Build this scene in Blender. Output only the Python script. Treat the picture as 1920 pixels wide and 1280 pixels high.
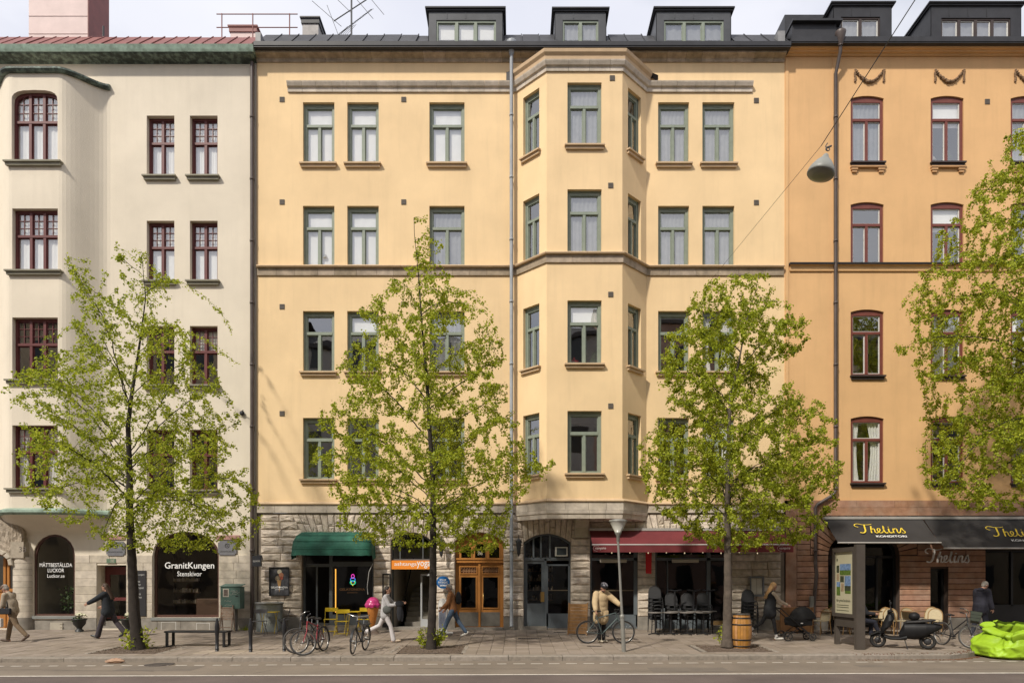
import bpy, math, random
import numpy as np
from mathutils import Vector, Matrix, noise as mnoise
R = math.radians
PI = math.pi
scene = bpy.context.scene
for o in list(bpy.data.objects):
    bpy.data.objects.remove(o)
C = scene.collection

# ------------------------------------------------------------ camera
FD = 23.84            # distance of the facades
CH = 1.80             # height of the lens above the foot of the facades
cam = bpy.data.cameras.new('camera')
cam_o = bpy.data.objects.new('camera', cam)
C.objects.link(cam_o)
cam.sensor_width = 36.0
cam.lens = 24.0
cam.shift_x = -0.003125
cam.shift_y = 0.2307
cam.clip_start = 0.1
cam.clip_end = 600
cam_o.location = (0, 0, CH)
cam_o.rotation_euler = (R(90), 0, 0)
scene.camera = cam_o

# ------------------------------------------------------------ sky and sun
SUN_EL, SUN_DIR = 46.0, Vector((1.93, 2.55, -3.3)).normalized()
world = bpy.data.worlds.new('World')
scene.world = world
world.use_nodes = True
wn, wl = world.node_tree.nodes, world.node_tree.links
wn.clear()
out = wn.new('ShaderNodeOutputWorld')
bg = wn.new('ShaderNodeBackground')
bg.inputs['Strength'].default_value = 0.106
sky = wn.new('ShaderNodeTexSky')
sky.sky_type = 'NISHITA'
sky.sun_disc = False
sky.sun_elevation = R(SUN_EL)
sky.sun_rotation = math.atan2(-SUN_DIR.x, -SUN_DIR.y)
sky.air_density = 1.0
sky.dust_density = 1.6
geo = wn.new('ShaderNodeTexCoord')
mp = wn.new('ShaderNodeMapping')
mp.inputs['Scale'].default_value = (1.0, 1.0, 1.9)
cn = wn.new('ShaderNodeTexNoise')
cn.inputs['Scale'].default_value = 2.3
cn.inputs['Detail'].default_value = 7.0
cn.inputs['Roughness'].default_value = 0.52
cr = wn.new('ShaderNodeValToRGB')
cr.color_ramp.elements[0].position = 0.30
cr.color_ramp.elements[0].color = (0.55, 0.55, 0.55, 1)
cr.color_ramp.elements[1].position = 0.52
cr.color_ramp.elements[1].color = (1, 1, 1, 1)
cn2 = wn.new('ShaderNodeTexNoise')
cn2.inputs['Scale'].default_value = 1.4
cn2.inputs['Detail'].default_value = 5.0
cc = wn.new('ShaderNodeValToRGB')
cc.color_ramp.elements[0].position = 0.34
cc.color_ramp.elements[0].color = (5.2, 5.4, 6.3, 1)
cc.color_ramp.elements[1].position = 0.66
cc.color_ramp.elements[1].color = (7.6, 7.6, 7.9, 1)
mix = wn.new('ShaderNodeMixRGB')
wl.new(geo.outputs['Generated'], mp.inputs['Vector'])
wl.new(mp.outputs['Vector'], cn.inputs['Vector'])
wl.new(mp.outputs['Vector'], cn2.inputs['Vector'])
wl.new(cn.outputs['Fac'], cr.inputs['Fac'])
wl.new(cn2.outputs['Fac'], cc.inputs['Fac'])
wl.new(cr.outputs['Color'], mix.inputs['Fac'])
wl.new(sky.outputs['Color'], mix.inputs['Color1'])
wl.new(cc.outputs['Color'], mix.inputs['Color2'])
wl.new(mix.outputs['Color'], bg.inputs['Color'])
wl.new(bg.outputs['Background'], out.inputs['Surface'])

sun = bpy.data.lights.new('sun', 'SUN')
sun.energy = 3.1
sun.angle = R(3.0)
sun.color = (1.0, 0.93, 0.82)
sun_o = bpy.data.objects.new('sun', sun)
C.objects.link(sun_o)
sun_o.location = (-15, -15, 30)
sun_o.rotation_euler = SUN_DIR.to_track_quat('-Z', 'Y').to_euler()

scene.view_settings.view_transform = 'Standard'
scene.view_settings.look = 'None'
scene.view_settings.exposure = 0.4
scene.view_settings.gamma = 1.0
scene.view_settings.use_curve_mapping = False
scene.render.engine = 'CYCLES'
scene.cycles.max_bounces = 8
scene.cycles.transparent_max_bounces = 16

# ------------------------------------------------------------ measuring helpers (photo pixels -> metres, used while surveying)
def FX(px, Y=FD): return (px - 966) / 1280 * Y
def FZ(py, Y=FD): return CH + (1083 - py) / 1280 * Y
def gz(Y): return 0.0 if Y > FD else -0.19 * (FD - Y) / 6.26          # the pavement falls towards the kerb
def GP(px, py):
    Y = 2.525 / ((py - 1083) / 1280 + 0.0304)
    return Vector((FX(px, Y), Y, gz(Y)))
def kerbY(X):
    y = 17.42 + 0.026 * X
    if X > 11.2: y += 1.55 * min(1, max(0, (X - 11.2) / 2.2)) ** 1.5
    return y
ROADZ = -0.315

# ------------------------------------------------------------ materials
MATS = {}
def lin(c):
    return tuple(((v / 255) / 12.92 if v / 255 <= 0.04045 else (((v / 255) + 0.055) / 1.055) ** 2.4) for v in c)
def mat(name, col, rough=0.8, metal=0.0, var=0.12, scale=2.5, bump=0.0, bscale=80, streak=0.0, rand=None, randamt=0.2,
        spec=0.4, emit=None, estr=1.0, col2=None, mixscale=6, mixlo=0.45, mixhi=0.6, coat=0.0, trans=0.0, zgrime=None):
    if name in MATS: return MATS[name]
    m = bpy.data.materials.new(name); m.use_nodes = True
    n, l = m.node_tree.nodes, m.node_tree.links
    b = n['Principled BSDF']
    b.inputs['Roughness'].default_value = rough
    b.inputs['Metallic'].default_value = metal
    b.inputs['Specular IOR Level'].default_value = spec
    b.inputs['Coat Weight'].default_value = coat
    tc = n.new('ShaderNodeTexCoord')
    def mixc(fac, c1, c2, mode='MIX'):
        q = n.new('ShaderNodeMixRGB'); q.blend_type = mode
        for s, v in (('Fac', fac), ('Color1', c1), ('Color2', c2)):
            if hasattr(v, 'links') or hasattr(v, 'is_linked'): l.new(v, q.inputs[s])
            elif s == 'Fac': q.inputs[s].default_value = v
            else: q.inputs[s].default_value = (*v, 1)
        return q.outputs['Color']
    def nz(sc, det=4, rg=0.6, vec=None):
        q = n.new('ShaderNodeTexNoise'); q.inputs['Scale'].default_value = sc
        q.inputs['Detail'].default_value = det; q.inputs['Roughness'].default_value = rg
        l.new(vec or tc.outputs['Object'], q.inputs['Vector']); return q.outputs['Fac']
    def rng(v, a, b_, lo, hi):
        q = n.new('ShaderNodeMapRange'); l.new(v, q.inputs['Value'])
        for k, x in zip(('From Min', 'From Max', 'To Min', 'To Max'), (a, b_, lo, hi)): q.inputs[k].default_value = x
        return q.outputs['Result']
    cur = col
    if col2 is not None:
        cur = mixc(rng(nz(mixscale, 5), mixlo, mixhi, 0, 1), col, col2)
    if var:
        f = rng(nz(scale, 6), 0.3, 0.7, 1 - var, 1 + var * 0.6)
        q = n.new('ShaderNodeCombineColor'); [l.new(f, q.inputs[i]) for i in range(3)]
        cur = mixc(1.0, cur, q.outputs['Color'], 'MULTIPLY')
    if streak:
        mpn = n.new('ShaderNodeMapping'); mpn.inputs['Scale'].default_value = (1, 1, 0.09)
        l.new(tc.outputs['Object'], mpn.inputs['Vector'])
        f = rng(nz(3.2, 6, 0.65, mpn.outputs['Vector']), 0.50, 0.78, 0, streak)
        cur = mixc(f, cur, tuple(c * 0.55 for c in col))
    if zgrime:
        sx = n.new('ShaderNodeSeparateXYZ'); l.new(tc.outputs['Object'], sx.inputs[0])
        f = rng(sx.outputs['Z'], zgrime[0], zgrime[1], zgrime[2], 0)
        g = n.new('ShaderNodeMath'); g.operation = 'MULTIPLY'; l.new(f, g.inputs[0]); l.new(nz(2.0, 6), g.inputs[1])
        cur = mixc(g.outputs[0], cur, (0.10, 0.09, 0.08))
    if rand:
        if rand == 'object':
            q = n.new('ShaderNodeObjectInfo'); rv = q.outputs['Random']
        else:
            q = n.new('ShaderNodeNewGeometry'); rv = q.outputs['Random Per Island']
        h = n.new('ShaderNodeHueSaturation')
        l.new(rng(rv, 0, 1, 1 - randamt, 1 + randamt), h.inputs['Value'])
        l.new(rng(rv, 0, 1, 1.0 + randamt * 0.6, 1.0 - randamt * 0.6), h.inputs['Saturation'])
        l.new(rng(rv, 0, 1, 0.5 + randamt * 0.03, 0.5 - randamt * 0.03), h.inputs['Hue'])
        if hasattr(cur, 'is_linked'): l.new(cur, h.inputs['Color'])
        else: h.inputs['Color'].default_value = (*cur, 1)
        cur = h.outputs['Color']
    if hasattr(cur, 'is_linked'): l.new(cur, b.inputs['Base Color'])
    else: b.inputs['Base Color'].default_value = (*cur, 1)
    if bump:
        q = n.new('ShaderNodeBump'); q.inputs['Strength'].default_value = min(1, bump * 1.0)
        q.inputs['Distance'].default_value = 0.02
        l.new(nz(bscale, 6, 0.7), q.inputs['Height']); l.new(q.outputs['Normal'], b.inputs['Normal'])
    if emit:
        b.inputs['Emission Color'].default_value = (*emit, 1); b.inputs['Emission Strength'].default_value = estr
    if trans:
        t = n.new('ShaderNodeBsdfTranslucent'); mx = n.new('ShaderNodeMixShader'); mx.inputs[0].default_value = trans
        if hasattr(cur, 'is_linked'): l.new(cur, t.inputs['Color'])
        else: t.inputs['Color'].default_value = (*cur, 1)
        l.new(b.outputs[0], mx.inputs[1]); l.new(t.outputs[0], mx.inputs[2])
        l.new(mx.outputs[0], n['Material Output'].inputs['Surface'])
    MATS[name] = m
    return m
def glass(name, ior=1.9, tint=(0.86, 0.88, 0.87), wav=0.015, wscale=1.3, rough=0.01):
    if name in MATS: return MATS[name]
    m = bpy.data.materials.new(name); m.use_nodes = True
    n, l = m.node_tree.nodes, m.node_tree.links
    n.remove(n['Principled BSDF'])
    tr = n.new('ShaderNodeBsdfTransparent'); tr.inputs[0].default_value = (*tint, 1)
    gl = n.new('ShaderNodeBsdfGlossy'); gl.inputs['Roughness'].default_value = rough; gl.inputs['Color'].default_value = (1, 1, 1, 1)
    F0_ = ((ior - 1) / (ior + 1)) ** 2                     # Schlick's reflectance, the same from both sides of the pane
    ge = n.new('ShaderNodeNewGeometry'); dt = n.new('ShaderNodeVectorMath'); dt.operation = 'DOT_PRODUCT'
    l.new(ge.outputs['Incoming'], dt.inputs[0]); l.new(ge.outputs['True Normal'], dt.inputs[1])
    prev = dt.outputs['Value']
    for op, val in (('ABSOLUTE', None), ('SUBTRACT', 1.0), ('POWER', 5.0), ('MULTIPLY', 1 - F0_), ('ADD', F0_)):
        q = n.new('ShaderNodeMath'); q.operation = op
        if op == 'SUBTRACT': q.inputs[0].default_value = 1.0; l.new(prev, q.inputs[1])
        else:
            l.new(prev, q.inputs[0])
            if val is not None: q.inputs[1].default_value = val
        prev = q.outputs[0]
    fr = q
    mx = n.new('ShaderNodeMixShader')
    tc = n.new('ShaderNodeTexCoord'); nz = n.new('ShaderNodeTexNoise'); nz.inputs['Scale'].default_value = wscale; nz.inputs['Detail'].default_value = 1
    bp = n.new('ShaderNodeBump'); bp.inputs['Strength'].default_value = 1.0; bp.inputs['Distance'].default_value = wav
    l.new(tc.outputs['Object'], nz.inputs['Vector']); l.new(nz.outputs['Fac'], bp.inputs['Height']); l.new(bp.outputs['Normal'], gl.inputs['Normal'])
    l.new(fr.outputs[0], mx.inputs[0]); l.new(tr.outputs[0], mx.inputs[1]); l.new(gl.outputs[0], mx.inputs[2])
    l.new(mx.outputs[0], n['Material Output'].inputs['Surface'])
    MATS[name] = m
    return m

# ------------------------------------------------------------ mesh builder
class Fr:                                # a flat frame: u along, v up, n outwards
    def __init__(s, O, U=(1, 0, 0), V=(0, 0, 1), N=(0, -1, 0)):
        s.O, s.U, s.V, s.N = Vector(O), Vector(U).normalized(), Vector(V).normalized(), Vector(N).normalized()
    def p(s, u, v, n=0.0): return s.O + s.U * u + s.V * v + s.N * n
class MB:
    def __init__(s): s.v = []; s.f = []; s.sm = []; s.M = None
    def add(s, vs, fs, smooth=False):
        b = len(s.v)
        s.v += [tuple((s.M @ Vector(p)) if s.M else p) for p in vs]
        s.f += [tuple(i + b for i in f) for f in fs]
        s.sm += [smooth] * len(fs)
        return s
    def poly(s, pts, smooth=False): return s.add(pts, [tuple(range(len(pts)))], smooth)
    def box(s, x0, x1, y0, y1, z0, z1):
        v = [(x0, y0, z0), (x1, y0, z0), (x1, y1, z0), (x0, y1, z0), (x0, y0, z1), (x1, y0, z1), (x1, y1, z1), (x0, y1, z1)]
        return s.add(v, [(0, 3, 2, 1), (4, 5, 6, 7), (0, 1, 5, 4), (1, 2, 6, 5), (2, 3, 7, 6), (3, 0, 4, 7)])
    def fbox(s, fr, u0, u1, v0, v1, n0, n1):
        P = [fr.p(u, v, n) for n in (n0, n1) for v in (v0, v1) for u in (u0, u1)]
        return s.add(P, [(0, 2, 3, 1), (4, 5, 7, 6), (0, 1, 5, 4), (2, 6, 7, 3), (0, 4, 6, 2), (1, 3, 7, 5)])
    def bbox(s, x0, x1, y0, y1, z0, z1, b=0.01):           # box with bevelled edges
        pts = []; fs = []
        X, Y, Z = (x0, x1), (y0, y1), (z0, z1)
        idx = {}
        for i in (0, 1):
            for j in (0, 1):
                for k in (0, 1):
                    c = Vector((X[i], Y[j], Z[k])); sx, sy, sz = (1 - 2 * i) * b, (1 - 2 * j) * b, (1 - 2 * k) * b
                    idx[i, j, k] = len(pts)
                    pts += [c + Vector((0, sy, sz)), c + Vector((sx, 0, sz)), c + Vector((sx, sy, 0))]
        g = lambda i, j, k, a: idx[i, j, k] + a
        for i in (0, 1): fs.append((g(i, 0, 0, 0), g(i, 1, 0, 0), g(i, 1, 1, 0), g(i, 0, 1, 0)))
        for j in (0, 1): fs.append((g(0, j, 0, 1), g(1, j, 0, 1), g(1, j, 1, 1), g(0, j, 1, 1)))
        for k in (0, 1): fs.append((g(0, 0, k, 2), g(1, 0, k, 2), g(1, 1, k, 2), g(0, 1, k, 2)))
        for j in (0, 1):
            for k in (0, 1): fs.append((g(0, j, k, 1), g(1, j, k, 1), g(1, j, k, 2), g(0, j, k, 2)))
        for i in (0, 1):
            for k in (0, 1): fs.append((g(i, 0, k, 0), g(i, 1, k, 0), g(i, 1, k, 2), g(i, 0, k, 2)))
            for j in (0, 1): fs.append((g(i, j, 0, 0), g(i, j, 1, 0), g(i, j, 1, 1), g(i, j, 0, 1)))
        for i in (0, 1):
            for j in (0, 1):
                for k in (0, 1): fs.append((g(i, j, k, 0), g(i, j, k, 1), g(i, j, k, 2)))
        return s.add(pts, fs)
    def tube(s, pts, r, n=6, smooth=True, closed=False, cap=True):
        pts = [Vector(p) for p in pts]; m = len(pts)
        rs = r if isinstance(r, (list, tuple)) else [r] * m
        V = []; F = []; ref = None
        for i, p in enumerate(pts):
            if closed: t = pts[(i + 1) % m] - pts[i - 1]
            else: t = (pts[min(i + 1, m - 1)] - pts[max(i - 1, 0)])
            t = t.normalized() if t.length > 1e-9 else Vector((0, 0, 1))
            if ref is None:
                ref = Vector((0, 0, 1)) if abs(t.z) < 0.9 else Vector((1, 0, 0))
            a = (ref - t * ref.dot(t)).normalized(); ref = a; b = t.cross(a)
            for k in range(n):
                w = 2 * PI * k / n
                V.append(p + (a * math.cos(w) + b * math.sin(w)) * rs[i])
        for i in range(m if closed else m - 1):
            j = (i + 1) % m
            for k in range(n):
                F.append((i * n + k, i * n + (k + 1) % n, j * n + (k + 1) % n, j * n + k))
        s.add(V, F, smooth)
        if cap and not closed:
            s.add(V[:n], [tuple(range(n - 1, -1, -1))]); s.add(V[-n:], [tuple(range(n))])
        return s
    def cyl(s, p0, p1, r0, r1=None, n=12, smooth=True): return s.tube([p0, p1], [r0, r0 if r1 is None else r1], n, smooth)
    def lathe(s, prof, c=(0, 0, 0), n=24, smooth=True, axis='z', sx=1, sy=1):
        V = []; F = []
        for (r, h) in prof:
            for k in range(n):
                w = 2 * PI * k / n; a, b = r * math.cos(w) * sx, r * math.sin(w) * sy
                V.append((c[0] + a, c[1] + b, c[2] + h) if axis == 'z' else ((c[0] + a, c[1] + h, c[2] + b) if axis == 'y' else (c[0] + h, c[1] + a, c[2] + b)))
        for i in range(len(prof) - 1):
            for k in range(n): F.append((i * n + k, i * n + (k + 1) % n, (i + 1) * n + (k + 1) % n, (i + 1) * n + k))
        F.append(tuple(range(n))); F.append(tuple((len(prof) - 1) * n + k for k in range(n)))
        return s.add(V, F, smooth)
    def torus(s, c, Rr, r, axis=(0, 1, 0), n=32, m=8):
        ax = Vector(axis).normalized(); a = ax.orthogonal().normalized(); b = ax.cross(a)
        return s.tube([Vector(c) + (a * math.cos(2 * PI * k / n) + b * math.sin(2 * PI * k / n)) * Rr for k in range(n)], r, m, closed=True)
    def ell(s, c, rx, ry, rz, n=12, m=8, rot=None):
        V = []; F = []
        for i in range(m + 1):
            th = PI * i / m
            for k in range(n):
                w = 2 * PI * k / n
                p = Vector((rx * math.sin(th) * math.cos(w), ry * math.sin(th) * math.sin(w), rz * math.cos(th)))
                if rot: p = rot @ p
                V.append(Vector(c) + p)
        for i in range(m):
            for k in range(n): F.append((i * n + k, (i + 1) * n + k, (i + 1) * n + (k + 1) % n, i * n + (k + 1) % n))
        return s.add(V, F, True)
    def prism(s, pts, fr, n0, n1):                         # closed outline in a frame, given thickness
        k = len(pts)
        V = [fr.p(u, v, n0) for u, v in pts] + [fr.p(u, v, n1) for u, v in pts]
        return s.add(V, [tuple(range(k - 1, -1, -1)), tuple(range(k, 2 * k))] + [(i, (i + 1) % k, k + (i + 1) % k, k + i) for i in range(k)])
    def strip(s, A, B, smooth=False):                      # quads between two equally long point rows
        n = len(A); return s.add(list(A) + list(B), [(i, i + 1, n + i + 1, n + i) for i in range(n - 1)], smooth)
    def grid(s, fn, nu, nv, smooth=True):
        V = [fn(i / nu, j / nv) for j in range(nv + 1) for i in range(nu + 1)]
        return s.add(V, [(j * (nu + 1) + i, j * (nu + 1) + i + 1, (j + 1) * (nu + 1) + i + 1, (j + 1) * (nu + 1) + i) for j in range(nv) for i in range(nu)], smooth)
    def mesh(s, name, m=None, off=None):
        me = bpy.data.meshes.new(name)
        vs = s.v if off is None else [(a - off[0], b - off[1], c - off[2]) for a, b, c in s.v]
        me.from_pydata(vs, [], s.f)
        me.polygons.foreach_set('use_smooth', s.sm)
        if m: me.materials.append(m)
        me.update()
        return me
    def build(s, name, m, parent=None, world=False):       # world=True: the points are world points, the parent only a translated Empty
        off = None
        if parent is not None and world:
            off = Vector(parent.location)
            if parent.parent: off += parent.parent.location
        me = s.mesh(name, m, off)
        o = bpy.data.objects.new(name, me); C.objects.link(o)
        if parent is not None: o.parent = parent
        return o
def tag(o, label=None, cat=None, group=None, kind=None):
    if label: o['label'] = label
    if cat: o['category'] = cat
    if group: o['group'] = group
    if kind: o['kind'] = kind
    return o
def thing(name, label, cat, loc=(0, 0, 0), rz=0.0, group=None, sc=1.0):
    o = bpy.data.objects.new(name, None); C.objects.link(o)
    o.location = loc; o.rotation_euler = (0, 0, rz); o.scale = (sc, sc, sc); o.empty_display_size = 0.2
    return tag(o, label, cat, group)
def inst(me, name, parent, loc=(0, 0, 0), rot=(0, 0, 0), sc=(1, 1, 1)):
    o = bpy.data.objects.new(name, me); C.objects.link(o); o.parent = parent
    o.location = loc; o.rotation_euler = rot; o.scale = sc
    return o
KIDS = {}
def dup(root, loc, rz, label=None, group=None, sc=None, rot=None):
    r = root.copy(); C.objects.link(r); r.location = loc; r.rotation_euler = rot or (0, 0, rz)
    if sc: r.scale = (sc, sc, sc)
    if label: r['label'] = label
    if group: r['group'] = group
    if root.name not in KIDS:
        bpy.context.view_layer.update(); KIDS[root.name] = list(root.children)
    for ch in KIDS[root.name]:
        c = ch.copy(); C.objects.link(c); c.parent = r
        if ch.name not in KIDS: KIDS[ch.name] = list(ch.children)
        for g in KIDS[ch.name]:
            d = g.copy(); C.objects.link(d); d.parent = c
    return r

# ------------------------------------------------------------ lettering (the built-in typeface, turned into meshes first)
TXT = {}
def prep_text(items):
    obs = []
    for key, (body, bold, shear) in items.items():
        cu = bpy.data.curves.new('t', 'FONT'); cu.body = body; cu.size = 1; cu.shear = shear; cu.offset = bold; cu.resolution_u = 3
        cu.align_x = 'CENTER'
        o = bpy.data.objects.new('t', cu); C.objects.link(o); obs.append((key, o))
    bpy.context.view_layer.update()
    dg = bpy.context.evaluated_depsgraph_get()
    for key, o in obs:
        me = bpy.data.meshes.new_from_object(o.evaluated_get(dg))
        vs = [tuple(v.co) for v in me.vertices]; fs = [tuple(p.vertices) for p in me.polygons]
        x0, x1 = min(v[0] for v in vs), max(v[0] for v in vs); y0, y1 = min(v[1] for v in vs), max(v[1] for v in vs)
        TXT[key] = ([((v[0] - (x0 + x1) / 2) / (x1 - x0), (v[1] - (y0 + y1) / 2) / (y1 - y0)) for v in vs], fs)
        bpy.data.meshes.remove(me); cu = o.data; bpy.data.objects.remove(o); bpy.data.curves.remove(cu)
def letter(mb, key, fr, cu, cv, w, h, n=0.002):
    vs, fs = TXT[key]
    mb.add([fr.p(cu + a * w, cv + b * h, n) for a, b in vs], fs)
    return mb
prep_text({'matt': ('MÅTTBESTÄLLDA\nLUCKOR', 0.004, 0), 'luckor': ('Luckor.se', 0.0, 0), 'gk': ('GranitKungen', 0.008, 0), 'sten': ('Stenskivor', 0.0, 0),
           'gkc': ('GRANITKUNGEN', 0.0, 0), 'n38': ('38', 0.0, 0), 'gn': ('GELAT\u25CFNOVA', 0.012, 0), 'gel': ('GELATONOVA', 0.012, 0), 'gela': ('gelateria', 0.0, 0),
           'ash': ('ashtanga', 0.005, 0), 'yoga': ('yoga', 0.01, 0), 'sthlm': ('STHLM\nPHYSIQUE', 0.01, 0), 'n36': ('36', 0.0, 0),
           'kond': ('KONDITORI', 0.012, 0), 'vgs': ('Vårt gröna Stockholm', 0.012, 0), 'board': ('GranitKungen', 0.0, 0),
           'bl': ('Granit\nMarmor\nKvartskomposit\n\nKeramik\nBänkskivor\n\nGolv', 0.0, 0), 'vamp': ('vampire', 0.01, 0.4), 'hel': ('GELONOVA', 0.0, 0)})
# brush-script letters drawn as strokes: each stroke is a list of (x, y) points and a pen width
def smooth_pts(P, k=6):
    P = [Vector((p[0], p[1], 0)) for p in P]; out = []
    for i in range(len(P) - 1):
        a, b, c, d = P[max(i - 1, 0)], P[i], P[i + 1], P[min(i + 2, len(P) - 1)]
        for j in range(k):
            t = j / k
            out.append(0.5 * ((2 * b) + (c - a) * t + (2 * a - 5 * b + 4 * c - d) * t * t + (3 * b - a - 3 * c + d) * t ** 3))
    out.append(P[-1]); return [(p.x, p.y) for p in out]
THELINS = [([(0.62, 1.62), (0.1, 1.78), (-0.28, 1.6), (-0.3, 1.3), (0.0, 1.12)], .10), ([(0.62, 1.62), (1.2, 1.58), (1.75, 1.7)], .10),
           ([(0.85, 1.6), (0.72, 1.0), (0.55, 0.35), (0.2, 0.02), (-0.15, 0.12)], .17),
           ([(1.55, 1.35), (1.3, 0.6), (1.15, 0.0)], .15), ([(1.22, 0.4), (1.5, 0.8), (1.72, 0.72), (1.62, 0.2), (1.75, 0.0), (1.95, 0.12)], .13),
           ([(1.95, 0.12), (2.3, 0.5), (2.35, 0.85), (2.1, 0.8), (2.0, 0.4), (2.15, 0.02), (2.5, 0.15)], .12),
           ([(2.5, 0.15), (2.95, 1.0), (2.95, 1.4)], .07), ([(2.98, 1.35), (2.75, 0.5), (2.85, 0.0), (3.1, 0.12)], .15),
           ([(3.42, 0.85), (3.28, 0.3), (3.38, 0.0), (3.6, 0.15)], .15), ([(3.5, 1.12), (3.53, 1.2)], .13),
           ([(3.95, 0.85), (3.8, 0.4), (3.72, 0.0)], .14), ([(3.78, 0.4), (4.1, 0.82), (4.32, 0.75), (4.22, 0.25), (4.32, 0.0), (4.6, 0.3)], .13),
           ([(4.6, 0.3), (4.95, 0.95), (5.0, 0.55), (5.1, 0.2), (4.9, -0.02), (4.65, 0.08)], .12)]
def script_word(mb, fr, u0, v0, w, n, n1=None, drop_dots=False):
    k = w / 5.4
    for pts, pw in THELINS:
        P = smooth_pts(pts); A = []; B = []
        for i, (x, y) in enumerate(P):
            x2, y2 = P[min(i + 1, len(P) - 1)]; x1, y1 = P[max(i - 1, 0)]
            dx, dy = x2 - x1, y2 - y1; L = math.hypot(dx, dy) or 1
            hw = pw * 0.5 * (0.65 + 0.35 * abs(dy / L))
            A.append((u0 + (x + 0.3 - dy / L * hw) * k, v0 + (y + dx / L * hw) * k)); B.append((u0 + (x + 0.3 + dy / L * hw) * k, v0 + (y - dx / L * hw) * k))
        if n1 is None: mb.strip([fr.p(a, b, n) for a, b in A], [fr.p(a, b, n) for a, b in B])
        else: mb.prism(A + B[::-1], fr, n, n1)
    return mb
# ------------------------------------------------------------ materials used by the buildings
yel = mat('yellow_render', (0.80, 0.59, 0.34), 0.9, var=0.10, scale=0.55, bump=0.3, bscale=45, streak=0.20)
yelsill = mat('yellow_stone', (0.55, 0.40, 0.25), 0.85, var=0.12, scale=3, bump=0.2)
cream = mat('cream_render', (0.71, 0.635, 0.515), 0.9, var=0.09, scale=0.5, bump=0.35, bscale=30, streak=0.15)
oran = mat('orange_render', (0.69, 0.425, 0.205), 0.9, var=0.10, scale=0.6, bump=0.3, bscale=40, streak=0.22)
oransill = mat('orange_stone', (0.50, 0.29, 0.14), 0.85, var=0.2)
lime = mat('limestone', (0.56, 0.49, 0.405), 0.85, var=0.28, scale=3.5, bump=0.3, bscale=35, streak=0.35, rand='object', randamt=0.10)
rough_m = mat('rough_sandstone', (0.60, 0.515, 0.42), 0.92, var=0.32, scale=5, bump=0.9, bscale=28, rand='object', randamt=0.13)
mortar = mat('mortar', (0.25, 0.21, 0.17), 0.95, var=0.2, bump=0.3)
ash_m = mat('ashlar_stone', (0.55, 0.485, 0.395), 0.85, var=0.26, scale=4, bump=0.35, bscale=30, rand='object', randamt=0.09)
plinth_m = mat('grey_plinth', (0.27, 0.245, 0.21), 0.85, var=0.3, scale=3, bump=0.3, streak=0.3)
pinkst = mat('pink_sandstone', (0.43, 0.235, 0.15), 0.9, var=0.3, scale=4, bump=0.5, bscale=30, rand='object', randamt=0.10, col2=(0.37, 0.23, 0.16), mixscale=2)
joint = mat('dark_joint', (0.075, 0.05, 0.038), 0.95)
green_f = mat('green_window_paint', (0.235, 0.27, 0.215), 0.5, var=0.12, scale=6)
red_f = mat('red_window_paint', (0.125, 0.032, 0.030), 0.45, var=0.15, scale=6)
redb_f = mat('rust_window_paint', (0.17, 0.050, 0.038), 0.45, var=0.15, scale=6)
white_f = mat('white_window_paint', (0.65, 0.64, 0.60), 0.5)
copper = mat('green_copper', (0.27, 0.36, 0.29), 0.7, var=0.3, scale=5, streak=0.5, col2=(0.12, 0.16, 0.12), mixscale=3, mixlo=0.5, mixhi=0.75)
copperd = mat('dark_shaded_copper', (0.05, 0.066, 0.056), 0.6, var=0.4, scale=5, col2=(0.15, 0.2, 0.165), mixscale=6)  # shadow under the eaves put into the colour; the oriel coping shares it
redroof = mat('red_metal_roof', (0.21, 0.072, 0.062), 0.55, var=0.2, scale=2)
blk = mat('black_sheet_metal', (0.032, 0.032, 0.036), 0.5, var=0.3, scale=2.5)
blk2 = mat('dormer_sheet_metal', (0.075, 0.078, 0.085), 0.45, var=0.25, scale=2)
wood = mat('oak_door', (0.42, 0.18, 0.045), 0.42, var=0.10, scale=3, streak=0.5)
dark = mat('dark_interior', (0.05, 0.043, 0.037), 0.9)
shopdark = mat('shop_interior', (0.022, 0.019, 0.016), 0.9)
room = mat('room_interior', (0.16, 0.14, 0.12), 0.95)
blackp = mat('black_paint', (0.018, 0.018, 0.019), 0.4, var=0.2)
greyblue = mat('grey_blue_paint', (0.13, 0.15, 0.165), 0.5, var=0.15)
cloth_w = mat('white_curtain', (0.84, 0.83, 0.81), 0.95, var=0.05)
cloth_g = mat('grey_curtain', (0.36, 0.365, 0.37), 0.95, trans=0.3, var=0.2, scale=4)
pane_m = glass('window_glass', 3.2, tint=(.95, .96, .95), wav=.004)
shop_glass = glass('shop_glass', 1.55, wav=0.006)
white_em = mat('white_lettering', (0.85, 0.85, 0.84), 0.6, var=0)

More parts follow.
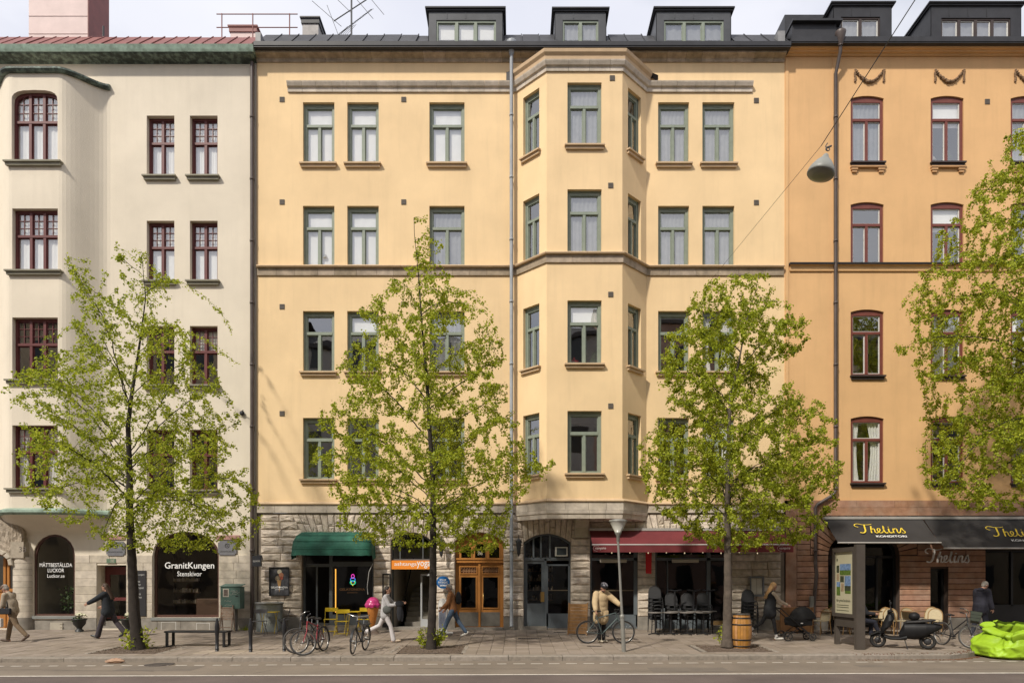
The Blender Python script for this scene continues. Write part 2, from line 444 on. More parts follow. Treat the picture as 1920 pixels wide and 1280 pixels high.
def mold(parent, name, path, prof, m, seg=0.8, gap=0.008, jit=0.25, seed=1, smooth=False, world=True, single=False):
    rg = random.Random(seed); P = [Vector((x, y, 0)) for x, y in path]
    dirs = [(P[i + 1] - P[i]).normalized() for i in range(len(P) - 1)]
    nor = [d.cross(Vector((0, 0, 1))) for d in dirs]
    mit = []
    for i in range(len(P)):
        if i == 0: mit.append(nor[0])
        elif i == len(P) - 1: mit.append(nor[-1])
        else:
            b = (nor[i - 1] + nor[i]).normalized(); mit.append(b / max(0.2, b.dot(nor[i])))
    one = MB() if single else None; out = []
    for i, d in enumerate(dirs):
        L = (P[i + 1] - P[i]).length
        cuts = [0.0]
        if not single:
            while L - cuts[-1] > seg * 1.5: cuts.append(cuts[-1] + seg * rg.uniform(1 - jit, 1 + jit))
        cuts.append(L)
        for a, b in zip(cuts, cuts[1:]):
            mb = one if single else MB()
            k = len(prof)
            A = []; B = []
            for n, z in prof:
                sa = n * mit[i].dot(d) if a == 0 else gap / 2
                sb = n * mit[i + 1].dot(d) if b == L else -gap / 2
                A.append(P[i] + d * (a + sa) + nor[i] * n + Vector((0, 0, z))); B.append(P[i] + d * (b + sb) + nor[i] * n + Vector((0, 0, z)))
            mb.add(A + B, [(j, (j + 1) % k, k + (j + 1) % k, k + j) for j in range(k)], smooth)
            if not single or i == 0: mb.poly(A[::-1])
            if not single or i == len(dirs) - 1: mb.poly(B)
            if not single: out.append(mb.build(name, m, parent, world))
    if single: return one.build(name, m, parent, world)
    return out
def outline(h, na=10):
    u0, u1, v0, v1, rise, e = h
    pts = [(u0, v0), (u1, v0)]
    if not rise: return pts + [(u1, v1), (u0, v1)]
    c, w = (u0 + u1) / 2, (u1 - u0) / 2
    for i in range(na + 1):
        if e == 's': t = 1 - 2 * i / na; y = 1 - t * t; x = t
        else:
            a = PI * i / na; x = abs(math.cos(a)) ** (2 / e) * (1 if math.cos(a) >= 0 else -1); y = abs(math.sin(a)) ** (2 / e)
        pts.append((c + w * x, v1 - rise + rise * y))
    return pts
def H(px0, px1, py0, py1, Y=FD, rise=0, e='s'):
    return (FX(px0, Y), FX(px1, Y), FZ(py1, Y), FZ(py0, Y), rise, e)
def shrink(h, w, top=None, bot=None):
    return (h[0] + w, h[1] - w, h[2] + (w if bot is None else bot), h[3] - (w if top is None else top), h[4], h[5])
def wall(mb, fr, u0, u1, v0, v1, holes, depth=0.25, nn=0.0, reveal=True):
    us = sorted(set([u0, u1] + [x for h in holes for x in h[:2] if u0 < x < u1])); vs = sorted(set([v0, v1] + [x for h in holes for x in h[2:4] if v0 < x < v1]))
    for a, b in zip(us, us[1:]):
        run = None
        for c, d in zip(vs, vs[1:]):
            mu, mv = (a + b) / 2, (c + d) / 2
            inside = any(h[0] < mu < h[1] and h[2] < mv < h[3] for h in holes)
            if not inside: mb.poly([fr.p(a, c, nn), fr.p(b, c, nn), fr.p(b, d, nn), fr.p(a, d, nn)])
    for h in holes:
        o = outline(h)
        if h[4]:
            A = o[2:]; mb.strip([fr.p(u, v, nn) for u, v in A], [fr.p(u, h[3], nn) for u, v in A])
        if reveal:
            k = len(o)
            mb.add([fr.p(u, v, nn) for u, v in o] + [fr.p(u, v, nn - depth) for u, v in o], [(i, (i + 1) % k, k + (i + 1) % k, k + i) for i in range(k)])
    return mb
def ring(mb, fr, ho, hi, n0, n1):
    a, b = outline(ho), outline(hi); k = len(a)
    V = [fr.p(u, v, n1) for u, v in a] + [fr.p(u, v, n1) for u, v in b] + [fr.p(u, v, n0) for u, v in b]
    mb.add(V, [(i, (i + 1) % k, k + (i + 1) % k, k + i) for i in range(k)] + [(k + i, k + (i + 1) % k, 2 * k + (i + 1) % k, 2 * k + i) for i in range(k)])
def pane(fr, u0, u1, v0, v1, n, parent, m=None, name='pane', rise=0, e='s', tilt=0):
    mb = MB(); o = outline((u0, u1, v0, v1, rise, e))
    c = (u0 + u1) / 2
    mb.poly([fr.p(u, v, n + (u - c) * tilt) for u, v in o])
    return mb.build(name, m or pane_m, parent, True)
def curtain(fr, u0, u1, v0, v1, n, parent, m, name='curtain', waves=6, amp=0.02, slant=0):
    mb = MB(); N = waves * 4
    def f(a, b):
        uu = u0 + (u1 - u0) * a
        if slant: uu = u0 + (u1 - u0) * a * (1 - slant * math.sin(b * PI) * 0.6)
        return fr.p(uu, v0 + (v1 - v0) * b, n + amp * math.sin(a * waves * 2 * PI))
    mb.grid(f, N, 4 if slant else 1)
    return mb.build(name, m, parent, True)
wr = random.Random(5)
def window(bld, fr, h, style, cur='none', d=0.13, sill=True, sillm=None, sill_w=0.10, sill_n=0.10):
    mb = MB(); u0, u1, v0, v1, rise, e = h; W, Hh = u1 - u0, v1 - v0
    if style == 'green': fw, tp, bt, m = 0.105, 0.15, 0.07, green_f
    elif style == 'dorm': fw, tp, bt, m = 0.05, 0.07, 0.02, green_f
    elif style == 'red': fw, tp, bt, m = 0.075, 0.09, 0.05, red_f
    elif style == 'dormr': fw, tp, bt, m = 0.05, 0.06, 0.02, mat('dark_brown_frame', (0.05, 0.035, 0.03), .5)
    else: fw, tp, bt, m = 0.10, 0.20, 0.08, redb_f
    hi = shrink(h, fw, tp, bt)
    if style == 'rust': hi = hi[:4] + (rise * 0.0 + 0.001, e)
    ring(mb, fr, h, hi, -d - 0.09, -d)
    a0, a1, b0, b1 = hi[0], hi[1], hi[2], hi[3]
    lights = []; cw = 0.03
    if style in ('green', 'rust'):
        tz = b1 - (b1 - b0) * (0.315 if style == 'green' else 0.30)
        mb.fbox(fr, a0, a1, tz - 0.045, tz + 0.045, -d - 0.08, -d + 0.015)
        mc = (a0 + a1) / 2
        mb.fbox(fr, mc - 0.045, mc + 0.045, b0, tz - 0.045, -d - 0.08, -d + 0.008)
        lights = [(a0, a1, tz + 0.045, b1), (a0, mc - 0.045, b0, tz - 0.045), (mc + 0.045, a1, b0, tz - 0.045)]
        if style == 'green':
            mb.fbox(fr, mc - 0.14, mc + 0.14, v1 - 0.10, v1 - 0.07, -d, -d + 0.012)
            mb.fbox(fr, u0 + 0.002, u1 - 0.002, v1 - 0.05, v1 - 0.002, -d, -d + 0.02)
            for s in (u0 + 0.002, u1 - 0.032): mb.fbox(fr, s, s + 0.03, v0, v1 - 0.05, -d, -d + 0.018)
    elif style == 'red':
        k = 3 if W > 1.25 else 2
        tz = b1 - (b1 - b0) * 0.40
        mb.fbox(fr, a0, a1, tz - 0.04, tz + 0.04, -d - 0.08, -d + 0.02)
        xs = [a0 + (a1 - a0) * i / k for i in range(k + 1)]
        for x in xs[1:-1]: mb.fbox(fr, x - 0.045, x + 0.045, b0, b1 + (0.0 if not rise else rise * 0.1), -d - 0.08, -d + 0.012)
        for i in range(k):
            l, r_ = xs[i] + (0.045 if i else 0), xs[i + 1] - (0.045 if i < k - 1 else 0)
            lights += [(l, r_, tz + 0.04, b1), (l, r_, b0, tz - 0.04)]
            mm = (l + r_) / 2
            mb.fbox(fr, mm - 0.011, mm + 0.011, tz + 0.04, b1, -d - 0.05, -d - 0.02)
            for j in (1, 2):
                z = tz + 0.04 + (b1 - tz - 0.04) * j / 3; mb.fbox(fr, l, r_, z - 0.010, z + 0.010, -d - 0.05, -d - 0.021)
    else:
        k = 3 if style == 'dorm' and W > 1.6 else (4 if style == 'dormr' and W > 2 else 2)
        xs = [a0 + (a1 - a0) * i / k for i in range(k + 1)]
        for x in xs[1:-1]: mb.fbox(fr, x - 0.05, x + 0.05, b0, b1, -d - 0.08, -d + 0.01)
        lights = [(xs[i] + (0.05 if i else 0), xs[i + 1] - (0.05 if i < k - 1 else 0), b0, b1) for i in range(k)]
    w = mb.build('window', m, bld, True)
    for (l, r_, b, t) in lights:
        c = MB(); cm = white_f if style in ('rust', 'dormr') else m
        ring(c, fr, (l, r_, b, t, 0, 's'), (l + cw, r_ - cw, b + cw, t - cw, 0, 's'), -d - 0.07, -d - 0.035)
        c.build('casement', cm, w, True)
        arch = rise and style == 'red' and t == b1
        pane(fr, l + cw, r_ - cw, b + cw, t - cw, -d - 0.055, w, tilt=wr.uniform(-0.004, 0.004))
    n = -d - 0.12
    if cur in ('sheer', 'white'): curtain(fr, a0 - 0.05, a1 + 0.05, b0, b1 + 0.05, n, w, cloth_w, waves=9 if cur == 'sheer' else 3, amp=0.012 if cur == 'sheer' else 0.004)
    elif cur == 'gsheer': curtain(fr, a0 - 0.05, a1 + 0.05, b0 - 0.05, b1 + 0.05, n, w, cloth_g, waves=7, amp=0.014)
    elif cur == 'blind': pane(fr, a0, a1, b1 - (b1 - b0) * wr.uniform(0.28, 0.42), b1 + 0.02, n, w, cloth_w, 'blind')
    elif cur == 'drape':
        curtain(fr, a0 - 0.02, a0 + (a1 - a0) * 0.28, b0, b1, n, w, cloth_w, waves=4, slant=0.5)
        curtain(fr, a1 + 0.02, a1 - (a1 - a0) * 0.42, b0, b1, n, w, cloth_w, waves=4, slant=0.5)
    if sill:
        s = MB(); sm = sillm or yelsill; q = sill_w
        s.fbox(fr, u0 - q, u1 + q, v0 - 0.055, v0 - 0.004, -d, sill_n + 0.04)
        s.fbox(fr, u0 - q + 0.04, u1 + q - 0.04, v0 - 0.15, v0 - 0.055, 0.001, sill_n - 0.02)
        s.build('sill', sm, w, True)
    return w
def rough_stone(poly, fr, base, outn, rg, name, m, parent, bev=0.018, mid=True):
    P = []
    for i in range(len(poly)):
        a, b = poly[i], poly[(i + 1) % len(poly)]
        P.append(a)
        if mid: P.append(((a[0] + b[0]) / 2, (a[1] + b[1]) / 2))
    cx, cy = sum(p[0] for p in P) / len(P), sum(p[1] for p in P) / len(P); k = len(P)
    w = max(p[0] for p in P) - min(p[0] for p in P); hh = max(p[1] for p in P) - min(p[1] for p in P)
    sc = lambda p, f, g: (cx + (p[0] - cx) * f, cy + (p[1] - cy) * g)
    f1, g1 = 1 - 2 * bev / w, 1 - 2 * bev / hh
    V = [fr.p(*p, base) for p in P]
    V += [fr.p(*sc(p, f1, g1), base + outn * rg.uniform(0.35, 0.75)) for p in P]
    V += [fr.p(*sc(p, f1 * rg.uniform(0.55, 0.75), g1 * rg.uniform(0.45, 0.7)), base + outn * rg.uniform(0.7, 1.5)) for p in P]
    V.append(fr.p(cx + w * rg.uniform(-0.12, 0.12), cy, base + outn * rg.uniform(0.8, 1.4)))
    F = []
    for r_ in (0, 1): F += [(r_ * k + i, r_ * k + (i + 1) % k, (r_ + 1) * k + (i + 1) % k, (r_ + 1) * k + i) for i in range(k)]
    F += [(2 * k + i, 2 * k + (i + 1) % k, 3 * k) for i in range(k)]
    return MB().add(V, F).build(name, m, parent, True)
def flat_stone(poly, fr, base, outn, name, m, parent, bev=0.008):
    P = poly; cx, cy = sum(p[0] for p in P) / len(P), sum(p[1] for p in P) / len(P); k = len(P)
    w = max(p[0] for p in P) - min(p[0] for p in P); hh = max(p[1] for p in P) - min(p[1] for p in P)
    V = [fr.p(*p, base) for p in P] + [fr.p(*p, base + outn - bev) for p in P] + [fr.p(cx + (p[0] - cx) * (1 - 2 * bev / w), cy + (p[1] - cy) * (1 - 2 * bev / hh), base + outn) for p in P]
    F = [(i, (i + 1) % k, k + (i + 1) % k, k + i) for i in range(k)] + [(k + i, k + (i + 1) % k, 2 * k + (i + 1) % k, 2 * k + i) for i in range(k)] + [tuple(range(2 * k, 3 * k))]
    return MB().add(V, F).build(name, m, parent, True)
def rect(a, b, c, d, g=0.006): return [(a + g, c + g), (b - g, c + g), (b - g, d - g), (a + g, d - g)]
def courses(u0, u1, v0, v1, ch, bw, blocked, make, rg, jit=0.35):
    n = max(1, round((v1 - v0) / ch)); zs = [v0 + (v1 - v0) * i / n for i in range(n + 1)]
    for i in range(n):
        c, d = zs[i], zs[i + 1]
        segs = [(u0, u1)]
        for f in blocked:
            b = f(c, d)
            if not b: continue
            ns = []
            for s in segs:
                if b[1] <= s[0] or b[0] >= s[1]: ns.append(s); continue
                if b[0] > s[0]: ns.append((s[0], b[0]))
                if b[1] < s[1]: ns.append((b[1], s[1]))
            segs = ns
        for a, b in segs:
            if b - a < 0.05: continue
            x = a
            while x < b - 1e-6:
                w = bw * rg.uniform(1 - jit, 1 + jit)
                if b - (x + w) < bw * 0.45: w = b - x
                make(x, min(b, x + w), c, d); x += w
def hole_block(h, pad=0.0):
    u0, u1, v0, v1, rise, e = h; o = outline(h, 24)
    def f(c, d):
        if c >= v1 - 1e-3 or d <= v0 + 1e-3: return None
        if not rise or c < v1 - rise: return (u0 - pad, u1 + pad)
        xs = [u for u, v in o if v >= c + 0.001]
        return (min(xs) - pad, max(xs) + pad) if xs else None
    return f

# ============================================================ THE YELLOW HOUSE
F0 = Fr((0, FD, 0))
ye = thing('apartment_house', 'pale yellow rendered five-storey house with green windows, bay front and rough stone ground floor', 'building', (4, FD, 0))
YL, YR = FX(482), FX(1471)
BY = FD - 0.976
bL, bLf, bRf, bR = FX(968), FX(1025, BY), FX(1167, BY), FX(1212)
ztop, zb = FZ(95), FZ(945)
cols = [(568, 627), (651, 710), (805, 871), (1234, 1292), (1317, 1377)]
rows = [(192, 307), (386, 498), (583, 697), (783, 898)]
yh = []
for r_, (a, b) in enumerate(rows):
    for c_, (l, r2) in enumerate(cols): yh.append((r_, c_, H(l, r2, a, b)))
bayhole = (bL + 0.02, bR - 0.02, zb, FZ(178), 0, 's')
mbw = MB(); wall(mbw, F0, YL, YR, zb, ztop, [h for _, _, h in yh] + [bayhole], 0.22)
mbw.box(YL, YL + 0.3, FD + .01, FD + 12, zb, ztop); mbw.box(YR - 0.3, YR, FD + 0.01, FD + 12, zb, ztop)
mbw.build('wall', yel, ye, True)
curt = {(0, 0): 'white', (0, 1): 'white', (0, 2): 'white', (0, 3): 'gsheer', (0, 4): 'gsheer', (1, 0): 'white', (1, 1): 'white', (1, 2): 'gsheer', (1, 3): 'gsheer', (1, 4): 'gsheer',
        (2, 0): 'none', (2, 1): 'blind', (2, 2): 'gsheer', (2, 3): 'none', (2, 4): 'drape', (3, 0): 'none', (3, 1): 'none', (3, 2): 'none', (3, 3): 'none', (3, 4): 'drape'}
for r_, c_, h in yh: window(ye, F0, h, 'green', curt[r_, c_], sill=(r_ != 1), sillm=yelsill)
# the bay
pts = [(bL, FD), (bLf, BY), (bRf, BY), (bR, FD)]
zbb, zbt = FZ(940, BY), FZ(134, BY)
BF = Fr((0, BY, 0))
def sidefr(p, q):
    U = Vector((q[0] - p[0], q[1] - p[1], 0)); return Fr((p[0], p[1], 0), U, (0, 0, 1), U.cross(Vector((0, 0, 1)))), U.length
LF, LL = sidefr(pts[0], pts[1]); RF, RL = sidefr(pts[2], pts[3])
brows = [(155, 273), (355, 472), (563, 682), (770, 887)]
fh = [H(1064, 1128, a, b, BY) for a, b in brows]
b_ = MB(); wall(b_, BF, bLf, bRf, zbb, zbt, fh, 0.22)
sh = [(LL * 0.235, LL * 0.765, h[2], h[3], 0, 's') for h in fh]; sr = [(RL * 0.225, RL * 0.765, h[2], h[3], 0, 's') for h in fh]
wall(b_, LF, 0, LL, zbb, zbt, sh, 0.2); wall(b_, RF, 0, RL, zbb, zbt, sr, 0.2)
b_.poly([(x, y, zbt) for x, y in pts]); b_.poly([(x, y, zbb) for x, y in pts])
b_.build('bay_wall', yel, ye, True)
for i, h in enumerate(fh):
    window(ye, BF, h, 'green', ('gsheer', 'gsheer', 'blind', 'none')[i], sill=(i != 1))
    window(ye, LF, sh[i], 'green', 'none', sill=(i != 1), sill_w=0.08); window(ye, RF, sr[i], 'green', 'none', sill=(i != 1), sill_w=0.08)
wtl = mat('dark_stained_limestone', (0.40, 0.32, 0.235), 0.85, var=0.35, scale=4, bump=0.4, bscale=30, streak=0.6, rand='object', randamt=0.14)
# cornices and bands, stone by stone
mold(ye, 'cornice_stone', [(YL, FD), (YR - 0.02, FD)], [(0, FZ(118)), (.04, FZ(118)), (.07, FZ(118) + .10), (.15, 19.90), (.27, 19.93), (.28, 19.98), (0, 19.98)], wtl, 0.62, seed=3)
zl = FZ(174)
lint = [(0, zl), (.05, zl), (.06, zl + .13), (.12, zl + .16), (.17, zl + .26), (.18, zl + .30), (0, zl + .31)]
mold(ye, 'cornice_stone', [(FX(540), FD), (bL, FD), (bLf, BY), (bRf, BY), (bR, FD), (FX(1410), FD)], lint, lime, 0.6, seed=4)
mold(ye, 'bay_parapet', [pts[0], pts[1], pts[2], pts[3]], [(0, zl + .31), (.16, zl + .31), (.17, zl + .42), (.24, zl + .50), (.26, zl + .60), (0, zl + .62)], yelsill, 9, seed=5)
cp_ = MB(); cp_.poly([(bL - .2, FD, zl + .5), (bLf - .12, BY - .2, zl + .63), (bRf + .12, BY - .2, zl + .63), (bR + .2, FD, zl + .5)])
cp_.add([(bL - .35, FD, zl + .34), (bL - .2, FD - .05, zl + .3), (bL, FD - .2, zl + .62), (bL - .35, FD, zl + .72)], [(0, 1, 2, 3)])
cp_.add([(bR + .38, FD - .15, zl + .36), (bR + .38, FD, zl + .36), (bR, FD, zl + .70), (bR - .05, FD - .2, zl + .64), (bR + .38, FD - .15, zl + .5)], [(0, 1, 2, 3, 4)])
cp_.build('bay_roof', blk, ye, True)
zs = FZ(498)
mold(ye, 'string_course_cap', [(YL + 0.02, FD), pts[0], pts[1], pts[2], pts[3], (YR - 0.05, FD)], [(0, zs - .10), (.14, zs - .10), (.16, zs - .06), (.12, zs - .02), (0, zs - .006)], yelsill, 1.2, seed=6)
mold(ye, 'string_course_stone', [(YL + 0.02, FD), pts[0], pts[1], pts[2], pts[3], (YR - 0.05, FD)], [(0, FZ(517)), (.05, FZ(517)), (.06, zs - .104), (0, zs - .104)], wtl, 0.75, seed=7)
zw = FZ(946)
mold(ye, 'base_cap', [(YL + 0.02, FD), pts[0], pts[1], pts[2], pts[3], (YR - 0.05, FD)], [(0, zw), (.10, zw), (.11, zw + .03), (.03, zw + .10), (0, zw + .11)], yelsill, 1.5, seed=8)
mold(ye, 'band_stone', [(YL + 0.02, FD), pts[0]], [(0, FZ(961)), (.06, FZ(961)), (.06, zw - .004), (0, zw - .004)], lime, 0.62, seed=9)
mold(ye, 'band_stone', [pts[3], (YR - 0.05, FD)], [(0, FZ(961)), (.06, FZ(961)), (.06, zw - .004), (0, zw - .004)], lime, 0.62, seed=10)
mold(ye, 'band_stone', pts, [(-.1, FZ(961)), (.06, FZ(961)), (.06, zw - .004), (-.1, zw - .004)], lime, 0.62, seed=11)
zbo = FZ(971.5, BY)
mold(ye, 'bay_foot_stone', pts, [(-.12, zbo), (.0, zbo), (.02, zbo + .16), (.05, zbo + .17), (.06, FZ(961) - .004), (-.12, FZ(961) - .004)], lime, 0.66, seed=12)
so = MB(); so.poly([(bL, FD, zbo + .04), (bLf, BY + .02, zbo + .04), (bRf, BY + .02, zbo + .04), (bR, FD, zbo + .04)])
for k in range(6): so.ell((FX(1028 + k * 28, BY + .3), BY + .3, zbo + .02), .09, .09, .05)
so.build('bay_soffit', lime, ye, True)
cb = MB(); cb.prism([(0, FZ(1008)), (.14, FZ(1008)), (.2, FZ(1000)), (.22, FZ(990)), (.45, FZ(981)), (.55, FZ(976)), (.55, zbo + .03), (0, zbo + .03)], Fr((FX(1077), FD, 0), (0, -1, 0), (0, 0, 1), (1, 0, 0)), 0, FX(1102) - FX(1077))
cb.build('corbel', mat('limestone_block', (0.42, 0.37, 0.28), 0.85, var=0.2, scale=4, bump=0.3), ye, True)
vent = MB().fbox(F0, -.085, .085, -.085, .085, 0.001, .02)
for k in range(4): vent.fbox(F0, -.075, .075, -.06 + k * .04, -.045 + k * .04, .02, .028)
ventme = vent.mesh('vent', mat('vent_grey', (0.14, 0.12, 0.10), 0.7), (0, FD, 0))
for px, py in ((529, 187), (757, 187), (529, 379), (757, 379), (529, 575), (757, 570), (529, 775), (1418, 189), (1418, 380)):
    inst(ventme, 'vent', ye, (FX(px) - 4, 0, FZ(py)))
for px, py in ((1148, 147), (1145, 348), (1145, 552), (1145, 761)): inst(ventme, 'vent', ye, (FX(px, BY) - 4, BY - FD, FZ(py, BY)))
# roof, gutter, dormers
g = MB(); g.box(YL + .05, YR + .05, FD - .44, FD, 19.985, 20.03); g.box(YL + .05, YR + .05, FD - .46, FD - .42, 20.03, 20.17); g.box(YL + .05, YR + .05, FD - .40, FD + .05, 20.03, 20.15)
g.build('gutter', blk, ye, True)
def roofpan(bld, x0, x1, zg, m, step, run=1.15, rise=1.0, seamh=.03, skip=(), rg=random.Random(3)):
    pm = MB(); pm.poly([(x0, FD - .38, zg - .01), (x1, FD - .38, zg - .01), (x1, FD + run - .4, zg + rise - .01), (x0, FD + run - .4, zg + rise - .01)])
    pm.poly([(x0, FD + run - .4, zg + rise - .01), (x1, FD + run - .4, zg + rise - .01), (x1, FD + 12, zg + rise + 1.2), (x0, FD + 12, zg + rise + 1.2)])
    pm.build('roof', m, bld, True)
    n = int((x1 - x0) / step)
    for i in range(n):
        a, b = x0 + (x1 - x0) * i / n + .008, x0 + (x1 - x0) * (i + 1) / n - .008
        if any(s[0] < (a + b) / 2 < s[1] for s in skip): continue
        dz = rg.uniform(0, .02); q = MB()
        A = [(a, FD - .40, zg + .012 + dz), (b, FD - .40, zg + .012 + dz), (b, FD + run - .41, zg + rise + .012 + dz), (a, FD + run - .41, zg + rise + .012 + dz)]
        q.add(A + [(x, y, z - .02) for x, y, z in A], [(0, 1, 2, 3), (0, 1, 5, 4), (1, 2, 6, 5), (2, 3, 7, 6), (3, 0, 4, 7)])
        q.add([(b - .03, FD - .40, zg + .01), (b + .0, FD - .40, zg + .01), (b + .0, FD + run - .41, zg + rise + .01), (b - .03, FD + run - .41, zg + rise + .01),
               (b - .03, FD - .40, zg + seamh + .03), (b, FD - .40, zg + seamh + .03), (b, FD + run - .41, zg + rise + seamh + .03), (b - .03, FD + run - .41, zg + rise + seamh + .03)],
              [(4, 5, 6, 7), (0, 4, 7, 3), (1, 2, 6, 5), (0, 1, 5, 4)])
        q.build('roof_panel', m, bld, True)
YD = FD - 0.12
def dormer(bld, p0, p1, ytop, w0, w1, wt, wb, style, m, lean=0.0, cur='none', Y=YD):
    x0, x1, zt, z0 = FX(p0, Y), FX(p1, Y), FZ(ytop, Y), 20.12
    fr = Fr((0, Y, 0)); h = (FX(w0, Y), FX(w1, Y), max(z0 + .03, FZ(wb, Y)), FZ(wt, Y), 0, 's')
    d = MB(); wall(d, fr, x0, x1, z0, zt, [h], .10)
    d.box(x0, x0 + .02, Y, Y + 3, z0, zt - .01); d.box(x1 - .02, x1, Y, Y + 3, z0, zt - .01)
    d.box(x0 + .3, x1 - .3, Y + .9, Y + .95, z0, zt)
    o = d.build('dormer', m, bld, True)
    c = MB(); c.box(x0 - .10, x1 + .10, Y - .10, Y + 3, zt, zt + .05); c.box(x0 - .06, x1 + .06, Y - .05, Y + 3, zt - .06, zt - .001); c.build('dormer_cap', blk, o, True)
    for k in range(1, int((x1 - x0) / .65)):
        MB().box(x0 + k * .65 - .01, x0 + k * .65 + .01, Y - .012, Y - .001, h[3] + .04, zt - .06).build('seam', m, o, True)
    window(bld, fr, h, style, cur, d=.03, sill=False)
dormer(ye, 803, 943, 19, 818, 930, 38, 80, 'dorm', blk2, cur='white')
dormer(ye, 1040, 1137, 20, 1055, 1122, 38, 80, 'dorm', blk2, cur='gsheer')
dormer(ye, 1230, 1371, 19, 1245, 1357, 38, 80, 'dorm', blk2, cur='gsheer')
roofpan(ye, YL + .1, YR, 20.16, mat('slate_black_roof', (0.045, 0.045, 0.05), .6, var=.35, scale=3, rand='object', randamt=.3), .6, run=.95, rise=1.0, skip=[(FX(a, YD) - .1, FX(b, YD) + .1) for a, b in ((803, 943), (1040, 1137), (1230, 1371))])
ea = MB(); ea.box(YL + .1, YL + .28, FD - .42, FD + .7, 20.17, 20.5); ea.box(YR - .35, YR - .1, FD - .3, FD + .8, 20.1, 20.65)
ea.build('roof_edge', mat('pale_edge_metal', (0.25, 0.25, 0.25), 0.5, var=0.3), ye, True)
# ---- stone ground floor of the yellow house
zsp = FZ(1013)
hA = H(566, 700, 1000, 1172); hB = (FX(733), FX(809), 0.08, FZ(998), .28, 's'); hC = (FX(853), FX(944), 0.04, FZ(998), .30, 's')
hD = (FX(982), FX(1070), 0.04, FZ(1000), .30, 's'); hE = H(1107, 1196, 1000, 1178); hF = H(1229, 1372, 1000, 1178)
gh = [hA, hB, hC, hD, hE, hF]
gw = MB(); wall(gw, F0, YL, YR, -0.1, FZ(961), gh, 0.34, nn=-0.03); gw.build('backing_wall', mortar, ye, True)
rg = random.Random(11)
def vous(h, ztop_, n, spread, rows_=1):
    """radial blocks from the head of an opening up to the band"""
    u0, u1, v0, v1, rise, e = h; c = (u0 + u1) / 2; w = (u1 - u0) / 2; res = []
    R0 = 2.3
    def top(t): return c + w * (1 + spread) * t
    def bot(t): return (c + w * t, (v1 - rise + rise * (1 - t * t)) if rise else v1)
    for i in range(n):
        t0, t1 = -1 + 2 * i / n, -1 + 2 * (i + 1) / n
        g_ = 0.006
        cuts = [0, 1] if rg.random() < 0.45 else [0, rg.uniform(.35, .65), 1]
        for a, b in zip(cuts, cuts[1:]):
            P = []
            for t, s, q in ((t0, a, 1), (t1, a, -1), (t1, b, -1), (t0, b, 1)):
                bx, bz = bot(t); tx = top(t)
                P.append((bx + (tx - bx) * s + g_ * q, bz + (ztop_ - bz) * s + (g_ if s == a else -g_)))
            rough_stone(P, F0, -0.028, .045, rg, 'stone', rough_m, ye, bev=.014)
    def blk_(cc, dd):
        if dd <= (v1 - rise if rise else v1) + 0.02: return None
        s = min(1, max(0, ((cc + dd) / 2 - (v1 - rise)) / (ztop_ - (v1 - rise)))); ww = w * (1 + spread * s)
        return (c - ww, c + ww)
    return blk_
zt = FZ(963)
bl = [hole_block(h) for h in gh]
bl += [vous(hA, zt, 13, .30), vous(hB, zt, 9, .22), vous(hC, zt, 10, .20), vous(hD, zt, 9, .12)]
zE = FZ(990)
hEF = (FX(1107), FX(1250), 0, FZ(1000), 0, 's'); bl.append(vous((FX(1215), FX(1300), 0, FZ(996), 0, 's'), zt, 8, .25))
plz = 0.45
def mk(a, b, c, d):
    rough_stone(rect(a, b, c, d), F0, -0.028, .046, rg, 'stone', rough_m, ye)
courses(YL + .12, YR - .12, plz, zt, 0.268, 0.66, bl, mk, rg)
courses(YL + .05, YR - .05, -0.1, plz, 0.56, 1.1, [hole_block(h) for h in gh], lambda a, b, c, d: flat_stone(rect(a, b, c, d, .003), F0, -0.028, .035, 'plinth_stone', plinth_m, ye), rg)

# ---- doors and shop windows of the yellow house
wf = mat('weathered_grey_frame', (0.10, 0.11, 0.115), 0.5, var=0.2)
def shopframe(bld, name, fr, h, n, m, bars=(), fw=.07, bot=None, kids=True):
    mb = MB(); hi = shrink(h, fw, fw, bot if bot is not None else fw); ring(mb, fr, h, hi, n - .07, n)
    for (a, b, c, d) in bars: mb.fbox(fr, a, b, c, d, n - .06, n + .01)
    return mb.build(name, m, bld, True)
# A gelateria: open doorway and window
sA = shopframe(ye, 'shop_front', F0, hA, -.16, wf, [(FX(615), FX(621), .08, hA[3] - .07), (FX(570), FX(615), FZ(1062), FZ(1056)), (FX(621), FX(696), FZ(1061), FZ(1052)), (FX(621), FX(696), .1, FZ(1152)), (FX(590), FX(593), .1, FZ(1062))])
pane(F0, FX(621), FX(696), FZ(1152), FZ(1061), -.2, sA, shop_glass)
mm = MB(); letter(mm, 'gel', F0, FX(658), FZ(1104.5), FX(682) - FX(634), .085, -.19); letter(mm, 'gela', F0, FX(658), FZ(1110.5), .36, .05, -.19)
mm.build('lettering', mat('bronze_lettering', (0.45, 0.24, 0.10), 0.5), sA, True)
for k, (w0, z0, z1, col) in enumerate(((.10, 1083.5, 1076, (.9, .05, .5)), (.16, 1089, 1083, (.05, .25, .9)), (.19, 1095, 1088, (.0, .65, .35)))):
    q = MB(); zc = (FZ(z0) + FZ(z1)) / 2
    q.tube([(FX(658.5) + w0 * .5 * math.cos(a) * (1 if abs(math.cos(a)) < .9 else 1), FD + .24, zc + .07 * math.sin(a)) for a in [i * PI / 8 for i in range(16)]], .012, 5, closed=True)
    q.build('neon_sign', mat('neon_%d' % k, (.1, .1, .1), emit=col, estr=1.1), sA, True)
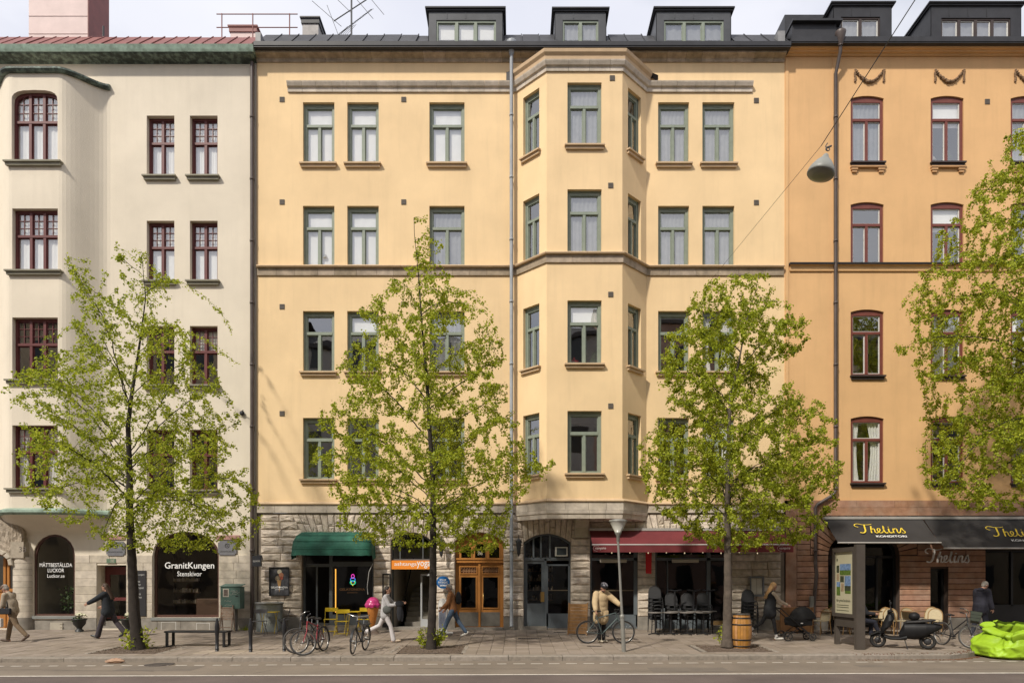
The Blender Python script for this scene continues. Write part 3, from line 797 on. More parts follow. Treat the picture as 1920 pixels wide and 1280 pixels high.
q = MB(); q.tube([(FX(654.5), FD + .24, FZ(1089.5)), (FX(662.5), FD + .24, FZ(1089.5)), (FX(658.5), FD + .24, FZ(1097.5))], .013, 5, closed=True); q.build('neon_sign', mat('neon_y', (.1, .1, .1), emit=(.95, .75, .02), estr=1.1), sA, True)
tube_m = mat('neon_amber', (.1, .05, .01), emit=(1.0, .42, .06), estr=1.5)
for px in (619.5, 626.0): MB().cyl((FX(px), FD + .235, FZ(1148)), (FX(px), FD + .235, FZ(1066)), .018, n=8).build('neon_tube', tube_m, sA, True)
st = MB(); st.fbox(F0, hA[0], hA[1], -.05, .09, -.5, -.02); st.build('threshold', plinth_m, ye, True)
# B yoga passage
paint = mat('passage_plaster', (0.33, 0.29, 0.235), 0.9)
sB = shopframe(ye, 'entrance_frame', F0, hB, -.14, wf, [(hB[0] + .05, hB[1] - .05, FZ(1051), FZ(1047)), (FX(748), FX(750), FZ(1047), hB[3] - .03), (FX(791), FX(793), FZ(1047), hB[3] - .08)], fw=.05, bot=.0)
pane(F0, hB[0], hB[1], FZ(1048), hB[3] - .05, -.18, sB, shop_glass, rise=.26)
sg = MB(); sg.fbox(F0, FX(733.5), FX(808.5), FZ(1066.5), FZ(1050), -.13, -.05); so_ = sg.build('shop_sign', mat('orange_sign', (0.85, 0.27, 0.03), 0.5, var=.05), ye, True)
lt = MB(); letter(lt, 'ash', F0, FX(760), FZ(1057.5), FX(781) - FX(739), .17, -.047); letter(lt, 'yoga', F0, FX(794), FZ(1058.5), FX(807) - FX(781.5), .24, -.047)
lt.build('lettering', white_em, so_, True)
dr = MB(); dr.fbox(F0, FX(719), FX(722), .06, FZ(1069), .02, .05)
fd = Fr((FX(733), FD - .02, 0), (-.94, -.34, 0), (0, 0, 1), (.34, -.94, 0))
d1 = MB(); ring(d1, fd, (0, .30, .08, 1.95, 0, 's'), (.05, .25, .25, 1.9, 0, 's'), -.02, .02); dd = d1.build('open_door', blackp, ye, True); pane(fd, .05, .25, .25, 1.9, 0, dd, shop_glass)
fd2 = Fr((FX(808), FD + .1, 0), (-.75, .66, 0), (0, 0, 1), (-.66, -.75, 0))
d1 = MB(); ring(d1, fd2, (0, .55, .08, 1.95, 0, 's'), (.07, .48, .35, 1.88, 0, 's'), -.02, .02); dd = d1.build('open_door', mat('grey_door_paint', (0.36, 0.37, 0.38), .5), ye, True); pane(fd2, .07, .48, .35, 1.88, 0, dd, shop_glass)
st = MB()
st.poly([(FX(735), FD + .36, .05), (FX(735), FD + 3.2, .05), (FX(735), FD + 3.2, 2.9), (FX(735), FD + .36, 2.9)]); st.poly([(FX(808), FD + .36, .05), (FX(808), FD + 3.2, .05), (FX(808), FD + 3.2, 2.9), (FX(808), FD + .36, 2.9)])
st.box(FX(730), FX(812), FD + 3.2, FD + 3.3, 0, 3.2); st.build('passage_wall', paint, ye, True)
for k in range(8):
    MB().box(FX(752), FX(806), FD + .8 + k * .28, FD + 1.1 + k * .28, .05, .22 + k * .17).build('stair_step', plinth_m, ye, True)
MB().tube([(FX(750), FD + .8, 1.0), (FX(752), FD + 3, 2.6)], .02, 6).build('handrail', blackp, ye, True)
MB().fbox(F0, hB[0], hB[1], -.05, .085, -.4, .05).build('threshold', plinth_m, ye, True)
# C the oak double door with number 36
md = MB(); n0 = -.18
ring(md, F0, hC, shrink(hC, .10, .07, 0), n0 - .06, n0)
C_ = MB()
hz0, hz1 = FZ(1054), FZ(1047)
C_.fbox(F0, hC[0], hC[1], hz0, hz1 + .03, n0 - .02, n0 + .07); C_.fbox(F0, hC[0], hC[1], hz1 - .03, hz1 + .03, n0, n0 + .10)
C_.build('transom', wood, ye, True)
fan = MB(); tops = []
win3 = [(864, 883, 1021), (890, 910, 1018), (917, 936, 1021)]
hs = [(FX(a), FX(b), FZ(1045), FZ(t), .10, 's') for a, b, t in win3]
wall(fan, F0, hC[0] + .06, hC[1] - .06, hz1, FZ(1012), hs, .05, nn=n0 - .03)
A = [p for p in outline((hC[0] + .05, hC[1] - .05, FZ(1013), hC[3] - .02, .27, 's'))[2:]]
fan.strip([F0.p(u, v, n0 - .03) for u, v in A], [F0.p(u, FZ(1012.5), n0 - .03) for u, v in A])
for h in hs: ring(fan, F0, (h[0] - .03, h[1] + .03, h[2] - .02, h[3] + .03, .12, 's'), h, n0 - .03, n0 - .01)
fo = fan.build('fanlight', wood, ye, True)
for h in hs: pane(F0, h[0], h[1], h[2], h[3], n0 - .06, fo, glass('dark_glass', 1.5, (0.25, 0.25, 0.24)), rise=.10)
q = MB(); letter(q, 'n36', F0, FX(899.5), FZ(1036), .17, .13, n0 - .05); q.build('house_number', mat('number_gold', (0.55, 0.5, 0.38), .4), fo, True)
md.build('door_frame', wood, ye, True)
for (a, b) in ((853, 898.5), (898.5, 944)):
    u0, u1 = FX(a) + (.10 if a == 853 else .01), FX(b) - (.10 if b == 944 else .01)
    z0, z1 = .08, hz0
    pu0, pu1 = u0 + .10 + (.02 if a > 853 else 0), u1 - .10 - (.02 if a == 853 else 0)
    lf = MB(); hh_ = [(pu0, pu1, FZ(1139), FZ(1081.5), 0, 's'), (pu0 - .02, pu1 + .02, FZ(1074), FZ(1062.5), 0, 's')]
    wall(lf, F0, u0, u1, z0, z1, hh_, .03, nn=n0 - .02)
    for h in hh_: ring(lf, F0, (h[0] - .035, h[1] + .035, h[2] - .035, h[3] + .035, 0, 's'), h, n0 - .02, n0 + .01)
    lf.fbox(F0, u0, u1, z0, z0 + .002, n0 - .06, n0)
    lo = lf.build('door', wood, ye, True)
    pane(F0, *hh_[0][:4], n0 - .05, lo, glass('dark_glass'))
    gr = MB(); gh_ = hh_[1]; gr.fbox(F0, gh_[0], gh_[1], gh_[2], gh_[3], n0 - .06, n0 - .045)
    for k in range(6):
        for j in range(2): gr.ell(F0.p(gh_[0] + (k + .5) * (gh_[1] - gh_[0]) / 6, gh_[2] + (j + .6) * (gh_[3] - gh_[2]) / 2.2, n0 - .03), .028, .02, .03, 6, 4)
    gr.build('carved_panel', mat('carved_oak', (0.20, 0.10, 0.045), .6), lo, True)
    kp = MB(); kp.fbox(F0, u0 + .03, u1 - .03, z0 + .02, FZ(1147.5), n0 - .018, n0 - .008); kp.build('kick_plate', mat('zinc_plate', (0.22, 0.205, 0.18), .45, metal=.5, var=.3), lo, True)
    if a > 870:
        hd = MB(); hd.tube([F0.p(FX(905.5), FZ(1112), n0), F0.p(FX(905.5), FZ(1112), n0 + .06), F0.p(FX(906.5), FZ(1122), n0 + .07), F0.p(FX(906), FZ(1132), n0 + .06), F0.p(FX(906), FZ(1132), n0)], .014, 6); hd.build('handle', mat('brass', (0.5, 0.33, 0.12), .35, metal=.8), lo, True)
MB().fbox(F0, FX(898.5) - .035, FX(898.5) + .035, .08, hz0, n0 - .03, n0 + .03).build('door_stile', wood, ye, True)
MB().fbox(F0, hC[0] - .02, hC[1], -.05, .07, -.4, .08).build('threshold', plinth_m, ye, True)
# D grey door beside window
zD = FZ(1046)
sD = shopframe(ye, 'shop_front', F0, hD, -.16, greyblue, [(hD[0], hD[1], zD - .08, zD + .03), (FX(1021), FX(1025), .04, zD), (FX(999), FX(1002), zD, hD[3] - .04), (FX(1013), FX(1016), zD, hD[3]), (FX(1030), FX(1033), zD, hD[3]),
       (FX(1025), FX(1069), FZ(1060), FZ(1057)), (FX(1025), FX(1069), .04, FZ(1150)), (FX(1025), FX(1028), .1, FZ(1058)), (FX(1066), FX(1069), .1, FZ(1058))], fw=.05, bot=0)
pane(F0, hD[0], hD[1], zD, hD[3] - .04, -.2, sD, shop_glass, rise=.28); pane(F0, FX(1027), FX(1067), FZ(1150), FZ(1060), -.2, sD, shop_glass)
dl = MB(); wall(dl, F0, FX(984), FX(1021), .12, zD - .06, [(FX(989), FX(1015.5), FZ(1131), FZ(1056), 0, 's')], .04, nn=-.19); do = dl.build('door', greyblue, ye, True)
pane(F0, FX(989), FX(1015.5), FZ(1131), FZ(1056), -.21, do, shop_glass)
MB().fbox(F0, FX(1014), FX(1021), FZ(1128), FZ(1109), -.18, -.165).build('push_plate', MATS['brass'], do, True)
MB().fbox(F0, hD[0], FX(1025), -.05, .11, -.5, .02).build('threshold', plinth_m, ye, True)
ac = MB(); ac.fbox(F0, FX(1041), FX(1064), FZ(1042), FZ(1025), -.2, .06); aco = tag(ac.build('air_conditioner', mat('beige_plastic', (0.5, 0.48, 0.42), .5), None, True), 'beige air conditioner box in the fanlight above the grey shop door', 'air conditioner')
MB().fbox(F0, FX(1043.5), FX(1061.5), FZ(1040), FZ(1027), .061, .07).build('grille', mat('dark_grille', (0.03, 0.04, 0.045), .5), aco)
# E and F bar windows
def barwin(h, bars, panes):
    s = shopframe(ye, 'shop_front', F0, h, -.12, greyblue, bars, fw=.06, bot=0)
    for p in panes: pane(F0, *p, -.17, s, shop_glass)
    return s
zf = FZ(1152)
barwin(hE, [(hE[0], hE[1], FZ(1050), FZ(1045)), (hE[0], hE[1], .02, zf), (hE[1] - .12, hE[1], .1, 3.0)], [(hE[0] + .05, hE[1] - .1, zf, FZ(1050)), (hE[0] + .05, hE[1] - .1, FZ(1045), 3.2)])
pl = MB(); pl.fbox(F0, hE[0] + .05, hE[1] - .05, .05, zf - .02, -.11, -.10); pl.build('panel', greyblue, ye, True)
MB().fbox(F0, hE[0] + .05, hE[1] - .1, FZ(1107.5), FZ(1105.5), -.35, -.3).build('window_rail', mat('brass_rail', (0.30, 0.22, 0.13), .5), ye, True)
MB().fbox(F0, FX(1028), FX(1066), FZ(1107), FZ(1105.5), -.35, -.3).build('window_rail', MATS['brass_rail'], ye, True)
barwin(hF, [(hF[0], hF[1], FZ(1050), FZ(1045)), (FX(1327), FX(1334), .02, 3.0), (hF[0], FX(1330), .02, FZ(1140)), (FX(1252), FX(1254), .6, FZ(1050))], [(hF[0] + .05, FX(1327), FZ(1140), FZ(1050)), (hF[0] + .05, hF[1] - .05, FZ(1045), 3.2), (FX(1336), FX(1370), .25, FZ(1052))])
for k in range(2): MB().fbox(F0, FX(1334), hF[1], -.05, .14 + .14 * k, -.6, -.02 - .25 * k).build('stair_step', plinth_m if not k else mat('wooden_step', (0.25, 0.15, 0.06), .6), ye, True)
# dark rooms behind
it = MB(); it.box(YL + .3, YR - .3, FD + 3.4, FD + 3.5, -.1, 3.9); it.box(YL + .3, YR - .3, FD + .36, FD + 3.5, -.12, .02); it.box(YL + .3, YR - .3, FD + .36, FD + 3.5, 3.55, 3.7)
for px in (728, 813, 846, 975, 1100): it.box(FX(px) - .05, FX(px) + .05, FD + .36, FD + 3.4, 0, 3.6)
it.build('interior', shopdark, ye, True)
it = MB(); it.box(YL + .3, YR - .3, FD + 2.4, FD + 2.5, 3.8, 19.8)
for z in (3.8, 7.35, 11.05, 14.75, 18.45): it.box(YL + .3, YR - .3, FD + .25, FD + 2.4, z - .12, z + .08)
for px in (545, 740, 960, 1220, 1420): it.box(FX(px) - .06, FX(px) + .06, FD + .25, FD + 2.4, 3.9, 19.7)
it.build('room_wall', room, ye, True)
# shop furniture glimpsed inside
sh_m = mat('shelf_brown', (0.16, 0.09, 0.045), .7); jar_m = mat('goods', (0.30, 0.22, 0.14), .6, rand='island', randamt=.6)
sf = MB(); gd = MB(); rr = random.Random(4)
for z in (1.0, 1.35, 1.7, 2.05, 2.4):
    sf.box(FX(990), FX(1040), FD + 1.2, FD + 1.45, z - .02, z)
    for k in range(16):
        x = FX(990) + rr.uniform(.03, .9); w = rr.uniform(.03, .06); gd.box(x, x + w, FD + 1.22, FD + 1.3, z, z + rr.uniform(.08, .24))
tag(sf.build('shelf_unit', sh_m, None), 'dark shelf unit of small goods seen through the grey glazed door', 'shelf'); gso = gd.build('goods', jar_m, bpy.data.objects['shelf_unit']); gso['kind'] = 'stuff'
sn = MB(); letter(sn, 'vamp', Fr((0, FD - .3, 0)), FX(1142), 1.95, .01, .01, 0)

# ============================================================ THE ORANGE HOUSE
orh = thing('corner_house', 'orange rendered house with rust-red windows, plaster garlands and a pink stone cafe front', 'building', (16, FD, 0))
OL, OR = YR, FX(2250)
oc = [(1595, 1657), (1745, 1807), (1895, 1957), (2045, 2107)]
orow = [(180, 305), (379, 497), (580, 704), (780, 905)]
oh = [(r_, c_, H(l, q_, a, b, rise=.09)) for r_, (a, b) in enumerate(orow) for c_, (l, q_) in enumerate(oc)]
zo = FZ(938)
w = MB(); wall(w, F0, OL, OR, zo, FZ(90), [h for _, _, h in oh], .2); w.box(OR - .3, OR, FD + .01, FD + 12, -.1, FZ(90)); w.build('wall', oran, orh, True)
oc_ = {(0, 0): 'gsheer', (0, 1): 'blind', (0, 2): 'gsheer', (1, 0): 'none', (1, 1): 'blind', (1, 2): 'none', (3, 0): 'drape', (2, 1): 'gsheer', (2, 2): 'drape'}
for r_, c_, h in oh:
    window(orh, F0, h, 'rust', oc_.get((r_, c_), 'none'), d=.06, sill=(r_ != 1), sillm=mat('dark_sill', (0.055, 0.04, 0.037), .5), sill_w=.03, sill_n=.08)
    if r_ == 0:
        b_ = MB(); b_.fbox(F0, h[0] - .02, h[1] + .02, h[2] - .20, h[2] - .152, .001, .10)
        for s in (h[0] + .0, h[1] - .22): b_.fbox(F0, s, s + .22, h[2] - .28, h[2] - .202, .001, .08); b_.fbox(F0, s + .03, s + .19, h[2] - .36, h[2] - .282, .001, .06)
        b_.build('sill_bracket', oransill, orh, True)
# garlands
gm = mat('garland_plaster', (0.24, 0.15, 0.085), .9, var=.3, scale=20, bump=.4)
gq = MB(); rr = random.Random(8)
for k in range(26):
    t = -1 + 2 * k / 25; x = t * .46; z = .36 * (t * t) - .33; r0 = .055 + .035 * (1 - t * t)
    for j in range(3): gq.ell((x + rr.uniform(-.02, .02), rr.uniform(-.06, -.01), z + rr.uniform(-.03, .03)), r0 * .6, r0 * .5, r0 * .45, 6, 4)
for s in (-1, 1):
    for k in range(8): gq.ell((s * (.50 + rr.uniform(-.02, .02)), -.03, .08 - k * .055), .045, .03, .04, 6, 4)
gme = gq.mesh('garland', gm)
for l, q_ in oc: inst(gme, 'garland', orh, (FX((l + q_) / 2 + 4) - 16, 0, FZ(137)))
mold(orh, 'cornice', [(OL, FD), (OR, FD)], [(0, 19.98), (.05, 19.98), (.09, 20.02), (.17, 20.03), (.19, 20.07), (.28, 20.08), (.30, 20.12), (0, 20.12)], oran, 50, seed=2)
zs = FZ(494)
mold(orh, 'string_course', [(FX(1480), FD), (OR, FD)], [(0, FZ(509)), (.05, FZ(509)), (.07, zs - .12), (.13, zs - .09), (0, zs - .09)], oran, 50, seed=2)
mold(orh, 'string_course_flashing', [(FX(1480) - .03, FD), (OR, FD)], [(0, zs - .088), (.16, zs - .088), (.17, zs - .03), (0, zs + .0)], blk, 50, seed=2)
g = MB(); g.box(OL + .05, OR, FD - .44, FD, 20.122, 20.16); g.box(OL + .05, OR, FD - .46, FD - .42, 20.16, 20.33); g.box(OL + .05, OR, FD - .40, FD + .05, 20.16, 20.30); g.build('gutter', blk, orh, True)
roofpan(orh, OL + .1, OR, 20.30, blk, .6, run=1.0, rise=.7)
dormer(orh, 1562, 1672, 9, 1577, 1650, 32, 72, 'dormr', blk, cur='gsheer')
dormer(orh, 1745, 1915, 9, 1765, 1895, 34, 72, 'dormr', blk, cur='gsheer')
bx = MB(); bx.box(FX(1480), FX(1562), FD - .25, FD + 2, 20.3, FZ(45, FD - .25)); bx.box(FX(1478), FX(1570), FD - .4, FD + 2, FZ(45, FD - .25), FZ(41, FD - .25)); bx.box(FX(1484), FX(1562), FD + .6, FD + 2, FZ(41), FZ(28, FD + .6)); bx.build('roof_box', blk, orh, True)
mb_ = MB(); mb_.fbox(F0, FX(1472), FX(1478), zo, 19.9, .001, .035); mb_.fbox(F0, FX(1560.5), FX(1562), zo, 19.9, .001, .02); mb_.build('wall_strip', oran, orh, True)
for px, py in ((1851, 191),): inst(ventme, 'vent', orh, (FX(px) - 16, 0, FZ(py)))
# stone ground floor
hG = (FX(1553), FX(1687), .05, FZ(992), FX(1620) - FX(1553), 2.0); hG = hG[:4] + (.9, 2.0)
hHd = H(1745, 1778, 1065, 1174); hI = (FX(1848), FX(1985), .05, FZ(1030), 0, 's')
hHd = (hHd[0], hHd[1], .05, hHd[3], 0, 's'); hJ = (FX(2040), FX(2160), .05, FZ(1030), 0, 's')
og = [hG, hHd, hI, hJ]
w = MB(); wall(w, F0, OL, OR, -.1, FZ(966), og, .4, nn=-.02); w.build('backing_wall', joint, orh, True)
rp = random.Random(21)
mold(orh, 'band_stone', [(OL + .3, FD), (OR, FD)], [(0, FZ(951)), (.05, FZ(951)), (.06, zo), (0, zo)], pinkst, 1.4, seed=31)
mold(orh, 'band_stone', [(OL + .3, FD), (OR, FD)], [(0, FZ(966)), (.04, FZ(966)), (.045, FZ(951) - .006), (0, FZ(951) - .006)], pinkst, 1.7, seed=32)
cG, wG = (hG[0] + hG[1]) / 2, (hG[1] - hG[0]) / 2
def gout(c, d):
    if d <= hG[3] - hG[4] + .01: return (hG[0], hG[1])
    return (cG - wG - .62, cG + wG + .62)
# fan of blocks round the cafe arch
zc = hG[3] - hG[4]; ang = [PI * i / 22 for i in range(23)]
for i in range(22):
    P = []
    for a, inner in ((ang[i] + .012, 1), (ang[i + 1] - .012, 1), (ang[i + 1] - .012, 0), (ang[i] + .012, 0)):
        ca, sa = math.cos(a), math.sin(a)
        if inner: P.append((cG + wG * ca, zc + hG[4] * sa))
        else:
            k1 = (wG + .60) / abs(ca) if abs(ca) > 1e-3 else 99; k2 = (FZ(967) - zc) / sa if sa > 1e-3 else 99; k_ = min(k1, k2); P.append((cG + k_ * ca, zc + k_ * sa))
    flat_stone(P, F0, -.02, .035, 'stone', pinkst, orh, .012)
courses(OL + .42, OR, .42, FZ(967), .1925, 1.25, [gout, hole_block(hHd), hole_block(hI), hole_block(hJ)], lambda a, b, c, d: flat_stone(rect(a, b, c, d, .009), F0, -.02, .035, 'stone', pinkst, orh, .012), rp)
courses(OL + .05, OR, -.1, .42, .52, 1.3, [hole_block(h) for h in og], lambda a, b, c, d: flat_stone(rect(a, b, c, d, .004), F0, -.02, .04, 'plinth_stone', plinth_m, orh), rp)
MB().fbox(F0, OL + .03, OL + .40, .3, FZ(945), .001, .05).build('corner_strip', pinkst, orh, True)
for h, bars in ((hG, [(FX(1614), FX(1620), .1, 3.0), (FX(1650), FX(1653), .1, 2.6), (hG[0], hG[1], 2.5, 2.58)]), (hHd, []), (hI, [(FX(1905), FX(1909), .8, 2.8), (hI[0], hI[1], .8, .86)]), (hJ, [])):
    s = shopframe(orh, 'shop_front', F0, h, -.25, blackp, bars, fw=.07, bot=0)
    pane(F0, h[0] + .05, h[1] - .05, .1 if h is not hI else .86, h[3] - .05, -.3, s, glass('cafe_glass', 1.5, (.6, .6, .6), wav=.004), rise=h[4] and .85, e=h[5])
pl = MB(); pl.fbox(F0, hI[0] + .05, hI[1] - .05, .05, .8, -.28, -.24); pl.build('panel', blackp, orh, True)
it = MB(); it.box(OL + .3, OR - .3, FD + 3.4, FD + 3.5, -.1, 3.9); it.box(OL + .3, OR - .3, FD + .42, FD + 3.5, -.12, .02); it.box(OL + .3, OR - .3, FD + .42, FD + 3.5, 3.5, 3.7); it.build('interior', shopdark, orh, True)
it = MB(); it.box(OL + .3, OR - .3, FD + 2.4, FD + 2.5, 3.8, 19.8)
for z in (3.8, 7.35, 11.05, 14.75, 18.45): it.box(OL + .3, OR - .3, FD + .25, FD + 2.4, z - .12, z + .08)
it.build('room_wall', room, orh, True)

# ============================================================ THE CREAM HOUSE
crh = thing('apartment_house', 'cream rendered house with a rounded oriel, dark red windows and green copper eaves', 'building', (-14, FD, 0))
CL, CR = FX(-260), FX(481)
c_cols = [(275, 327), (356, 408)]; c_rows = [(217, 331), (414, 527), (611, 722), (805, 918)]
ch = [(r_, c_, H(l, q_, a, b)) for r_, (a, b) in enumerate(c_rows) for c_, (l, q_) in enumerate(c_cols)]
OY = FD - .82
oPX = [(-77, FD), (27, OY)]
xo = [FX(-77), FX(22, OY), FX(110, OY), FX(207)]
def orpath(off=0.0):
    P = []
    for k in range(13):
        t = k / 12; s = 3 * t * t - 2 * t ** 3
        P.append((xo[2] + (xo[3] - xo[2]) * (t if t < .5 else t), OY + (FD - OY) * s))
    L = [(xo[2] + xo[1] - x, y) for x, y in P][::-1]
    return L + P
op = orpath()
zot, zob = FZ(131, OY), FZ(955, OY)
orhole = (op[0][0] + .1, op[-1][0] - .1, zob, zot - .1, 0, 's')
w = MB(); wall(w, F0, CL, CR, FZ(1040), 19.85, [h for _, _, h in ch] + [orhole] + [(FX(62), FX(141), FZ(1154), FZ(1001), (FX(141) - FX(62)) * .5, 2.0), (FX(285), FX(411), FZ(1157), FZ(996), .82, 2.2)][:0], .22)
w2 = None
w = MB()
hL1 = (FX(63), FX(140.5), FZ(1154), FZ(1001), .72, 2.0); hL2 = (FX(182), FX(237), .04, FZ(1059), 0, 's'); hL3 = (FX(286), FX(410.5), FZ(1157), FZ(996), .80, 2.1)
hP = (FX(-85), FX(26), .04, FZ(1034), .5, 2.6)
wall(w, F0, CL, CR, -.1, 19.85, [h for _, _, h in ch] + [orhole, hL1, hL2, hL3, hP], .24)
w.box(CL, CL + .3, FD + .01, FD + 12, -.1, 19.85)
w.build('wall', cream, crh, True)
cc_ = {(0, 0): 'sheer', (0, 1): 'sheer', (1, 0): 'white', (1, 1): 'white', (2, 0): 'none', (2, 1): 'blind', (3, 0): 'none', (3, 1): 'none'}
csill = mat('grey_sill', (0.27, 0.25, 0.19), .8, var=.2)
for r_, c_, h in ch: window(crh, F0, h, 'red', cc_[r_, c_], d=.17, sillm=csill, sill_n=.12)
ow = [(172, 304), (391, 508), (595, 712), (797, 915)]
OF = Fr((0, OY, 0)); ohs = [(FX(23, OY), FX(110, OY) - .03, FZ(b, OY), FZ(a, OY), .32 if i == 0 else 0, 4.0) for i, (a, b) in enumerate(ow)]
ohs[0] = (FX(21, OY), FX(108, OY), FZ(304, OY), FZ(169, OY), .42, 3.2)
w = MB(); wall(w, OF, op[12][0], op[13][0], zob, zot, ohs, .2)
for i in list(range(12)) + list(range(13, len(op) - 1)):
    (a, b), (c, d) = op[i], op[i + 1]; w.add([(a, b, zob), (c, d, zob), (c, d, zot), (a, b, zot)], [(0, 1, 2, 3)], True)
w.poly([(x, y, zot) for x, y in op]); w.build('oriel_wall', cream, crh, True)
cls = ('sheer', 'sheer', 'none', 'drape')
for i, h in enumerate(ohs): window(crh, OF, h, 'red', cls[i], d=.15, sillm=csill, sill_w=.18, sill_n=.12)
mold(crh, 'oriel_coping', op, [(0, zot - .12), (.10, zot - .12), (.16, zot - .06), (.16, zot), (0, zot + .08)], copperd, single=True)
mold(crh, 'oriel_base_band', op, [(0, zob - .16), (.10, zob - .18), (.18, zob - .10), (.17, zob - .02), (.02, zob + .05), (0, zob + .05)], copper, single=True)
cb = MB(); mid = (op[0][0] + op[-1][0]) / 2; rows2 = []
for k in range(9):
    t = k / 8; z = zob - .16 - .62 * t; f = (1 - math.sin(t * PI / 2)) ** 1.0
    rows2.append([(mid + (x - mid) * (1 - .0 * t), FD - .003 - (FD - y) * f * 1.04, z) for x, y in op])
for a, b in zip(rows2, rows2[1:]): cb.strip(a, b, True)
cb.build('oriel_corbel', cream, crh, True)
mold(crh, 'eaves', [(CL, FD), (CR + .02, FD)], [(0, 19.72), (.05, 19.76), (.36, 19.80), (.40, 19.83), (0, 19.9)], copperd, 60)
mold(crh, 'gutter', [(CL, FD), (CR + .05, FD)], [(.0, 19.905), (.42, 19.84), (.45, 19.92), (.43, 19.93), (.47, 20.07), (0, 20.1)], copper, 60)
roofpan(crh, CL, CR, 20.09, redroof, .42, run=.95, rise=.98)
def chimney(x0, x1, y0, y1, z0, z1, m, capm, label, cap=.08):
    t = thing('chimney', label, 'chimney', ((x0 + x1) / 2, (y0 + y1) / 2, z0))
    MB().box(x0, x1, y0, y1, z0, z1).build('shaft', m, t, True)
    q = MB(); q.box(x0 - cap, x1 + cap, y0 - cap, y1 + cap, z1, z1 + .05); q.box(x0 - cap * .5, x1 + cap * .5, y0 - cap * .5, y1 + cap * .5, z1 - .18, z1 - .001); q.build('cap', capm, t, True); return t
pink = mat('pale_pink_sheet', (0.62, 0.49, 0.46), .6, var=.12, scale=1.5)
t = chimney(FX(54, 25), FX(165, 25), 25, 26.2, 20.8, 24.3, pink, redroof, 'large pale pink sheet-clad chimney on the cream house, cut by the top of the frame')
t['label'] = 'large pale pink sheet-clad chimney on the red roof of the cream house'
MB().box(FX(165, 25) + .001, FX(165, 25) + .03, 24.97, 26.25, 20.8, 24.1).build('side_sheet', redroof, t, True)
for z in (21.7, 22.35, 23.0): MB().box(FX(54, 25), FX(165, 25), 24.985, 24.999, z, z + .02).build('sheet_seam', pink, t, True)
chimney(FX(432, 26), FX(480, 26), 26, 27, 21, FZ(52, 26), pink, redroof, 'low pale pink chimney with a red cap behind the roof railing')
chimney(FX(567, 26), FX(597, 26), 26, 26.7, 21, FZ(36, 26), mat('grey_chimney_sheet', (0.30, 0.28, 0.27), .5, var=.3, scale=4), blk, 'small grey metal-clad chimney with a black cap on the yellow house')
MB().cyl((FX(194, 25), 25, 20.9), (FX(194, 25), 25, FZ(50, 25)), .035, n=8).build('vent_pipe', blk, crh, True)
rl = thing('roof_railing', 'thin red metal railing on the roof ridge of the cream house', 'railing', (FX(480, 25), 25, 21.5))
for px in (416, 474, 543): MB().cyl((FX(px, 25), 25, 20.7), (FX(px, 25), 25, FZ(26, 25)), .022, n=6).build('post', redroof, rl, True)
for py in (27, 52): MB().cyl((FX(406, 25), 25, FZ(py, 25)), (FX(558, 25), 25, FZ(py, 25)), .018, n=6).build('rail', redroof, rl, True)
an = thing('tv_antenna', 'tangle of dark television aerials on a tall mast above the yellow house', 'antenna', (FX(660, 26), 26, 21.5))
am = mat('aerial_metal', (0.07, 0.07, 0.075), .5)
AP = lambda px, py, y=26: Vector((FX(px, y), y, FZ(py, y)))
MB().cyl(AP(659, 72), AP(659, -25), .035, n=8).build('mast', am, an, True)
q = MB(); q.tube([AP(626, 40), AP(690, -2)], .022, 6)
for a, b in (((585, 2), (640, 50)), ((613, 10), (635, 68)), ((628, -5), (660, 26)), ((665, -5), (700, 36)), ((690, -8), (720, 28))): q.tube([AP(*a), AP(*b)], .010, 5)
q.build('dipole_array', am, an, True)
q = MB(); q.tube([AP(634, 66), AP(697, 18)], .012, 5)
for k in range(22):
    t_ = k / 21; c = AP(634 + 63 * t_, 66 - 48 * t_); q.tube([c + Vector((-.05, -.1, -.1)), c + Vector((.05, .1, .1))], .007, 4)
for k in range(5): q.tube([AP(630 + k * 5, 70 - k), AP(652 + k * 4, 50 - k)], .008, 4)
q.build('yagi_array', am, an, True)
# downpipes (each a thing)
pipe_b = mat('brown_pipe', (0.085, 0.065, 0.058), .45, var=.3, scale=3); pipe_g = mat('grey_pipe', (0.30, 0.32, 0.345), .45, var=.2, streak=.3)
def downpipe(label, pts, r, m, hopper=False, base=None):
    t = thing('downpipe', label, 'downpipe', base or (pts[-1][0], pts[-1][1], 0)); o = Vector(t.location)
    q = MB(); q.tube(pts, r, 10); q.build('pipe', m, t, True)
    for i in range(1, 9):
        z = .6 + i * 2.15; k = None
        for a, b in zip(pts, pts[1:]):
            if min(a[2], b[2]) < z < max(a[2], b[2]) and abs(a[2] - b[2]) > 1: s = (z - a[2]) / (b[2] - a[2]); k = Vector(a).lerp(Vector(b), s)
        if k is None: continue
        q = MB(); q.lathe([(r + .001, -.04), (r + .012, -.04), (r + .012, .04), (r + .001, .04)], k, 10); q.box(k.x - .02, k.x + .02, k.y, FD + .01, k.z - .02, k.z + .02); q.build('bracket', m, t, True)
    if hopper:
        p = pts[0]; q = MB(); q.lathe([(r, -.35), (r + .02, -.32), (.17, .02), (.18, .10), (.17, .12)], (p[0], p[1], p[2] + .2), 12); q.build('hopper', m, t, True)
    return t
yp = FD - .12
downpipe('dark brown downpipe between the cream house and the yellow house', [(FX(472.5, yp), yp, 19.7), (FX(472.5, yp), yp, .1)], .065, pipe_b)
MB().cyl((FX(480), FD - .03, 19.7), (FX(480), FD - .03, .1), .04, n=8).build('cable_pipe', mat('pale_pipe', (0.30, 0.26, 0.21), .6), ye, True)
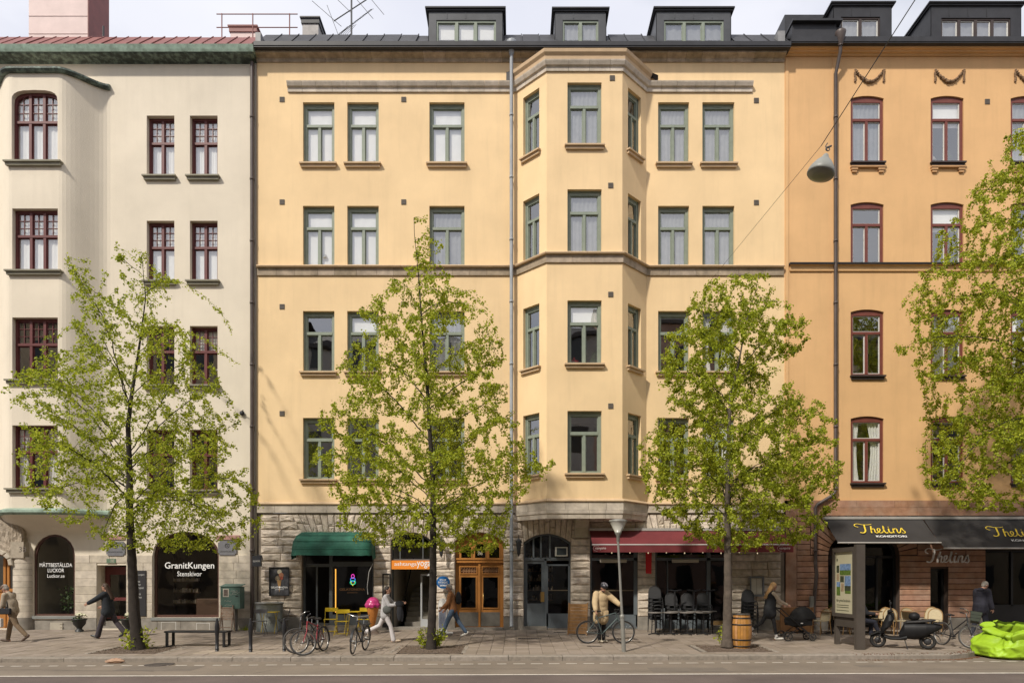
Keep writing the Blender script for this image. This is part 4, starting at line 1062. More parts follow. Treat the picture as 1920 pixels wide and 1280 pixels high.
downpipe('light grey downpipe with a hopper left of the bay on the yellow house', [(FX(959, yp - .1), yp - .12, 20.0), (FX(959, yp), yp - .1, 19.6), (FX(959, yp), yp - .1, .35), (FX(959, yp), yp - .2, .12)], .062, pipe_g, True)
dpo = downpipe('brown downpipe with a hopper and sideways bend on the orange house', [(FX(1578, FD - .5), FD - .42, 20.2), (FX(1577, FD - .4), FD - .35, 19.9), (FX(1567, yp), yp, 19.3), (FX(1567, yp), yp, FZ(920)), (FX(1563, yp), yp, FZ(928)), (FX(1533, yp), yp, FZ(946)), (FX(1529, yp), yp, FZ(952)), (FX(1529, yp), yp, FZ(1062)), (FX(1531, yp), yp, FZ(1074)), (FX(1527, yp), yp, FZ(1120)), (FX(1523, yp), yp, .1)], .06, pipe_b, True)
# ---- cream house ground floor
ra = random.Random(17)
zA = FZ(1040); blk3 = [hole_block(h, .0) for h in (hL1, hL2, hL3)]
mkA = lambda a, b, c, d: flat_stone(rect(a, b, c, d, .004), F0, .0015, .022, 'stone', ash_m, crh, .006)
courses(FX(141), FX(286), .40, zA, .272, .62, blk3 + [hole_block((FX(145), FX(180), 9, 9.1, 0, 's'))], mkA, ra, .2)
courses(FX(410.5), FX(470), .40, zA, .272, .62, blk3, mkA, ra, .2)
courses(FX(141), FX(182), -.08, .395, .5, .9, [], lambda a, b, c, d: flat_stone(rect(a, b, c, d, .003), F0, .0015, .03, 'plinth_stone', plinth_m, crh), ra)
courses(FX(237), FX(470), -.08, .395, .5, 1.2, [], lambda a, b, c, d: flat_stone(rect(a, b, c, d, .003), F0, .0015, .03, 'plinth_stone', plinth_m, crh), ra)
courses(FX(62), FX(141), -.08, FZ(1161), .5, 1.2, [], lambda a, b, c, d: flat_stone(rect(a, b, c, d, .003), F0, .0015, .01, 'plinth_stone', plinth_m, crh), ra)
# rounded pier left of the shop window
pw = (FX(62) - FX(26)) / 2; pc = (FX(62) + FX(26)) / 2
n = 10; zs_ = [.42 + (FZ(1044) - .42) * i / n for i in range(n + 1)]
for i in range(n):
    A = [(pc + pw * math.cos(a), FD - .24 * math.sin(a)) for a in [PI - PI * k / 10 for k in range(11)]]
    q = MB(); q.strip([(x, y, zs_[i] + .005) for x, y in A], [(x, y, zs_[i + 1] - .005) for x, y in A], True); q.poly([(x, y, zs_[i] + .005) for x, y in A]); q.poly([(x, y, zs_[i + 1] - .005) for x, y in A]); q.build('stone', ash_m, crh, True)
q = MB(); A = [(pc + (pw + .02) * math.cos(a), FD - .30 * math.sin(a)) for a in [PI - PI * k / 10 for k in range(11)]]; q.strip([(x, y, -.1) for x, y in A], [(x, y, .42) for x, y in A], True); q.poly([(x, y, .42) for x, y in A]); q.build('plinth_stone', plinth_m, crh, True)
q = MB(); A = [(pc + (pw - .02) * math.cos(a), FD - .22 * math.sin(a)) for a in [PI - PI * k / 10 for k in range(11)]]; q.strip([(x, y, .4) for x, y in A], [(x, y, FZ(1044)) for x, y in A], True); q.build('pier_core', mortar, crh, True)
# carved portal surround
pm = mat('carved_limestone', (0.40, 0.335, 0.26), .95, var=.45, scale=14, bump=1.0, bscale=22)
q = MB(); o1 = outline((FX(-100), FX(52), FZ(1046), FZ(952), 1.3, 2.6), 28)[2:]; o2 = outline(hP, 28)[2:]
def relief(u, v): return .05 * mnoise.noise((u * 7, v * 7, 3)) + .04 * mnoise.noise((u * 17, v * 17, 7))
nr = 14; rowsP = []
for j in range(nr + 1):
    t_ = j / nr; rowsP.append([F0.p(a[0] + (b[0] - a[0]) * t_, a[1] + (b[1] - a[1]) * t_, (.22 + relief(a[0] + (b[0] - a[0]) * t_, a[1] + (b[1] - a[1]) * t_)) if 0 < j < nr else (.0 if j == 0 else .16)) for a, b in zip(o2, o1)])
for a, b in zip(rowsP, rowsP[1:]): q.strip(a, b)
q.strip(rowsP[-1], [p + Vector((0, .16, 0)) for p in rowsP[-1]])
q.build('carved_surround', pm, crh, True)
q = MB(); q.fbox(F0, FX(30), FX(54.5), FZ(1046), FZ(1016), .0, .27); qo = q.build('number_block', mat('smooth_limestone', (0.40, 0.345, 0.27), .9, var=.2, scale=8, bump=.5), crh, True)
q = MB(); letter(q, 'n38', F0, FX(42.5, FD - .27), FZ(1029.5, FD - .27), .24, .19, .274); q.build('house_number', mat('number_grey', (0.12, 0.10, 0.085), .9), qo, True)
for k in range(9):
    a0, a1 = PI * k / 9 + .01, PI * (k + 1) / 9 - .01; c0 = (hP[0] + hP[1]) / 2; w0 = (hP[1] - hP[0]) / 2; P = []
    for a, s in ((a0, 0), (a1, 0), (a1, .16), (a0, .16)):
        e = lambda v: abs(v) ** (2 / 2.6) * (1 if v >= 0 else -1)
        P.append((c0 + (w0 + s) * e(math.cos(a)), hP[3] - hP[4] + (hP[4] + s) * e(math.sin(a))))
    flat_stone(P, F0, .0, .28, 'stone', ash_m, crh, .03)
q = MB(); ring(q, F0, hP, shrink(hP, .09, .09, 0), -.2, -.14)
for px in (-62, -40, -15, 3, 10): q.fbox(F0, FX(px) - .04, FX(px) + .04, .1, FZ(1045), -.2, -.13)
q.fbox(F0, hP[0], hP[1], FZ(1108), FZ(1103), -.2, -.12); q.fbox(F0, hP[0], hP[1], .05, FZ(1106), -.2, -.16); po = q.build('door', wood, crh, True)
pane(F0, hP[0] + .08, hP[1] - .08, FZ(1104), hP[3] - .1, -.18, po, glass('dark_glass'), rise=.45, e=2.6)
# shop windows
def roundwin(h, m, fw, n, extra=()):
    q = MB(); ring(q, F0, h, shrink(h, fw), n - .06, n + .0)
    for b in extra: q.fbox(F0, *b)
    o = q.build('shop_window', m, crh, True); i = shrink(h, fw); pane(F0, i[0], i[1], i[2], i[3], n - .03, o, glass('shop_glass'), rise=i[4], e=i[5])
    MB().fbox(F0, h[0] - .04, h[1] + .04, h[2] - .10, h[2] - .002, -.1, .06).build('sill', mat('zinc_sill', (0.22, 0.23, 0.22), .5), o, True); return o
brn = mat('brown_frame', (0.085, 0.04, 0.03), .5)
o1_ = roundwin(hL1, brn, .07, -.05); q = MB(); letter(q, 'matt', F0, FX(103), FZ(1062.5), FX(134) - FX(73), .36, -.05); letter(q, 'luckor', F0, FX(103), FZ(1079), .60, .12, -.05); q.build('lettering', white_em, o1_, True)
o3_ = roundwin(hL3, brn, .09, -.12); q = MB(); letter(q, 'gk', F0, FX(352.5), FZ(1061), FX(399) - FX(306), .29, -.11); letter(q, 'sten', F0, FX(352.5), FZ(1075), FX(375) - FX(329), .17, -.11); q.build('lettering', white_em, o3_, True)
# door in its recess
q = MB(); q.box(FX(181), FX(182) + .005, FD + .24, FD + .48, 0, FZ(1059)); q.box(FX(237) - .005, FX(238), FD + .24, FD + .48, 0, FZ(1059)); q.box(FX(181), FX(238), FD + .24, FD + .48, FZ(1059), FZ(1058)); q.build('door_recess', ash_m, crh, True)
DF = Fr((0, FD + .44, 0)); q = MB(); dh = (hL2[0] + .02, hL2[1] - .02, .35, hL2[3] - .05, 0, 's')
ring(q, DF, dh, shrink(dh, .16, .28, .1), -.05, 0); q.fbox(DF, dh[0], dh[1], FZ(1126), FZ(1120), -.04, .02); do = q.build('door', red_f, crh, True)
pane(DF, dh[0] + .1, dh[1] - .1, .4, dh[3] - .2, -.03, do, glass('shop_glass'))
for k in range(2): MB().fbox(F0, hL2[0] + .005, hL2[1] - .005, -.08, .12 + .16 * k, -.44, -.02 - .2 * k).build('stair_step', plinth_m, crh, True)
# rooms behind
ir = mat('pale_showroom', (0.30, 0.27, 0.22), .9)
q = MB(); q.box(FX(40), FX(160), FD + 2.0, FD + 2.1, 0, 3.6); q.box(FX(40), FX(160), FD + .26, FD + 2, -.1, .25); q.box(FX(40), FX(160), FD + .26, FD + 2, 3.5, 3.6); q.box(FX(42), FX(58), FD + .26, FD + 2, 0, 3.6); q.build('interior', ir, crh, True)
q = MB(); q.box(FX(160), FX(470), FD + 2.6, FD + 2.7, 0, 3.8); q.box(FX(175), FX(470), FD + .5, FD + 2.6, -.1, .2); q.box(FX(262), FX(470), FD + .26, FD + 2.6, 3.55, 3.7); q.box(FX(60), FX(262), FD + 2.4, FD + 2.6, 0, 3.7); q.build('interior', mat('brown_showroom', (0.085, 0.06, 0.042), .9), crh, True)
it = MB(); it.box(CL + .3, CR - .3, FD + 2.4, FD + 2.5, 3.8, 19.8)
for z in (3.75, 7.0, 10.7, 14.4, 18.4): it.box(CL + .3, CR - .3, FD + .26, FD + 2.4, z - .12, z + .08)
it.build('room_wall', room, crh, True)
def pipebox(fr, h, n, parent, m):
    q = MB(); ring(q, fr, h, shrink(h, .015), n, n + .012); return q.build('vent_frame', m, parent, True)
for a, b, c, d in ((303, 331, 1165, 1181), (369, 394, 1167, 1181)): pipebox(F0, H(a, b, c, d), .026, crh, white_f)
q = MB(); q.fbox(F0, FX(95), FX(118), .0, FZ(1166), .014, .03)
for z in (.08, .2): q.fbox(F0, FX(113), FX(119), z, z + .03, .03, .045)
q.build('hatch', mat('hatch_paint', (0.42, 0.38, 0.31), .6), crh, True)
q = MB(); q.lathe([(0.02, 0), (.07, -.02), (.09, -.06), (.05, -.11), (.0, -.12)], (FX(455), FD, FZ(775)), 10, axis='y'); q.tube([(FX(455), FD - .05, FZ(775)), (FX(460), FD - .2, FZ(771))], .015, 6)
tag(q.build('wall_lamp', blk, None), 'small dark round lamp bracket high on the cream wall beside the downpipe', 'lamp')

# ============================================================ the other side of the street (seen only in the panes)
opp_m = [mat('opp_ochre', (0.45, 0.36, 0.24), .9, var=.15), mat('opp_grey', (0.38, 0.36, 0.33), .9, var=.15), mat('opp_rose', (0.42, 0.28, 0.22), .9, var=.15)]
opp_w = mat('opp_window', (0.03, 0.035, 0.04), .15); oppr = mat('opp_roof', (0.06, 0.055, 0.055), .7)
OPY = -5.0; BO = Fr((0, OPY, 0), (-1, 0, 0), (0, 0, 1), (0, 1, 0))
for i, (a, b, hh) in enumerate(((-46, -17, 21.2), (-17, 6, 20.0), (6, 26, 21.6), (26, 48, 20.4))):
    t = thing('townhouse', ('ochre townhouse with plain window rows', 'grey townhouse with plain window rows', 'rose coloured townhouse with plain window rows', 'tall ochre townhouse with plain window rows')[i] + ' on the near side of the street', 'building', ((a + b) / 2, OPY - 5, 0))
    MB().box(a, b, OPY - 10, OPY, -.3, hh).build('wall', opp_m[i % 3], t, True)
    wm = MB().box(-.55, .55, 0, .03, 0, 1.9).mesh('window', opp_w)
    nx = int((b - a) / 2.8)
    for r_ in range(6):
        for c_ in range(nx):
            inst(wm, 'window', t, (a + (c_ + .5) * (b - a) / nx - (a + b) / 2, 5.0, 1.0 + r_ * 3.4))
    q = MB(); q.add([(a, OPY + .3, hh), (b, OPY + .3, hh), (b, OPY - 3, hh + 1.6), (a, OPY - 3, hh + 1.6), (a, OPY - 10, hh), (b, OPY - 10, hh)], [(0, 1, 2, 3), (3, 2, 5, 4)]); q.box(a, b, OPY - .01, OPY + .35, hh - .3, hh); q.build('roof', oppr, t, True)
# ============================================================ GROUND
asph = mat('asphalt', (0.118, 0.093, 0.082), .9, var=.24, scale=.8, bump=.5, bscale=120, col2=(0.155, 0.118, 0.10), mixscale=90, mixlo=.45, mixhi=.6)
lane = mat('cycle_lane_asphalt', (0.19, 0.157, 0.123), .9, var=.20, scale=.7, bump=.3, bscale=140, col2=(0.225, 0.182, 0.138), mixscale=60)
paint_m = mat('road_paint', (0.62, 0.57, 0.50), .7, var=.2, scale=8, col2=(0.35, 0.31, 0.27), mixscale=14, mixlo=.55, mixhi=.72)
pave_b = mat('pavement_joint', (0.10, 0.082, 0.066), .95, var=.2)
tile_m = mat('concrete_tile', (0.268, 0.220, 0.175), .9, var=.16, scale=2.0, bump=.3, bscale=90, rand='object', randamt=.11, col2=(0.218, 0.176, 0.14), mixscale=1.1)
tile_s = mat('concrete_tile_far', (0.268, 0.220, 0.175), .9, var=.16, scale=2.0, bump=.3, bscale=90, rand='island', randamt=.11, col2=(0.218, 0.176, 0.14), mixscale=1.1)
tile_l = mat('pale_slab', (0.34, 0.28, 0.215), .9, var=.15, rand='object', randamt=.08, bump=.2)
kerb_m = mat('granite_kerb', (0.27, 0.235, 0.195), .85, var=.25, scale=9, bump=.5, bscale=60, rand='object', randamt=.08)
soil = mat('bare_soil', (0.13, 0.095, 0.07), .95, var=.4, scale=12, bump=1.0, bscale=30)
gr = MB(); gr.box(-300, 300, -300, -5.2, -.5, -.33); gr.box(-300, 300, 30, 300, -.5, -.33)
tag(gr.build('ground', mat('city_ground', (0.16, 0.15, 0.14), .95), None), kind='structure')
rd = MB(); rd.poly([(-120, -2.2, ROADZ), (120, -2.2, ROADZ), (120, 26, ROADZ), (-120, 26, ROADZ)])
road = tag(rd.build('road', asph, None), kind='structure')
L1 = lambda x: 14.86 + .023 * x
cl = MB(); cl.add([(-60, L1(-60) + .06, ROADZ + .004), (60, L1(60) + .06, ROADZ + .004), (60, 24, ROADZ + .004), (-60, 18.6, ROADZ + .004)], [(0, 1, 2, 3)]); cl.build('cycle_lane', lane, road)
ln = MB(); ln.add([(-60, L1(-60), ROADZ + .008), (60, L1(60), ROADZ + .008), (60, L1(60) + .12, ROADZ + .008), (-60, L1(-60) + .12, ROADZ + .008)], [(0, 1, 2, 3)]); ln.build('lane_line', paint_m, road)
r_ = random.Random(2)
ds = MB().poly([(-.14, -.045, 0), (.14, -.045, 0), (.14, .045, 0), (-.14, .045, 0)]).mesh('dash', paint_m)
for i in range(-46, 47):
    x = i * .43 + .1; inst(ds, 'dash', road, (x, 16.8 + .038 * x, ROADZ + .009), (0, 0, .038), (r_.uniform(.75, 1.15), 1, 1))
np_ = MB(); np_.box(-120, 120, -5.0, -2.2, -.5, -.16); tag(np_.build('near_pavement', pave_b, None), kind='structure')
mh = MB(); mh.lathe([(.0, 0), (.33, 0), (.34, .006), (.30, .010), (.0, .010)], (0, 0, 0), 28)
for k in range(-4, 5): mh.box(-.24, .24, k * .06 - .008, k * .06 + .008, .010, .014)
tag(mh.build('manhole_cover', mat('cast_iron', (0.09, 0.075, 0.065), .7, var=.3, bump=.5), None), 'round cast iron manhole cover in the cycle lane left of the bench', 'manhole cover').location = (FX(297, 16.6), 16.65, ROADZ + .004)
# pavement sheet with the tree pits
pv = MB(); xs = np.arange(-60, 60.01, .5)
A = [(x, FD + .3, .0) for x in xs]; B = [(x, kerbY(x) + .1, gz(kerbY(x) + .1) - .022) for x in xs]
A = [(x, FD + .0, -.022) for x in xs]
pv.strip(A, B); pv.box(-60, 60, FD, FD + .4, -.3, -.021)
pavement = tag(pv.build('pavement', pave_b, None), kind='structure')
PITS = [(-10.28, 18.6), (-2.33, 18.75), (6.04, 19.0)]
PR = .95
def inpit(x, y): return any(abs(x - a) < PR + (y - b) * .0 and abs(y - b) < .72 for a, b in PITS)
ts = .35; tiles = []
j = 0
for jy in range(0, 20):
    y1 = FD - .03 - jy * ts; y0 = y1 - ts
    for ix in range(-52, 62):
        x0 = ix * ts + .027
        if y0 < kerbY(x0 + .17) + .32: 
            if y1 < kerbY(x0 + .17) + .40: continue
            yy0 = kerbY(x0 + .17) + .305
        else: yy0 = y0
        if inpit(x0 + .17, (y0 + y1) / 2): continue
        tiles.append((y1, x0, yy0))
tiles.sort(key=lambda t: (round(t[0], 2), abs(t[1] + .17)))
near = [t for t in tiles if -17.5 < t[1] * 1.0 < 17][:300]; ns = set(near)
def tile_pts(x0, y0, y1, z=.0):
    g = .005; return [(x0 + g, y0 + g, gz(y0) + z), (x0 + ts - g, y0 + g, gz(y0) + z), (x0 + ts - g, y1 - g, gz(y1) + z), (x0 + g, y1 - g, gz(y1) + z)]
rt = random.Random(9); tm = {}
for (y1, x0, y0) in near:
    key = round(y1 - y0, 3)
    if key not in tm:
        a = [(x, y, z) for x, y, z in tile_pts(0, y0, y1)]; b = [(x, y, z - .02) for x, y, z in a]
        b = [(x + (-.004 if i in (0, 3) else .004), y, z) for i, (x, y, z) in enumerate(b)]
        tm[key] = (MB().add(a + b, [(0, 1, 2, 3), (0, 1, 5, 4), (1, 2, 6, 5), (2, 3, 7, 6), (3, 0, 4, 7)]).mesh('tile', tile_m, (0, y0, gz(y0))), None)
    inst(tm[key][0], 'tile', pavement, (x0, y0, gz(y0) + rt.uniform(-.003, .003)), (rt.uniform(-.006, .006), rt.uniform(-.006, .006), 0))
far = MB()
for t in tiles:
    if t in ns: continue
    y1, x0, y0 = t; z = rt.uniform(-.003, .003); a = tile_pts(x0, y0, y1, z); b = [(x, y, zz - .02) for x, y, zz in a]
    far.add(a + b, [(0, 1, 2, 3), (0, 1, 5, 4), (1, 2, 6, 5), (2, 3, 7, 6), (3, 0, 4, 7)])
o = far.build('tiles', tile_s, pavement); o['kind'] = 'stuff'
# kerb stones
x = -24.0; kerb = tag(MB().box(-60, -59.9, 15.8, 16, -.5, -.4).build('kerb', kerb_m, None), kind='structure')
while x < 24:
    L = rt.uniform(1.25, 1.55) if not 11 < x < 14 else .7; x1 = x + L - .012; ya, yb = kerbY(x), kerbY(x1); q = MB()
    P = [(x, ya), (x1, yb), (x1, yb + .29), (x, ya + .29)]; zt_ = lambda y: gz(y) + .002
    top = [(px, py, zt_(py)) for px, py in P]; b = .018
    V = [(P[0][0], P[0][1], -.45), (P[1][0], P[1][1], -.45), (P[0][0], P[0][1], top[0][2] - b), (P[1][0], P[1][1], top[1][2] - b), (P[0][0] + .004, P[0][1] + b, top[0][2]), (P[1][0] - .004, P[1][1] + b, top[1][2]), (P[1][0], P[1][1] + .29, top[2][2]), (P[0][0], P[0][1] + .29, top[3][2]), (P[1][0], P[1][1] + .29, -.3), (P[0][0], P[0][1] + .29, -.3)]
    q.add(V, [(0, 1, 3, 2), (2, 3, 5, 4), (4, 5, 6, 7), (7, 6, 8, 9), (0, 2, 4, 7, 9), (1, 3, 5, 6, 8)])
    q.build('kerb_stone', kerb_m, kerb); x += L
# tree pits with their soil, edging and grit
grit = mat('grit', (0.19, 0.14, 0.10), .95, rand='island', randamt=.5)
for i, (a, b) in enumerate(PITS):
    q = MB(); N = 16
    def fs(u, v):
        x, y = a + (u - .5) * 2 * (PR + .02), b + (v - .5) * 1.5; d = math.hypot((u - .5) * 2, (v - .5) * 2)
        return (x, y, gz(y) - .012 + .03 * max(0, 1 - d) + .02 * mnoise.noise((x * 4, y * 4, 0)) + .012 * mnoise.noise((x * 14, y * 14, 5)))
    q.grid(fs, 24, 18); so2 = tag(q.build('soil', soil, None), kind='structure')
    ed = MB(); 
    for s in (-1, 1):
        for k in range(4):
            y0 = b - .74 + k * .37; MB().bbox(a + s * (PR + .01) - .06, a + s * (PR + .01) + .06, y0 + .005, y0 + .365, gz(y0) - .05, gz(y0 + .18) + .006, .008).build('edging_stone', kerb_m, pavement)
    g2 = MB()
    for k in range(420):
        x, y = a + rt.uniform(-PR, PR), b + rt.uniform(-.70, .70); z = gz(y) + .012 + .02 * mnoise.noise((x * 4, y * 4, 0)) - .012; r0 = rt.uniform(.006, .018)
        g2.ell((x, y, z + .01), r0, r0, r0 * .6, 5, 3)
    tag(g2.build('gravel', grit, None), kind='stuff')
# brown catkin litter along the kerb on the right
lt_ = MB()
for k in range(1500):
    x = rt.uniform(8.8, 14.2); y = kerbY(x) - .03 - abs(rt.gauss(0, .07)) if rt.random() < .7 else kerbY(x) + rt.uniform(.0, .3)
    z = (ROADZ + .01) if y < kerbY(x) else gz(y) + .008
    if x < 11.2 and rt.random() < .5: continue
    r0 = rt.uniform(.008, .022); lt_.ell((x, y, z), r0, r0 * .7, r0 * .4, 5, 3)
tag(lt_.build('leaf_litter', mat('brown_litter', (0.16, 0.075, 0.035), .9, rand='island', randamt=.5), None), kind='stuff')
# drain grate and small covers
q = MB(); q.bbox(-.37, .37, -.09, .09, -.012, .006, .004)
dg = tag(q.build('drain_grate', MATS['cast_iron'], None), 'long slotted drain grate in the pavement right of the grey downpipe', 'drain')
P_ = GP(993, 1196.7); dg.location = (P_.x, P_.y, gz(P_.y) + .004); dg.rotation_euler = (.03, 0, 0)
slot = MB().box(-.008, .008, -.07, .07, .006, .009).mesh('slot', mat('black_slot', (0.01, 0.01, 0.01), .9))
for k in range(13): inst(slot, 'slot', dg, (-.33 + k * .055, 0, 0))
q = MB(); q.lathe([(0, 0), (.22, 0), (.22, .008), (0, .008)], (0, 0, 0), 16)
for px, py, lab in ((1050, 1185, 'small dark round cover in the pavement in front of the narrow shop window'), (1115, 1211, 'small worn cover in the pavement below the parked commuter bicycle')):
    P_ = GP(px, py); o = q.build('utility_cover', MATS['cast_iron'], None); tag(o, lab, 'cover'); o.location = (P_.x, P_.y, gz(P_.y) + .002); o.scale = (1, .45, 1)
# pale slabs by the bollards
for k in range(16):
    a, y0 = FX(372, 18.2) + (k % 8) * .42, 17.75 + (k // 8) * .36 + .1
    MB().bbox(a + .004, a + .41, y0, y0 + .35, gz(y0) - .04, gz(y0 + .17) + .006, .006).build('slab', tile_l, pavement)

# repairs and tar seams in the carriageway
pm_ = mat('asphalt_patch', (0.168, 0.140, 0.112), .92, var=.15, scale=3, bump=.4, bscale=120); tar = mat('tar_seam', (0.055, 0.047, 0.042), .7)
for (x0, x1, y0, y1) in ((-9.2, -7.4, 15.5, 16.3), (3.1, 4.9, 15.3, 16.1), (8.2, 8.9, 16.2, 16.6)):
    MB().poly([(x0, y0, ROADZ + .006), (x1, y0 + .04, ROADZ + .006), (x1, y1 + .03, ROADZ + .006), (x0, y1, ROADZ + .006)]).build('asphalt_patch', pm_, road)
rt2 = random.Random(3)
for (x0, y0, L, dx) in ((-13, 15.6, 5, 1), (-2.5, 16.0, 3.2, 1), (1.5, 15.5, 4, 1), (9.5, 15.8, 4, 1), (-5.8, 15.1, 1.4, .3)):
    P = []; y = y0
    for k in range(int(L / .16)): y += rt2.gauss(0, .022); P.append((x0 + k * .16 * dx, y + (0 if dx == 1 else k * .12), ROADZ + .0068))
    MB().strip([(a, b - rt2.uniform(.006, .016), c) for a, b, c in P], [(a, b + rt2.uniform(.006, .016), c) for a, b, c in P]).build('tar_seam', tar, road)
# ============================================================ TREES (lindens in fresh leaf, grown towards points inside their crowns)
bark = mat('linden_bark', (0.040, 0.032, 0.026), .95, var=.4, scale=6, bump=1.0, bscale=35, streak=.4)
bark_g = mat('grey_bark', (0.115, 0.092, 0.072), .95, var=.4, scale=6, bump=1.0, bscale=30, streak=.5)
leafm = bpy.data.materials.new('young_leaf'); leafm.use_nodes = True
n_, l_ = leafm.node_tree.nodes, leafm.node_tree.links
b_ = n_['Principled BSDF']; b_.inputs['Roughness'].default_value = .5; b_.inputs['Specular IOR Level'].default_value = .35
gi = n_.new('ShaderNodeNewGeometry'); cr_ = n_.new('ShaderNodeValToRGB'); e_ = cr_.color_ramp.elements
e_[0].color = (0.18, 0.235, 0.012, 1); e_[1].color = (0.56, 0.60, 0.060, 1); cr_.color_ramp.elements.new(.5).color = (0.385, 0.44, 0.026, 1)
l_.new(gi.outputs['Random Per Island'], cr_.inputs['Fac']); l_.new(cr_.outputs['Color'], b_.inputs['Base Color'])
tr_ = n_.new('ShaderNodeBsdfTranslucent'); l_.new(cr_.outputs['Color'], tr_.inputs['Color']); mx_ = n_.new('ShaderNodeMixShader'); mx_.inputs[0].default_value = .5
l_.new(b_.outputs[0], mx_.inputs[1]); l_.new(tr_.outputs[0], mx_.inputs[2]); l_.new(mx_.outputs[0], n_['Material Output'].inputs['Surface'])

def grow(seed, base, leader, prof, yscale, natt, D=.14, infl=1.15, kill=.20, up=.10, clump=.0, cut=None, nprim=24, rise=.75, zmin=None, maxn=9000, spread=1.0, extra=()):
    """leader: trunk points; prof: (z, left reach, right reach) of the crown; main limbs first, twigs by space colonisation"""
    rs = np.random.RandomState(seed); zs = np.array([p[0] for p in prof]); Ls = np.array([p[1] for p in prof]); Rs = np.array([p[2] for p in prof])
    nodes = []; par = []
    L_ = [Vector(p) for p in leader]
    for i in range(len(L_) - 1):
        d = L_[i + 1] - L_[i]; m = max(1, int(d.length / D))
        for k in range(m): nodes.append(L_[i] + d * (k / m)); par.append(len(nodes) - 2)
    nlead = len(nodes); lz = [p.z for p in nodes]
    zmin = zmin or zs[0] + .8
    for path in extra:
        pj = min(range(nlead), key=lambda q: (nodes[q] - path[0] if isinstance(path[0], Vector) else nodes[q] - Vector(path[0])).length)
        pp = [nodes[pj]] + [Vector(v) for v in path[1:]]
        pp = [Vector((a, b, 0)) for a, b in []] or pp
        for a, b in zip(pp, pp[1:]):
            m = max(1, int((b - a).length / D))
            for k in range(1, m + 1): nodes.append(a.lerp(b, k / m)); par.append(pj); pj = len(nodes) - 1
    for i in range(nprim):
        f = (i + .5 * rs.rand()) / nprim; z1 = zs[0] + .15 + (zs[-1] - zs[0] - .6) * f ** 1.05
        a = i * 2.39996 + rs.rand() * .5
        if i % 2 == 0: a = (0 if math.cos(a) > 0 else PI) + rs.uniform(-.5, .5)
        ca, sa = math.cos(a), math.sin(a); R_ = np.interp(z1, zs, Rs if ca > 0 else Ls); Ry = (np.interp(z1, zs, Ls) + np.interp(z1, zs, Rs)) / 2 * yscale
        rr = .93 / math.sqrt((ca / max(R_, .05)) ** 2 + (sa / max(Ry, .05)) ** 2)
        tgt = Vector((base[0] + ca * rr, base[1] + sa * rr, z1))
        if cut and cut(tgt.x, tgt.y, tgt.z): tgt.y = FD - .7
        z0 = min(max(z1 - rr * rise * rs.uniform(.8, 1.2), zmin + rs.uniform(0, 1.3)), z1 + .9 if z1 < zmin + .5 else 99)
        j = min(range(nlead), key=lambda q: abs(lz[q] - z0)); st = nodes[j]
        dv = tgt - st; dh = Vector((dv.x, dv.y, 0)); ctl = st + dh * .42 + Vector((0, 0, max(dv.z * .62, .42 * dh.length)))
        n = max(3, int(dv.length * 1.1 / D)); pj = j; wob = Vector((rs.normal(0, .12), rs.normal(0, .12), 0))
        for k in range(1, n + 1):
            t = k / n; p = st * (1 - t) ** 2 + ctl * 2 * t * (1 - t) + tgt * t * t + wob * math.sin(t * 7 + i) * t
            nodes.append(p); par.append(pj); pj = len(nodes) - 1
    P = np.array([tuple(p) for p in nodes]); nlimb = len(P)
    att = []; mxr = max(Ls.max(), Rs.max())
    while len(att) < natt:
        z = rs.uniform(zs[0], zs[-1]); L, Rr = np.interp(z, zs, Ls), np.interp(z, zs, Rs); loc_ = rs.rand() < .3
        x, y = (rs.uniform(-L, Rr), rs.uniform(-1, 1) * (L + Rr) / 2 * yscale) if loc_ else (rs.uniform(-mxr, mxr), rs.uniform(-mxr, mxr))
        rx = Rr if x > 0 else L; ry = (L + Rr) / 2 * yscale
        if rx < .02 or ry < .02: continue
        q = (x / rx) ** 2 + (y / ry) ** 2
        if q > 1: continue
        if cut and cut(base[0] + x, base[1] + y, z): continue
        nv = mnoise.noise((x * .95 + seed * 7, y * .95, z * .95)) + .5 * mnoise.noise((x * 2.3 + seed * 3, y * 2.3, z * 2.3))
        if nv < clump: continue
        att.append((base[0] + x, base[1] + y, z))
    att = np.array(att); alive = np.ones(len(att), bool)
    cand = np.where((P[:, 2] > zmin) | (np.arange(len(P)) >= nlead))[0]
    near = np.zeros(len(att), int); nd = np.full(len(att), 99.)
    for s0 in range(0, len(cand), 400):
        cc_ = cand[s0:s0 + 400]; dm = np.linalg.norm(att[:, None, :] - P[None, cc_, :], axis=2); j = dm.argmin(1); v = dm[np.arange(len(att)), j]; bt = v < nd; near[bt] = cc_[j[bt]]; nd[bt] = v[bt]
    alive = nd > kill * .6
    for it in range(60):
        inf = 2.5 if it < 4 else infl
        ids = np.where(alive & (nd < inf))[0]
        if not len(ids): break
        nn = near[ids]; dv = att[ids] - P[nn]; dv /= np.linalg.norm(dv, axis=1)[:, None]
        un, inv = np.unique(nn, return_inverse=True); acc = np.zeros((len(un), 3)); np.add.at(acc, inv, dv)
        acc /= np.maximum(1e-6, np.linalg.norm(acc, axis=1))[:, None]; acc += rs.normal(0, .16, acc.shape); acc[:, 2] += up
        acc /= np.linalg.norm(acc, axis=1)[:, None]
        new = P[un] + acc * D; s = len(P); P = np.vstack([P, new]); par += list(un)
        dn = np.linalg.norm(att[:, None, :] - new[None, :, :], axis=2); j = dn.argmin(1); dj = dn[np.arange(len(att)), j]
        better = dj < nd; near[better] = s + j[better]; nd[better] = dj[better]; alive &= nd > kill
        if len(P) > maxn: break
    return P, np.array(par), nlead
